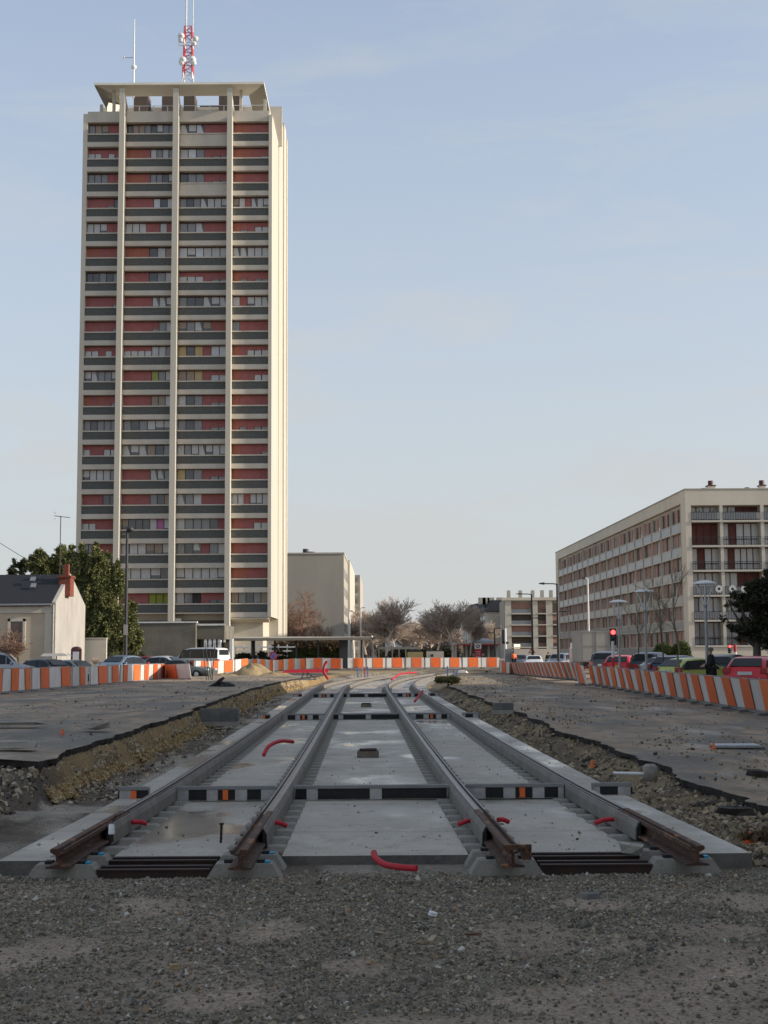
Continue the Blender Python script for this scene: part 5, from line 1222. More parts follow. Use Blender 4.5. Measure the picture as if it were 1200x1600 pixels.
# dark evergreen at the right frame edge
d = 62.; loc = (P(1182, 1035, d).x, d, -.15)
e = conifer(loc, blobs_px(loc, d, [(1200, 930, 34, 36, 0), (1212, 905, 22, 30, 0), (1178, 950, 26, 30, 0), (1190, 985, 40, 30, 0), (1225, 960, 40, 44, 0), (1165, 985, 16, 16, 0), (1160, 940, 12, 16, .3), (1205, 1005, 26, 16, -.3), (1172, 920, 9, 14, 0)]), 30000, .13, M['leaf_dark'], 'dark evergreen with spreading lower branches at the right edge', .0, 'evergreen_tree', (.22, 4.2), 4)
for k, (x1, y1) in enumerate(((1133, 965), (1140, 945), (1145, 980), (1150, 930), (1158, 958), (1228, 945))):
    mb = MB(); a = Vector((0, 0, P(1180, 1010-k*5, d).z+.15)); t = P(x1, y1, d-.4)-Vector(loc); m_ = a.lerp(t, .55)+Vector((0, 0, -.15))
    mb.tube([a, m_, t], [.11, .07, .02], 6); mb.build('branch', M['bark'], e)
    leafmass('spray', [(t.x, t.y, t.z, .32, .32, .22), ((t.x+m_.x)/2, m_.y, (t.z+m_.z)/2+.1, .35, .3, .16)], 420, .10, M['leaf_dark'], e)
# hedges and shrubs
def hedge(name, x0, x1, d, dp, z0, h, mt, lb, n, size=.13, seed=0):
    e = empty(name, ((x0+x1)/2, d, z0), label=lb, cat='hedge' if 'hedge' in name else 'shrub'); w = (x1-x0)/2
    bl = [(-w+2*w*(i+.5)/k_, 0, h*.5, w/k_*1.35, dp/2, h*.56*(.85+.3*((i*7) % 5)/5)) for k_ in [max(2, int(2*w/1.6))] for i in range(k_)]
    leafmass('foliage', bl, n, size, mt, e, 0, seed=seed); return e
f_ = lambda px, d: P(px, 1030, d).x
hedge('hedge', f_(368, 139), f_(452, 139), 138.5, 1.6, .12, 1.75, M['leaf_dark'], 'dark hedge under the station canopy below the white rail fence', 12000, .15, 5)
hedge('hedge', f_(452, 139), f_(538, 139), 138.7, 2.2, .12, 2.2, M['leaf_hedge'], 'green hedge under the right half of the station canopy', 16000, .15, 6)
hedge('shrub', f_(425, 143), f_(535, 143), 143, 2.6, .12, 3.3, M['leaf_brown'], 'tall brown winter shrub behind the station canopy', 16000, .16, 7)
hedge('hedge', f_(196, 118), f_(226, 118), 118, 1.6, .12, 1.9, M['leaf_dark'], 'clipped dark hedge beside the lamp post before the grey building', 5000, .13, 8)
hedge('shrub', f_(226, 121), f_(262, 121), 121.5, .9, .12, 1.3, M['leaf_hedge'], 'low green shrub at the foot of the grey building', 4000, .12, 9)
hedge('hedge', P(1020, 1010, 140).x, P(1074, 1010, 140).x, 139, 2.0, -.15, 2.9, M['leaf_hedge'], 'green hedge at the foot of the long apartment block', 12000, .15, 10)
hedge('hedge', P(590, 1010, 260).x, P(720, 1010, 260).x, 262, 3.0, .1, 2.6, M['leaf_dark'], 'far dark hedge across the end of the avenue', 9000, .28, 11)
hedge('shrub', P(678, 1065, 76).x, P(712, 1070, 76).x, 73.5, 4.6, .02, .32, M['grass'], 'tuft of dry yellow grass on the right bank near the curve', 5000, .12, 12)
hedge('shrub', P(1158, 1320, 12.3).x, P(1215, 1320, 12.3).x, 12.4, .5, -.18, .22, M['leaf_brown'], 'brown dead weeds beside the near right corner of the track bed', 900, .06, 13)
# creeping bare shrub by the house
tk, cr = bare_tree(51, 3.6, .05, 4, .8, .1, (4, 5), .18, .75, .010)
put_tree('bare_shrub', tk, cr, (P(22, 1020, 90).x, 91, .1), 'thin bare shrub in front of the house window', 'shrub', mt=M['twig_red'], sc=(1.7, .6, 1))
tk, cr = bare_tree(53, 1.5, .03, 4, .8, .1, (3, 4), .2, .75, .010)
put_tree('bare_shrub', tk, cr, (P(149, 1030, 100).x, 100, .1), 'small dark bare bush before the garden wall', 'shrub', sc=(1, .6, 1))

# ================================================================== lamp posts and street furniture
def cone_lamp(px, ptop, pbot_d, lb, src=None, wf=1.0):
    d = pbot_d; z0 = -.15; p = P(px, ptop, d); h = p.z-z0
    e = empty('street_lamp', (p.x, d, z0), label=lb, cat='street lamp', group='lamps with an inverted cone top along the parking')
    hd = wf; vh = wf*1.33
    mb = MB(); mb.tube([(0, 0, 0), (0, 0, h-1.05*vh)], [.065, .05], 10); mb.build('pole', M['steel'], e)
    mb = MB(); mb.lathe([(.62*hd, h-.13*vh), (.61*hd, h-.08*vh), (.35*hd, h-.01), (.03, h+.02), (.03, h-.05), (.34*hd, h-.07*vh), (.62*hd, h-.13*vh)], 24); mb.build('lamp_shade', M['white'], e)
    for k in range(6):
        a = k*math.pi/3+.3; mb = MB(); mb.tube([(.04*math.cos(a), .04*math.sin(a), h-.98*vh), (.50*hd*math.cos(a), .50*hd*math.sin(a), h-.12*vh)], .030, 5); mb.build('strut', M['white'], e)
    mb = MB(); mb.lathe([(.045, h-1.08*vh), (.07, h-1.04*vh), (.075, h-.90*vh), (.05, h-.86*vh), (.04, h-.55*vh), (.06, h-.5*vh), (.02, h-.42*vh)], 12); mb.build('lantern', M['steel'], e)
    mb = MB(); mb.box(-.02, .16, -.04, .04, h-1.25*vh, h-1.20*vh); mb.build('bracket', M['steel'], e)
cone_lamp(1101, 907.5, 50, 'cone-topped lamp post just left of the person in black, the tallest in view', wf=.70)
cone_lamp(1007, 921, 62, 'cone-topped lamp post half hidden behind the young tree branches', wf=.74)
cone_lamp(966, 937.5, 70, 'cone-topped lamp post right of the red traffic light', wf=.76)
def arm_lamp(name, px, ptop, d, z0, arms, lb, col, r=.09, tf=1.0):
    p = P(px, ptop, d); h = p.z-z0; e = empty(name, (p.x, d, z0), label=lb, cat='street lamp'); s = FPX/d
    mb = MB(); mb.tube([(0, 0, 0), (0, 0, h)], [r*1.2, r*.8], 8); mb.build('pole', col, e)
    for (dx, dy, hx) in arms:      # arm reaches dx pixels, at dy pixels below the top
        za = h-dy/s; x1 = dx/s; sg = 1 if dx > 0 else -1
        mb = MB(); mb.tube([(0, 0, za), (x1*.3, 0, za+.05*abs(x1)), (x1, 0, za+.06*abs(x1))], .045*tf, 6); mb.build('arm', col, e)
        mb = MB(); L_ = hx/s; mb.add([(x1, -.1, za+.06*abs(x1)-.08), (x1+sg*L_, -.06, za+.06*abs(x1)-.02), (x1+sg*L_, .06, za+.06*abs(x1)-.02), (x1, .1, za+.06*abs(x1)-.08), (x1, -.08, za+.06*abs(x1)+.1), (x1+sg*L_*.9, -.04, za+.06*abs(x1)+.05), (x1+sg*L_*.9, .04, za+.06*abs(x1)+.05), (x1, .08, za+.06*abs(x1)+.1)],
                            [(3,2,1,0),(4,5,6,7),(0,1,5,4),(1,2,6,5),(2,3,7,6),(3,0,4,7)] if sg > 0 else [(0,1,2,3),(7,6,5,4),(4,5,1,0),(5,6,2,1),(6,7,3,2),(7,4,0,3)]); mb.build('lamp_head', M['dark_metal'], e)
    return e
arm_lamp('street_lamp', 870.5, 912, 98, -.1, [(-20, 1, 9), (13, 44, 6)], 'dark post with a long left arm and a lower right arm before the truck', M['dark_metal'], .10)
arm_lamp('street_lamp', 830.5, 929, 160, .1, [(-17, 0, 8), (8, 37, 6)], 'dark post with a left arm and a lower right arm before the beige loggia block', M['dark_metal'], .12, 1.4)
arm_lamp('street_lamp', 772.5, 982, 165, .1, [(6, 0, 5), (-7, 7, 3)], 'thin dark lamp post before the pale slate roofed building', M['dark_metal'], .10, 1.3)
arm_lamp('street_lamp', 918, 903, 118, -.1, [(-4, 1, 5)], 'tall white lamp mast rising behind the truck', M['white'], .085, 1.6)
arm_lamp('street_lamp', 545, 955, 200, .1, [(3, 0, 4)], 'slim white mast before the narrow far block', M['white'], .14, 1.5)
arm_lamp('street_lamp', 563.5, 950, 215, .1, [(3, 0, 4)], 'slim white mast right of the narrow far block', M['white'], .14, 1.5)
# left lamp with globe head
d = 84.; p = P(196, 828, d); e = empty('street_lamp', (P(196, 1035, d).x, d, .15), label='tall dark lamp post with a round head in front of the conifer', cat='street lamp'); h = p.z-.15
dx = p.x-P(196, 1035, d).x
mb = MB(); mb.tube([(0, 0, 0), (0, 0, h)], [.12, .08], 8); mb.build('pole', M['dark_metal'], e)
mb = MB(); mb.tube([(0, 0, h-.2), (.18, 0, h), (.14, 0, h+.22), (-.1, 0, h+.1)], .03, 6); mb.lathe([(.02, h-.16), (.16, h-.12), (.24, h), (.2, h+.12), (.08, h+.2), (.02, h+.22)], 14, 0, Matrix.Translation((.18, 0, 0))); mb.build('lamp_head', M['dark_metal'], e)
mb = MB(); mb.box(-.3, -.02, -.02, .02, h-.3, h-.24); mb.box(-.12, .12, -.16, -.12, zat(196, 986, d)-.4, zat(196, 976, d)-.15); mb.build('bracket', M['offwhite'], e)
# house roof aerial
d = 104.; p = P(95, 806, d); e = empty('television_aerial', (p.x, d, zat(95, 900, d)-.4), label='thin television aerial on a tall pole above the house', cat='aerial'); h = p.z-e.location.z
mb = MB(); mb.tube([(0, 0, 0), (0, 0, h)], .035, 6); mb.build('pole', M['dark_metal'], e)
mb = MB(); mb.tube([(-.45, 0, h), (.7, 0, h-.14)], .03, 4)
for q in range(8): x = -.4+q*.15; mb.tube([(x, -.25, h-.02*q), (x, .25, h-.02*q)], .018, 3)
for q in (-.3, 0, .3): mb.tube([(-.5, -.2, h+q), (-.42, .2, h+q*.6)], .018, 3)
mb.build('aerial_elements', M['steel'], e)
mb = MB(); a, c = P(-4, 846, 100), P(62, 884, 104); mb.tube([a, a.lerp(c, .5)+Vector((0, 0, -.08)), c], .022, 4); setp(mb.build('overhead_wire', M['dark_metal']), 'thin overhead wire above the house at the left edge', 'wire')
# thin stakes bundle
e = empty('survey_stakes', (P(326, 1062, 78).x, 78, .12), label='bundle of thin dark stakes standing on the asphalt before the white van', cat='stakes')
for k, (x0, x1, tp) in enumerate(((-3, -9, 1014), (0, -4, 1016), (4, -6, 1004), (6, 2, 1018), (5, 9, 1010))):
    mb = MB(); mb.tube([(x0/26, 0, 0), (x1/26, 0, zat(326, tp, 78)-.12)], .022, 4); mb.build('stake', M['dark_metal'], e)
# no-parking sign
d = 104.; p = P(427, 1025, d); e = empty('no_parking_sign', (p.x, d, .14), label='round blue and red no-parking sign on a post', cat='traffic sign')
z_ = p.z-.14; r_ = .31
mb = MB(); mb.tube([(0, .03, 0), (0, .03, z_+.2)], .035, 8); mb.build('post', M['steel'], e)
Mx = Matrix.Translation((0, 0, z_)) @ Matrix.Rotation(R(90), 4, 'X')
mb = MB(); mb.lathe([(.001, -.01), (r_, -.01), (r_, .01), (.001, .01)], 24, 0, Mx, False); mb.build('sign_disc', M['red'], e)
mb = MB(); mb.lathe([(r_*.76, .011), (r_*.76, .018), (.001, .018)], 24, 0, Mx, False); mb.build('sign_field', M['blue'], e)
mb = MB(); mb.box(-r_*.75, r_*.75, -.024, -.019, -.035, .035, 0, Matrix.Translation((0, 0, z_)) @ Matrix.Rotation(R(45), 4, 'Y')); mb.build('sign_bar', M['red'], e)
# traffic lights
def traffic_light(px, py, d, z0, lb, lit=True):
    p = P(px, py, d); e = empty('traffic_light', (p.x, d, z0), label=lb, cat='traffic light', group='traffic lights on the right'); z_ = p.z-z0
    mb = MB(); mb.tube([(0, .12, 0), (0, .12, z_+.2)], .055, 8); mb.build('post', M['steel'], e)
    mb = MB(); mb.box(-.15, .15, -.1, .1, z_-.62, z_+.18); mb.build('housing', M['dark_metal'], e)
    for k in range(3):
        Mx = Matrix.Translation((0, -.1, z_-.27*k)) @ Matrix.Rotation(R(90), 4, 'X')
        mb = MB(); mb.lathe([(.001, 0), (.11, 0), (.11, .02), (.001, .03)], 12, 0, Mx); mb.build('lens', M['glowred'] if k == 0 and lit else M['dark_metal'], e)
traffic_light(957.5, 988, 66, -.15, 'traffic light showing red beside the truck')
traffic_light(1140, 1010, 128, -.15, 'small far traffic light showing red beside the dark evergreen')
e = empty('street_post', (P(958, 1030, 65).x, 65, -.15), label='red and white banded post under the red traffic light', cat='post'); zt = zat(958, 1002, 65)+.15
for k in range(3):
    mb = MB(); mb.tube([(0, 0, zt*k/3), (0, 0, zt*(k+1)/3)], .07, 8); mb.build('band', M['white'] if k != 1 else M['red'], e)
e = empty('street_post', (P(1149, 1030, 80).x, 80, -.15), label='white post with a red top left of the dark evergreen', cat='post'); zt = zat(1149, 1007, 80)+.15
mb = MB(); mb.tube([(0, 0, 0), (0, 0, zt*.8)], .09, 8); mb.build('shaft', M['white'], e); mb = MB(); mb.tube([(0, 0, zt*.8), (0, 0, zt)], .092, 8); mb.build('cap', M['red'], e)
d = 128.; e = empty('utility_post', (P(790, 1030, d).x, d, .1), label='thick white post with a dark box behind the barrier corner', cat='post'); zt = zat(790, 982, d)-.1
mb = MB(); mb.tube([(0, 0, 0), (0, 0, zt)], [.14, .11], 8); mb.build('shaft', M['white'], e)
mb = MB(); mb.box(-.32, -.1, -.1, .12, zt-1.4, zt-.1); mb.box(-.25, .3, -.1, .1, zt*.62, zt*.62+.2); mb.build('box', M['dark_metal'], e)
mb = MB(); p = P(797, 1030, 126); mb.box(-.45, .4, 0, .25, 0, zat(797, 1014, 126)-.1); setp(mb.build('utility_cabinet', M['greyboard'], loc=(p.x, 126, .1)), 'grey metal cabinet beside the thick white post', 'cabinet')
d = 170.; e = empty('warning_sign', (P(831, 1015, d).x, d, .1), label='red-edged triangular warning sign before the beige loggia block', cat='traffic sign'); zt = zat(831, 1016, d)-.1
mb = MB(); mb.tube([(0, 0.04, 0), (0, .04, zt)], .05, 6); mb.build('post', M['steel'], e)
mb = MB(); mb.prism([(-.45, -.38), (.45, -.38), (0, .42)], -.01, .01, 0, Matrix.Translation((0, 0, zt)) @ Matrix.Rotation(R(90), 4, 'X')); mb.build('sign_edge', M['red'], e)
mb = MB(); mb.prism([(-.28, -.28), (.28, -.28), (0, .22)], .011, .016, 0, Matrix.Translation((0, 0, zt)) @ Matrix.Rotation(R(90), 4, 'X')); mb.build('sign_field', M['white'], e)
# petrol station
d = 215.; a = P(712, 1020, d); e = empty('petrol_station', (a.x, d, .1), label='petrol station canopy with red edge and a grey domed roof behind', cat='petrol station')
X_ = lambda px: P(px, 1010, d).x-a.x; Z_ = lambda py: zat(745, py, d)-.1
mb = MB(); mb.box(X_(711), X_(780), 0, 9, Z_(1007), Z_(1003.5)); mb.build('canopy', M['wall_cream2'], e)
mb = MB(); mb.box(X_(714), X_(780), -.06, -.005, Z_(1008.5), Z_(1006.5)); mb.build('canopy_edge', M['red'], e)
for px in (713, 730, 765, 778):
    mb = MB(); x = X_(px); mb.box(x-.15, x+.15, 2, 2.3, 0, Z_(1007)); mb.build('column', M['white'], e)
mb = MB(); mb.box(X_(728), X_(778), 6, 8.5, 0, Z_(1008)); mb.build('kiosk', M['wall_mid'], e)
mb = MB(); mb.lathe([(2.1, Z_(1004)), (1.9, Z_(1001)), (1.3, Z_(998.5)), (.5, Z_(997)), (.02, Z_(996.8))], 20, 0, Matrix.Translation((X_(754), 4, 0)) @ Matrix.Diagonal((1.05, 1, 1, 1))); mb.build('dome', M['steel'], e)
for px in (722, 742, 757):
    mb = MB(); x = X_(px); mb.box(x-.35, x+.35, 3, 3.6, 0, 1.5); mb.box(x-.25, x+.25, 2.98, 3, .9, 1.4, 1); mb.build('fuel_pump', [M['dark_metal'], M['white']], e)
d = 200.; p = P(747, 1020, d); e = empty('totem_sign', (p.x, d, .1), label='red petrol price totem with a white panel on top', cat='sign'); zt = zat(747, 1005.5, d)-.1; zm = zat(747, 1014, d)-.1
mb = MB(); mb.box(-.48, .48, 0, .25, 0, zm); mb.build('red_panel', M['red'], e)
mb = MB(); mb.box(-.5, .5, -.01, .26, zm+.002, zt); wpn = mb.build('white_panel', M['white'], e)
mb = MB(); mb.lathe([(.17, 0), (.30, 0), (.30, .02), (.17, .02), (.17, 0)], 20, 0, Matrix.Translation((.0, -.012, (zm+zt)/2)) @ Matrix.Rotation(R(90), 4, 'X') @ Matrix.Rotation(R(25), 4, 'Z') @ Matrix.Diagonal((1, .8, 1, 1))); mb.build('ring_logo', M['dark_metal'], wpn)
mb = MB()
for k in range(4): mb.box(-.32, .32, -.012, -.002, zm*(.3+.16*k), zm*(.3+.16*k)+.08)
mb.build('price_rows', M['plate_w'], bpy.data.objects['totem_sign'])
# roadside things beyond the far barrier
mb = MB(); p = P(680, 1022, 150); mb.box(-.95, .95, 0, 1, .0, .9); mb.box(-.85, .85, .1, .9, .9, 1.05, 1); mb.box(-.5, -.2, -.03, 0, .3, .6, 1); setp(mb.build('site_cabinet', [M['wall_mid'], M['dark_metal']], loc=(P(680, 1022, 150).x, 150, .9)), 'pale site cabinet beyond the far barrier right of the track', 'cabinet')
mb = MB(); mb.box(-.9, .9, 0, 1.4, 0, 1.05); mb.box(-.7, .7, .1, 1.2, 1.05, 1.3, 1); mb.tube([(-.5, -.1, 0), (-.5, .2, 0)], .3, 10, 1); setp(mb.build('excavator_body', [M['curt_y'], M['dark_metal']], loc=(P(649, 1022, 158).x, 158, .7)), 'small yellow site machine beyond the far barrier', 'machine')
mb = MB(); x0, x1 = P(592, 1010, 240).x, P(655, 1010, 240).x; mb.box(x0, x1, 0, .4, 2.2, 2.6); 
for q in range(7): x = x0+(x1-x0)*q/6; mb.box(x-.1, x+.1, 0, .3, 0, 2.2)
setp(mb.build('footbridge_rail', M['band'], loc=(0, 240, .1)), 'low grey frame across the end of the avenue behind the trees', 'frame')
mb = MB(); x0, x1 = P(602, 1000, 380).x, P(628, 1000, 380).x; zb0 = zat(615, 1010, 380); mb.box(x0, x1, 0, 8, 0, zat(615, 1001, 380)); mb.box(P(604, 1000, 380).x, P(608, 1000, 380).x, 1, 6, 5, zat(606, 991, 380)); 
setp(mb.build('white_house', M['white'], loc=(0, 380, 0)), 'small white house glimpsed far beyond the avenue trees', 'house')

# ================================================================== barrier boards
def barrier(p0, p1, h, lb, group, lean=0.0, frac=(.5, 1.0), slant=.06, kick=False, mb_mt=None):
    """one board of a barrier between two ground points: white sheet, orange half, frame and feet"""
    p0, p1 = Vector(p0), Vector(p1); rb = random.Random(int(abs(p0.x)*977+p0.y*331)); g_ = (p1-p0)*.012*rb.random(); p0 = p0+g_; p1 = p1-g_
    jx = (p1-p0).length*.018; p0 = p0+Vector((rb.uniform(-jx, jx), rb.uniform(-jx, jx), 0)); lean += rb.uniform(-.035, .035); h *= 1+rb.uniform(-.018, .018); vi = rb.choice((0, 0, 1, 2)); dv = p1-p0; L_ = math.hypot(dv.x, dv.y); rz = math.atan2(dv.y, dv.x)
    e = empty('barrier_board', p0, rz, label=lb, cat='barrier', group=group)
    sl_ = dv.z/L_; off = lean
    def pt(t, y, z): return Vector((t*L_, y+off*z, z*h+sl_*t*L_))
    def board(t0, t1, za, zb_, y, th, s0=0, s1=0):
        m_ = MB(); q = [pt(t0+s0, y, za), pt(t1+s1, y, za), pt(t1, y, zb_), pt(t0, y, zb_)]
        m_.slabq(*q, th); return m_
    board(.01, .99, .12, .98, -.01, .03).build('white_sheet', M['white%d' % vi], e)
    s = slant/L_
    board(frac[0], frac[1]-.005, .125, .975, -.046, .008, s, s if frac[1] < .98 else 0).build('orange_sheet', M['orange%d' % vi], e)
    f = MB(); a, c = pt(0, .0, .98), pt(1, 0, .98); f.tube([a, c], .018, 6)
    f.slabq(pt(.0, -.022, .03), pt(1, -.022, .03), pt(1, -.022, .12), pt(0, -.022, .12), .03); f.build('frame', M['greyboard'], e)
    for t in (.03,):
        f = MB(); f.tube([pt(t, -.03, 0), pt(t, -.03, 1.04)], .016, 6); f.build('post', M['steel'], e)
        f = MB(); c = pt(t, 0, 0); f.box(c.x-.12, c.x+.12, -.28, .22, c.z+.0, c.z+.07); f.build('foot', M['concrete_d'], e)
    return e
def row_line(pxA, yA, hA, pxB, yB, hB, H=1.0):
    dA, dB = FPX*H/hA, FPX*H/hB
    return P(pxA, yA, dA), P(pxB, yB, dB)
# right-hand row A: near, from beyond the frame edge to the gap
RA = 'boards of the near right-hand barrier row'
A0 = P(1200, 1118, 37.3); A1 = P(928, 1071, 68)
dirA = (A1-A0); nA = int(round(dirA.length/2.03)); 
nm = ['orange and white barrier board in the near right-hand row', 'orange and white barrier board in the far leaning right-hand row', 'orange and white barrier board in the left-hand row before the parked cars',
      'orange and white barrier board in the straight row across the far track curve', 'orange and white barrier board in the sunlit row behind the sand heap']
for k in range(-3, nA): barrier(A0+dirA*((k+1)/nA), A0+dirA*(k/nA), 1.0, nm[0], RA, lean=-.20, frac=(.0, .5), slant=-.0)
B0 = P(916, 1065, 70); B1 = P(797, 1054, 112); dirB = B1-B0; nB_ = int(dirB.length/2.05)
for k in range(nB_): barrier(B0+dirB*((k+1)/nB_), B0+dirB*(k/nB_), 1.02, nm[1], 'boards of the far right-hand barrier row', lean=-.34, frac=(.5, 1))
barrier(P(904, 1071, 68.5), P(919, 1073, 69), 1.1, 'barrier board turned sideways at the gap between the two right-hand rows', None, lean=.3, frac=(.1, .6))
barrier(P(780, 1053, 112), P(796, 1054, 108), 1.02, 'short barrier board at the corner where the far row meets the right-hand row', None, frac=(.3, .7))
# left-hand row: boards with varied joints
jt = [-60, -30, 2, 27.5, 47, 76, 110, 137, 167, 186, 198, 217.5, 231, 245, 257]
def lpt(px):
    hpx = 41.5-(41.5-25.5)*px/257.; y = 1086-(1086-1062.5)*px/257.; return P(px, y, FPX*1.02/hpx)
for k in range(len(jt)-1):
    fr = [(.50, .98), (.5, .98), (.53, .97), (.55, .98), (.5, .97), (.55, .97), (.47, .8), (.48, .98), (.36, .9), (.4, .98)][k % 10]
    barrier(lpt(jt[k]), lpt(jt[k+1]), 1.02, nm[2], 'boards of the left-hand barrier row', frac=fr, slant=.05)
barrier(P(259, 1064, 84), P(300, 1063, 79), 1.0, 'large barrier board twisted out of line at the end of the left-hand row', None, lean=-.15, frac=(.0, .52))
barrier(P(252, 1062, 88), P(259, 1065, 83), 1.05, 'short barrier board joining the twisted one to the left-hand row', None, frac=(.1, .4))
# sunlit row behind the sand heap
S = [(286, 1056, 24), (304, 1057, 24.5), (322, 1057, 24), (340, 1055.5, 23), (366, 1051, 20.5), (387, 1049, 20), (402, 1048.5, 19.5), (415, 1049, 19.5), (428, 1050, 19.5), (443, 1049, 19), (461, 1047.5, 18.5), (478, 1047, 18), (503, 1046.5, 18), (536, 1047, 18.5)]
for k in range(len(S)-1):
    (xa, ya, ha), (xb, yb, hb) = S[k], S[k+1]
    if k >= 5: ha = hb = 18.6
    barrier(P(xa, ya, FPX*1.05/ha), P(xb, yb, FPX*1.05/hb), 1.05, nm[4], 'boards of the sunlit barrier row', frac=(.5, .98) if k % 3 else (.42, .9), slant=.0)
F0 = P(542, 1045.5, FPX/17.5); F1 = P(781, 1044, FPX/17.0); nF = 8
for k in range(nF):
    lb_ = nm[3]; barrier(F0+(F1-F0)*(k/nF), F0+(F1-F0)*((k+1)/nF), 1.0, lb_, 'boards of the far barrier row', frac=(.33, .85), slant=0)
# sand heap and broken pieces
def heap(name, c, rx_, ry, h, mt, lb, cat, n=26, seed=0):
    rnd = random.Random(seed); V = []; F = []; m_ = MB(); k = 10
    for i in range(k+1):
        t = i/k
        for j in range(n):
            a = 2*math.pi*j/n; w = 1+.16*math.sin(a*3+seed)+.10*math.sin(a*5+1+seed)
            r = (1-t)*w; V.append((r*rx_*math.cos(a), r*ry*math.sin(a), h*(math.sin(t*math.pi/2)**1.1)*(1+.12*math.sin(a*4+t*9+seed))*(1 if t < 1 else 1)+rnd.uniform(-.02, .02)-.05*(1-t)))
    m_.add(V, [(i*n+j, i*n+(j+1) % n, (i+1)*n+(j+1) % n, (i+1)*n+j) for i in range(k) for j in range(n)], 0, True)
    return setp(m_.build(name, mt, loc=c), lb, cat)
heap('sand_heap', (P(390, 1060, 92).x, 94, .1), 1.7, 1.2, .85, M['sand'], 'heap of pale yellow sand in front of the barrier on the left', 'sand heap', seed=1)
heap('sand_heap', (P(428, 1062, 90).x, 91, .08), 1.5, 1.0, .38, M['sand'], 'low sandy spill right of the large sand heap', 'sand heap', seed=2)
heap('sand_heap', (P(345, 1062, 88).x, 90, .1), 1.6, .8, .28, M['sand'], 'low strip of sand left of the large sand heap', 'sand heap', seed=4)
def chunk(px, py, d, sx, sy, sz, rz, lb, mt='asph_edge', tilt=0, name='asphalt_chunk', cat='rubble chunk', z=None, grp=None):
    rnd = random.Random(px); p = P(px, py, d); m_ = MB(); nu, nv = 6, 3; V = [(0, 0, 0)]
    Mx = Matrix.Rotation(R(tilt), 4, 'Y') @ Matrix.Rotation(rz, 4, 'Z'); V = []; sg = lambda c: math.copysign(abs(c)**.55, c)
    for j in range(nv+1):
        th_ = -math.pi/2+math.pi*j/nv
        for i in range(nu):
            f_ = 2*math.pi*i/nu; k_ = 1+rnd.uniform(-.24, .24)
            V.append(Mx @ Vector((sx/2*sg(math.cos(f_))*abs(math.cos(th_))**.5*k_, sy/2*sg(math.sin(f_))*abs(math.cos(th_))**.5*k_, sz/2+sz/2*sg(math.sin(th_))*(1+rnd.uniform(-.12, .12)))))
    m_.add(V, [(j*nu+i, j*nu+(i+1) % nu, (j+1)*nu+(i+1) % nu, (j+1)*nu+i) for j in range(nv) for i in range(nu)])
    return setp(m_.build(name, M[mt], loc=(p.x, d, p.z if z is None else z)), lb, cat, grp)
chunk(338, 1077, 62, .75, .5, .30, .3, 'dark asphalt lump, left of the two on the left-hand road', tilt=-20); chunk(354, 1077, 61.5, .8, .5, .34, 1.2, 'dark asphalt lump, right of the two on the left-hand road', tilt=18)
chunk(345, 1066, 61.8, .7, .35, .16, 2.2, 'dark asphalt slab propped on top of the two lumps', tilt=-35)
chunk(150, 1140, 26.3, .55, .4, .16, .4, 'pale stone lying on the left asphalt', 'concrete', name='stone')
chunk(20, 1170, 21.2, 1.0, .5, .14, .1, 'flat pale boulder at the left edge above the rubble', 'concrete', name='stone')
chunk(16, 1133, 27.6, 1.5, .5, .08, 0, 'flat pale kerb stone lying at the left edge', 'concrete', name='stone')
for k, (px, py, d, w, dp_, lb) in enumerate((
        (1185, 1215, 17.0, .30, .22, 'dark lump at the right edge of the broken asphalt'), (1150, 1275, 13.9, .55, .2, 'dark plank-like slab on the near right rubble'), (985, 1335, 11.5, .2, .2, 'grey lump before the right rail end'))):
    chunk(px, py, d, w, dp_, .10, k*.7, lb, 'asph_edge' if 'dark' in lb else 'concrete', tilt=6, z=P(px, py, d).z)
chunk(676, 1432, 8.1, .055, .045, .03, .3, 'small white stone lying on the foreground gravel', 'white', name='stone', tilt=15)
chunk(922, 1405, 9.0, .13, .10, .05, .5, 'grey brown stone on the foreground gravel, right of centre', 'concrete_d', name='stone')
chunk(274, 1516, 6.85, .06, .045, .035, .3, 'ochre stone on the foreground gravel, lower left', 'sand', name='stone')
chunk(740, 1462, 7.7, .10, .05, .02, .1, 'thin brown piece of wood on the foreground gravel', 'wood', name='wood_scrap')
# white pipe with grey block in right trench, boards
e = empty('drain_pipe', P(958, 1208, 18.6), R(-3), label='white plastic pipe ending in a grey collar in the right trench', cat='pipe')
mb = MB(); mb.tube([(0, 0, 0), (.42, 0, -.01)], .022, 8); mb.build('pipe', M['white'], e); mb = MB(); mb.lathe([(.02, -.1), (.09, -.1), (.10, .1), (.06, .13), (.02, .13)], 10, 0, Matrix.Translation((.5, 0, -.01))); mb.build('collar', M['concrete'], e)
p = P(1147, 1163, 24.3); e = empty('manhole_frame', (p.x, 24.3, p.z-.1), R(-4), label='raised grey manhole cover on a concrete block on the right-hand asphalt', cat='manhole')
mb = MB(); mb.box(-.28, .5, -.22, .22, -.05, .06); mb.build('block', M['concrete_d'], e); mb = MB(); mb.box(-.38, .42, -.28, .28, .061, .10); mb.build('cover', M['steel'], e)
for k, (px, py, d, lb) in enumerate(((1114, 1167, 24, 'orange marker stake by the manhole cover'), (97, 1145, 25.2, 'orange marker stake on the left asphalt'), (778, 1083, 60, 'orange plastic mesh scrap on the right-hand asphalt'), (925, 1195, 20.5, 'orange-red scrap in the right trench'), (1170, 1312, 12.4, 'orange scrap by the near right corner'))):
    p = P(px, py, d); mb = MB(); mb.tube([(0, 0, -.03), (.01, 0, .07)], [.028, .02], 7); mb.box(-.05, .05, -.03, .03, -.03, -.012); setp(mb.build('orange_marker', M['orange'], loc=p), lb, 'marker')
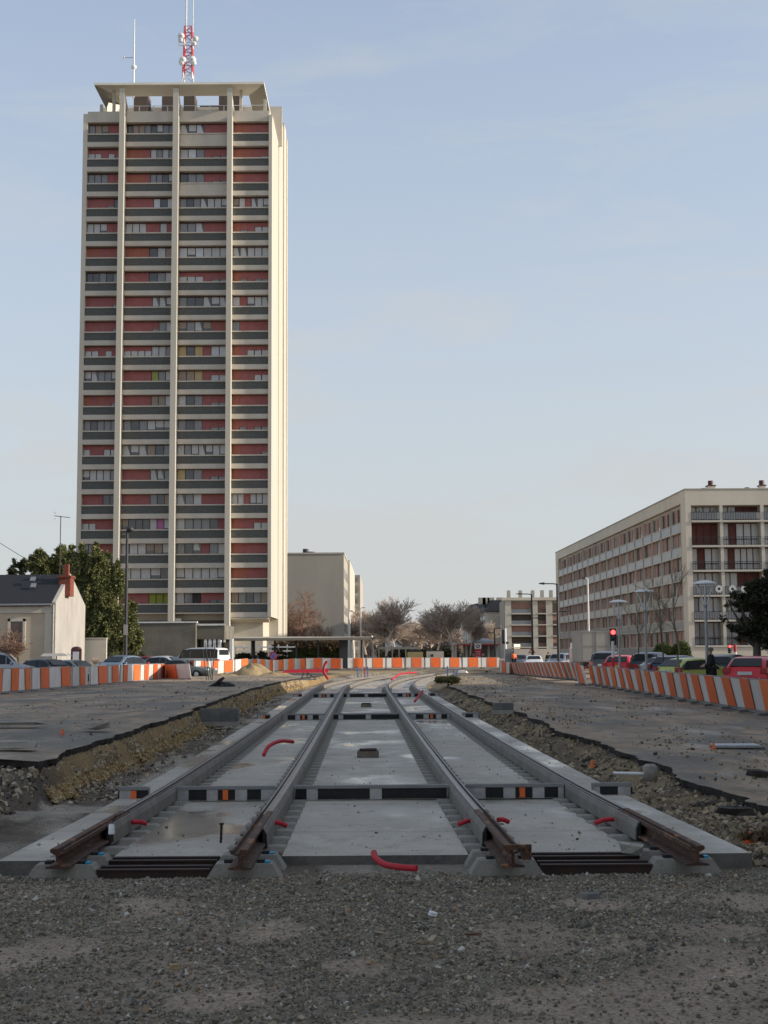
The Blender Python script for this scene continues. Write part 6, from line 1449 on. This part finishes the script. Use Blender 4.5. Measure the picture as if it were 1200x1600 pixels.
# red-and-metal crash board on a stand at the end of the left trench, red and blue stakes
e = empty('site_board', P(480, 1062, 84), R(0), label='long red board resting on a metal stand left of the far tracks', cat='board')
mb = MB(); w = 2.3; z_ = zat(480, 1049.5, 84)-e.location.z; mb.add([(-1.6, -.3, z_-.06), (1.3, -.3, z_-.06), (1.3, .3, z_-.06), (-1.6, .3, z_-.06), (-1.2, -.2, z_+.14), (1.35, -.2, z_+.16), (1.35, .2, z_+.16), (-1.2, .2, z_+.14)], [(0,1,5,4),(1,2,6,5),(2,3,7,6),(3,0,4,7),(4,5,6,7),(3,2,1,0)]); mb.build('board', M['red'], e)
mb = MB(); mb.tube([(-.4, 0, 0), (-.2, 0, z_-.06)], .05, 6); mb.tube([(0, 0, 0), (0, 0, z_-.06)], .05, 6); mb.tube([(.6, 0, 0), (.05, 0, z_-.1)], .05, 6); mb.box(-.5, .6, -.2, .2, -.02, .06); mb.build('stand', M['steel'], e)
for k, (px, c, lb) in enumerate(((560, 'blue', 'blue topped survey stake, leftmost by the far curve'), (565, 'steel', 'steel survey stake by the far curve'), (570, 'red', 'red survey stake leaning by the far curve'), (574, 'blue', 'blue topped survey stake, rightmost by the far curve'))):
    p = P(px, 1058, 100); mb = MB(); mb.tube([(0, 0, 0), (random.uniform(-.15, .15), 0, .78)], .045, 5); setp(mb.build('survey_stake', M[c], loc=p), lb, 'stake')
e = empty('blue_trestle', P(706, 1056, 98), label='blue site trestle right of the far curve', cat='trestle')
mb = MB(); mb.tube([(-.3, 0, 0), (-.3, 0, .7)], .06, 6); mb.tube([(.12, 0, 0), (.12, 0, .55)], .05, 6); mb.tube([(.4, 0, 0), (.4, 0, .5)], .05, 6); mb.build('legs', M['blue'], e)
mb = MB(); mb.box(-.35, .6, -.05, .05, .38, .48); mb.build('beam', M['steel'], e)
chunk(722, 1052, 100, .9, .5, .22, 0, 'white sack lying right of the blue trestle', 'white', name='sack', cat='sack')
mb = MB(); p = P(745, 1049, 112); mb.box(-1.2, 1.2, -.3, .3, .12, .18); mb.box(-.9, -.75, -.2, .2, 0, .12); mb.box(.75, .9, -.2, .2, 0, .12); setp(mb.build('timber_pallet', M['concrete_d'], loc=(p.x, 112, p.z-.1)), 'low grey pallet lying below the far barrier on the right', 'pallet')

# ================================================================== vehicles
HB = dict(L=4.0, W=1.70, H=1.46, zb=.24, belt=.92, st=[(0,.60,.42),(.06,.74,.66),(.20,.90,.80),(.30,.95,.84),(.33,.98,.86),(.50,1.42,.80),(.62,1.46,.80),(.84,1.42,.78),(.93,1.20,.80),(.985,.98,.82),(1.0,.70,.72)], gl=(4, 8), ws=(4, 5), rw=(7, 9), ax=(.19, .81))
SUVs = dict(HB, H=1.66, belt=1.05, st=[(0,.66,.42),(.05,.86,.66),(.20,1.02,.80),(.27,1.06,.84),(.30,1.10,.86),(.42,1.60,.80),(.60,1.68,.80),(.90,1.62,.78),(.965,1.30,.80),(.99,1.10,.82),(1.0,.72,.74)])
SED = dict(HB, L=4.5, H=1.42, st=[(0,.60,.42),(.05,.74,.66),(.20,.88,.80),(.28,.93,.84),(.31,.96,.86),(.45,1.38,.80),(.55,1.42,.80),(.72,1.38,.78),(.86,1.05,.82),(.97,1.0,.80),(1.0,.70,.72)], rw=(7, 8), gl=(4, 8))
VAN = dict(HB, L=4.7, W=1.85, H=2.0, belt=1.15, st=[(0,.60,.45),(.03,.85,.7),(.12,1.05,.84),(.16,1.12,.86),(.18,1.2,.88),(.30,1.90,.84),(.45,1.98,.84),(.92,1.97,.84),(.985,1.9,.84),(.995,1.3,.88),(1.0,.55,.84)], rw=(8, 9), gl=(4, 8))
def car(px, py, d, rz, spec, paint, lb, z0=-.15, plate='plate_w', name='parked_car', cat='car', sc=1.0, wagon=False):
    """length runs along local y; rear faces local -y"""
    x = P(px, py, d).x; e = empty(name, (x, d, z0), R(rz), label=lb, cat=cat); e.scale = (sc, sc, sc)
    L_, W_, zb_, belt = spec['L'], spec['W']/2, spec['zb'], spec['belt']; st = spec['st']; m_ = MB(); secs = []
    for t, zt, wf in st:
        y = L_*(.5-t); w = W_*(.90+.10*min(1, 6*min(t+.04, 1.04-t))); zbelt = min(belt, zt-.06); wt = W_*wf if zt > belt+.08 else w*.93
        half = [(0, zb_), (w*.82, zb_), (w*.97, zb_+.14), (w, zb_+.36), (w*.985, zbelt), (wt if zt > belt+.08 else w*.96, zt-.05), (wt*.86, zt), (0, zt+.02)]
        secs.append((y, half))
    V = []; n = 14
    for y, hf in secs:
        ring = [(x_, y, z_) for x_, z_ in hf]+[(-x_, y, z_) for x_, z_ in hf[-2:0:-1]]
        V += ring
    F = [(i*n+j, (i+1)*n+j, (i+1)*n+(j+1) % n, i*n+(j+1) % n) for i in range(len(secs)-1) for j in range(n)]
    m_.add(V, F, 0, True); m_.add(V, [tuple(range(n)), tuple(range((len(secs)-1)*n+n-1, (len(secs)-1)*n-1, -1))], 0, True)
    body_ = m_.build('body', paint, e)
    sub = body_.modifiers.new('s', 'SUBSURF'); sub.levels = sub.render_levels = 2
    me = body_.data
    # glass
    g0, g1 = spec['gl']
    for sgn in (1, -1):
        gm = MB(); up_, lo_ = [], []
        for i in range(g0, g1+1):
            y, hf = secs[i]; zt = hf[7][1]; 
            if i == g0: y = secs[g0][0]-.12; hx = secs[g0][1][4][0]*.97; up_.append(Vector((hx*sgn, y, belt+.05))); lo_.append(Vector((hx*sgn*1.01, y, belt+.02))); continue
            if i == g1 and zt-.1 < belt+.12: up_.append(Vector((hf[4][0]*.985*sgn, y+.05, belt+.06))); lo_.append(Vector((hf[4][0]*1.0*sgn, y+.05, belt+.02))); continue
            f_t = (zt-.13-belt)/max(.05, hf[5][1]-belt); xa = hf[4][0]+(hf[5][0]-hf[4][0])*min(1, f_t)
            up_.append(Vector(((xa+.0)*sgn, y, zt-.13))); lo_.append(Vector((hf[4][0]*1.0*sgn, y, belt+.03)))
        for i in range(len(up_)-1):
            a, b2, c, d2 = lo_[i], lo_[i+1], up_[i+1], up_[i]; gap = .03
            a, b2, c, d2 = [Vector((v.x+.004*sgn, v.y, v.z)) for v in (a, b2, c, d2)]
            a.y -= gap; d2.y -= gap
            gm.slabq(*((a, b2, c, d2) if sgn < 0 else (b2, a, d2, c)), .05)
        gm.build('side_window', M['carglass'], e)
    for nm_, (a, c) in (('windscreen', spec['ws']), ('rear_window', spec['rw'])):
        ya, ha = secs[a]; yc, hc = secs[c]
        za, zc2 = ha[7][1], hc[7][1]; wa, wc = (ha[5][0]*.76, hc[5][0]*.76)
        A_, C_ = Vector((0, ya, za)), Vector((0, yc, zc2)); nrm = Vector((0, (zc2-za), -(yc-ya))); nrm = nrm if nrm.z > 0 else -nrm; nrm.normalize()
        pa, pc = A_.lerp(C_, .20)+nrm*.012, A_.lerp(C_, .84)+nrm*.012
        gm = MB(); gm.slabq((-wa, pa.y, pa.z), (wa, pa.y, pa.z), (wc, pc.y, pc.z), (-wc, pc.y, pc.z), -.02 if (pc-pa).y > 0 else .02); gm.build(nm_, M['carglass'], e)
    for ax_ in spec['ax']:
        for sgn in (1, -1):
            y = L_*(.5-ax_); Mx = Matrix.Translation((sgn*(W_-.06), y, .31)) @ Matrix.Rotation(R(90*sgn), 4, 'Y')
            w_ = MB(); w_.lathe([(.16, -.09), (.30, -.1), (.315, -.07), (.315, .07), (.30, .09), (.2, .095), (.2, .06)], 20, 0, Mx); wh_ = w_.build('wheel', M['tyre'], e)
            w_ = MB(); w_.lathe([(.2, .07), (.19, .085), (.10, .06), (.03, .075), (.001, .075)], 16, 0, Mx); w_.build('rim', M['rim'], wh_)
    for sgn in (1, -1):
        m_ = MB(); y = -L_/2; zl = .94 if spec is not VAN else 1.0
        m_.box(sgn*(W_-.17)-.13, sgn*(W_-.17)+.13, y-.01, y+.22, zl-.10, zl+.10); m_.build('tail_lamp', M['tail'], e)
        m_ = MB(); y = L_/2; m_.box(sgn*(W_-.30)-.16, sgn*(W_-.30)+.16, y-.28, y-.02, .58, .72); m_.build('headlight', M['headlamp'], e)
        m_ = MB(); yb = secs[g0][0]-.25; m_.cbox((sgn*(W_+.08), yb, belt+.08), (.16, .09, .12)); m_.build('mirror', paint, e)
    m_ = MB(); m_.box(-.26, .26, -L_/2-.035, -L_/2+.02, .78, .90); m_.build('number_plate', M[plate], e)
    m_ = MB(); m_.box(-W_*.86, W_*.86, -L_/2-.03, -L_/2+.1, .30, .46); m_.build('bumper', paint if plate != 'plate_y' else M['dark_metal'], e)
    if wagon:
        for sgn in (1, -1):
            m_ = MB(); zt = max(s[1] for s in st); m_.tube([(sgn*W_*.68, L_*.12, zt+.02), (sgn*W_*.68, L_*.08, zt+.07), (sgn*W_*.68, -L_*.3, zt+.06), (sgn*W_*.68, -L_*.34, zt)], .016, 6); m_.build('roof_rail', M['dark_metal'], e)
    return e
PT = {k: carpaint('paint_'+k, c, mtl) for k, c, mtl in (('silver', (.32,.34,.37), .6), ('silverblue', (.22,.28,.34), .5), ('dark', (.03,.033,.037), .4), ('charcoal', (.06,.065,.07), .5), ('white', (.68,.68,.67), .0), ('red', (.60,.010,.018), .0),
      ('darkred', (.20,.01,.018), .2), ('lime', (.42,.46,.11), .1), ('navy', (.025,.035,.06), .4), ('taupe', (.28,.25,.21), .5), ('greengrey', (.13,.16,.15), .4), ('white2', (.50,.51,.52), .1))}
# left-hand car park
car(2, 1030, 66, -80, SUVs, PT['silver'], 'silver estate car with roof rails at the left edge behind the barrier', z0=.18, wagon=True, sc=1.0)
car(83, 1035, 72, -118, HB, PT['dark'], 'dark hatchback next to the silver estate car, left car park', z0=.1, sc=.95)
car(122, 1037, 77, -120, HB, PT['greengrey'], 'dark grey-green hatchback below the white gable wall', z0=.05, sc=.93)
car(184, 1030, 80, 152, HB, PT['silverblue'], 'silver-blue hatchback facing the street below the conifer', z0=.18, sc=1.0)
car(240, 1035, 97, -112, HB, PT['darkred'], 'dark red car behind the end of the left-hand barrier row', z0=.12, sc=1.0)
car(268, 1033, 94, -110, HB, PT['white2'], 'pale silver car just left of the white van', z0=.12, sc=1.0)
car(290, 1034, 91, -112, SED, PT['greengrey'], 'grey-green car in front of the white van', z0=.05, sc=.92)
car(311, 1030, 106, 62, VAN, PT['white'], 'white panel van with side windows behind the sunlit barrier', z0=.16, name='van', cat='van', sc=1.02)
# right-hand street
car(834, 1030, 124, 176, SED, PT['white'], 'white saloon facing the camera in the middle of the right-hand street', z0=-.05, name='car')
car(812, 1032, 140, 170, HB, PT['charcoal'], 'dark car just left of the white saloon', z0=-.05, name='car')
car(875, 1032, 118, 150, SUVs, PT['silver'], 'silver car between the dark lamp post and the truck', z0=-.1, name='car')
car(952, 1035, 84, -22, SUVs, PT['charcoal'], 'dark grey car with red tail lamp beside the truck', z0=.02)
car(975, 1038, 76, -22, HB, PT['red'], 'red estate car with a yellow number plate', z0=.02, plate='plate_y')
car(1021, 1038, 72, -28, SUVs, PT['dark'], 'black car between the red estate and the silver saloon', z0=.02, sc=.97)
car(1043, 1040, 68, -38, SED, PT['taupe'], 'silver-beige saloon parked right of the black car', z0=.02, sc=.97)
car(1066, 1040, 65, -42, HB, PT['navy'], 'dark navy hatchback half hidden by the lime car', z0=.02)
car(1092, 1040, 57, -58, HB, PT['lime'], 'lime green hatchback left of the person in black', z0=.02, sc=.95)
car(1142, 1040, 59, -32, SUVs, PT['dark'], 'black hatchback between the person and the bright red car', z0=.02, sc=.90)
car(1186, 1042, 50.5, -30, HB, PT['red'], 'bright red hatchback at the right edge of the photo', z0=.02, sc=1.0)
# box truck
d = 100.; a = P(909, 1020, d); c = P(953.5, 1020, d); e = empty('box_truck', ((a.x+c.x)/2, d, -.12), label='grey box truck seen from behind beside the red traffic light', cat='truck'); w = (c.x-a.x)/2
zt = zat(930, 986, d)+.12; zb_ = zat(930, 1034, d)+.12
mb = MB(); mb.box(-w, w, 0, 5.2, zb_, zt); mb.build('cargo_box', mat('truck_box', (.34,.325,.29), (.29,.28,.25), .6, rough=.6, fine=.05), e)
mb = MB()
for x in (-w+.03, -.02, w-.1): mb.box(x, x+.06, -.03, -.004, zb_+.05, zt-.05)
for z_ in (zb_+.05, (zb_+zt)/2, zt-.1): mb.box(-w+.03, w-.03, -.04, -.031, z_, z_+.05)
mb.build('rear_door_frame', M['greyboard'], e)
mb = MB(); mb.box(-w+.1, w-.1, .1, 7.0, zb_-.32, zb_-.02); mb.box(-w+.05, w-.05, -.1, .08, zb_-.5, zb_-.36); mb.build('chassis', M['dark_metal'], e)
mb = MB(); mb.box(-w+.08, w-.08, 5.4, 7.2, .5, 2.1); mb.box(-w+.12, w-.12, 5.5, 6.9, 2.1, 2.5); mb.build('cab', PT['white'], e)
for sx in (-1, 1):
    for y in (1.4, 5.9):
        m_ = MB(); m_.lathe([(.1, -.13), (.42, -.13), (.45, 0), (.42, .13), (.1, .13)], 16, 0, Matrix.Translation((sx*(w-.2), y, .45)) @ Matrix.Rotation(R(90), 4, 'Y')); m_.build('wheel', M['tyre'], e)
    m_ = MB(); m_.box(sx*(w-.2)-.12, sx*(w-.2)+.12, -.14, -.101, zb_-.48, zb_-.38); m_.build('tail_lamp', M['tail'], e)

# ================================================================== people
def person(px, d, z0, face, lb, H=1.74, top='black', legs='black', pose='stand'):
    e = empty('person', (P(px, 1030, d).x, d, z0), R(face), label=lb, cat='person'); s = H/1.74
    J = {'pel': (0, 0, .93), 'sp': (0, .0, 1.12), 'ch': (0, .0, 1.33), 'nk': (0, .01, 1.49), 'hd': (0, .03, 1.60), 'ht': (0, .02, 1.70),
         'hl': (.10, 0, .90), 'kl': (.11, .03, .50), 'al': (.11, -.02, .09), 'tl': (.12, .13, .03), 'hr': (-.10, 0, .90), 'kr': (-.12, -.02, .50), 'ar': (-.12, -.06, .09), 'tr': (-.13, .09, .03),
         'sl': (.18, 0, 1.42), 'el': (.23, .03, 1.16), 'wl': (.18, .25, 1.10), 'sr': (-.18, 0, 1.42), 'er': (-.25, .0, 1.15), 'wr': (-.19, .22, 1.06)}
    rad = {'pel': .15, 'sp': .15, 'ch': .165, 'nk': .06, 'hd': .095, 'ht': .07, 'hl': .10, 'kl': .07, 'al': .05, 'tl': .04, 'hr': .10, 'kr': .07, 'ar': .05, 'tr': .04, 'sl': .08, 'el': .058, 'wl': .04, 'sr': .08, 'er': .058, 'wr': .04}
    E_ = [('pel','sp'),('sp','ch'),('ch','nk'),('nk','hd'),('hd','ht'),('pel','hl'),('hl','kl'),('kl','al'),('al','tl'),('pel','hr'),('hr','kr'),('kr','ar'),('ar','tr'),('ch','sl'),('sl','el'),('el','wl'),('ch','sr'),('sr','er'),('er','wr')]
    for sd in ('l', 'r'):
        w = Vector(J['w'+sd]); sg = 1 if sd == 'l' else -1
        J['p'+sd] = tuple(w+Vector((0, .06, -.01))); rad['p'+sd] = .028; E_.append(('w'+sd, 'p'+sd))
        for f in range(4):
            k = 'f%d%s' % (f, sd); J[k] = tuple(w+Vector(((f-1.5)*.022, .12-.005*abs(f-1), -.03))); rad[k] = .010; E_.append(('p'+sd, k))
            k2 = k+'t'; J[k2] = tuple(w+Vector(((f-1.5)*.024, .15-.006*abs(f-1), -.06))); rad[k2] = .008; E_.append((k, k2))
        k = 'th'+sd; J[k] = tuple(w+Vector((-sg*.045, .08, .01))); rad[k] = .012; E_.append(('w'+sd, k))
    def skin(name, keys, grow, mt, par, zclip=None):
        idx = {k: i for i, k in enumerate(keys)}; me = bpy.data.meshes.new(name)
        me.from_pydata([tuple(Vector(J[k])*s) for k in keys], [(idx[a], idx[b]) for a, b in E_ if a in idx and b in idx], [])
        ob = bpy.data.objects.new(name, me); COL.objects.link(ob); ob.parent = par; md = ob.modifiers.new('k', 'SKIN'); md.use_smooth_shade = True
        for i, k in enumerate(keys):
            sv = me.skin_vertices[0].data[i]; sv.radius = (rad[k]*grow*s,)*2; sv.use_root = (i == 0)
        sb = ob.modifiers.new('s', 'SUBSURF'); sb.levels = sb.render_levels = 1; me.materials.append(mt); return ob
    skin('body', list(J.keys()), 1.0, M['skin'], e)
    skin('jacket', ['ch', 'sp', 'pel', 'sl', 'el', 'wl', 'sr', 'er', 'wr'], 1.22, M[top], e)
    skin('trousers', ['pel', 'hl', 'kl', 'al', 'hr', 'kr', 'ar'], 1.16, M[legs], e)
    for t, a in (('tl', 'al'), ('tr', 'ar')):
        m_ = MB(); p = Vector(J[t])*s; q = Vector(J[a])*s; m_.cbox((p.x, (p.y+q.y)/2-.01, .045), (.10, .27, .09)); m_.build('shoe', M['dark_metal'], e)
    m_ = MB(); m_.lathe([(.001, 1.735*s), (.05*s, 1.725*s), (.09*s, 1.68*s), (.10*s, 1.63*s), (.09*s, 1.60*s)], 12, 0, Matrix.Translation((0, .0, 0))); m_.build('hair', M['hair'], e)
    m_ = MB(); hy = .125*s
    for x in (-.035, .035): m_.lathe([(.001, .0), (.012, .004), (.001, .010)], 6, 0, Matrix.Translation((x*s, hy-.005, 1.63*s)) @ Matrix.Rotation(R(-90), 4, 'X'))
    m_.build('eyes', M['dark_metal'], e)
    m_ = MB(); m_.add([(-.014, hy-.015, 1.585*s), (.014, hy-.015, 1.585*s), (0, hy+.02, 1.59*s), (0, hy-.015, 1.635*s)], [(0,1,2),(1,3,2),(3,0,2)], 0); m_.build('nose', M['skin'], e)
    m_ = MB(); m_.box(-.022*s, .022*s, hy-.012, hy-.002, 1.562*s, 1.570*s); m_.build('mouth', M['redframe'], e)
    return e
person(1111, 49.5, .02, 70, 'person in long black clothes standing between the lime and black cars, turned to the right', 1.80)
person(857, 122, -.05, 20, 'small far person in dark clothes walking right of the white saloon', 1.72)
person(803, 126, .05, -160, 'far person in an orange vest beside the grey cabinet', 1.70, top='orange')
person(400, 131, .12, 150, 'person in dark clothes waiting under the station canopy', 1.68)
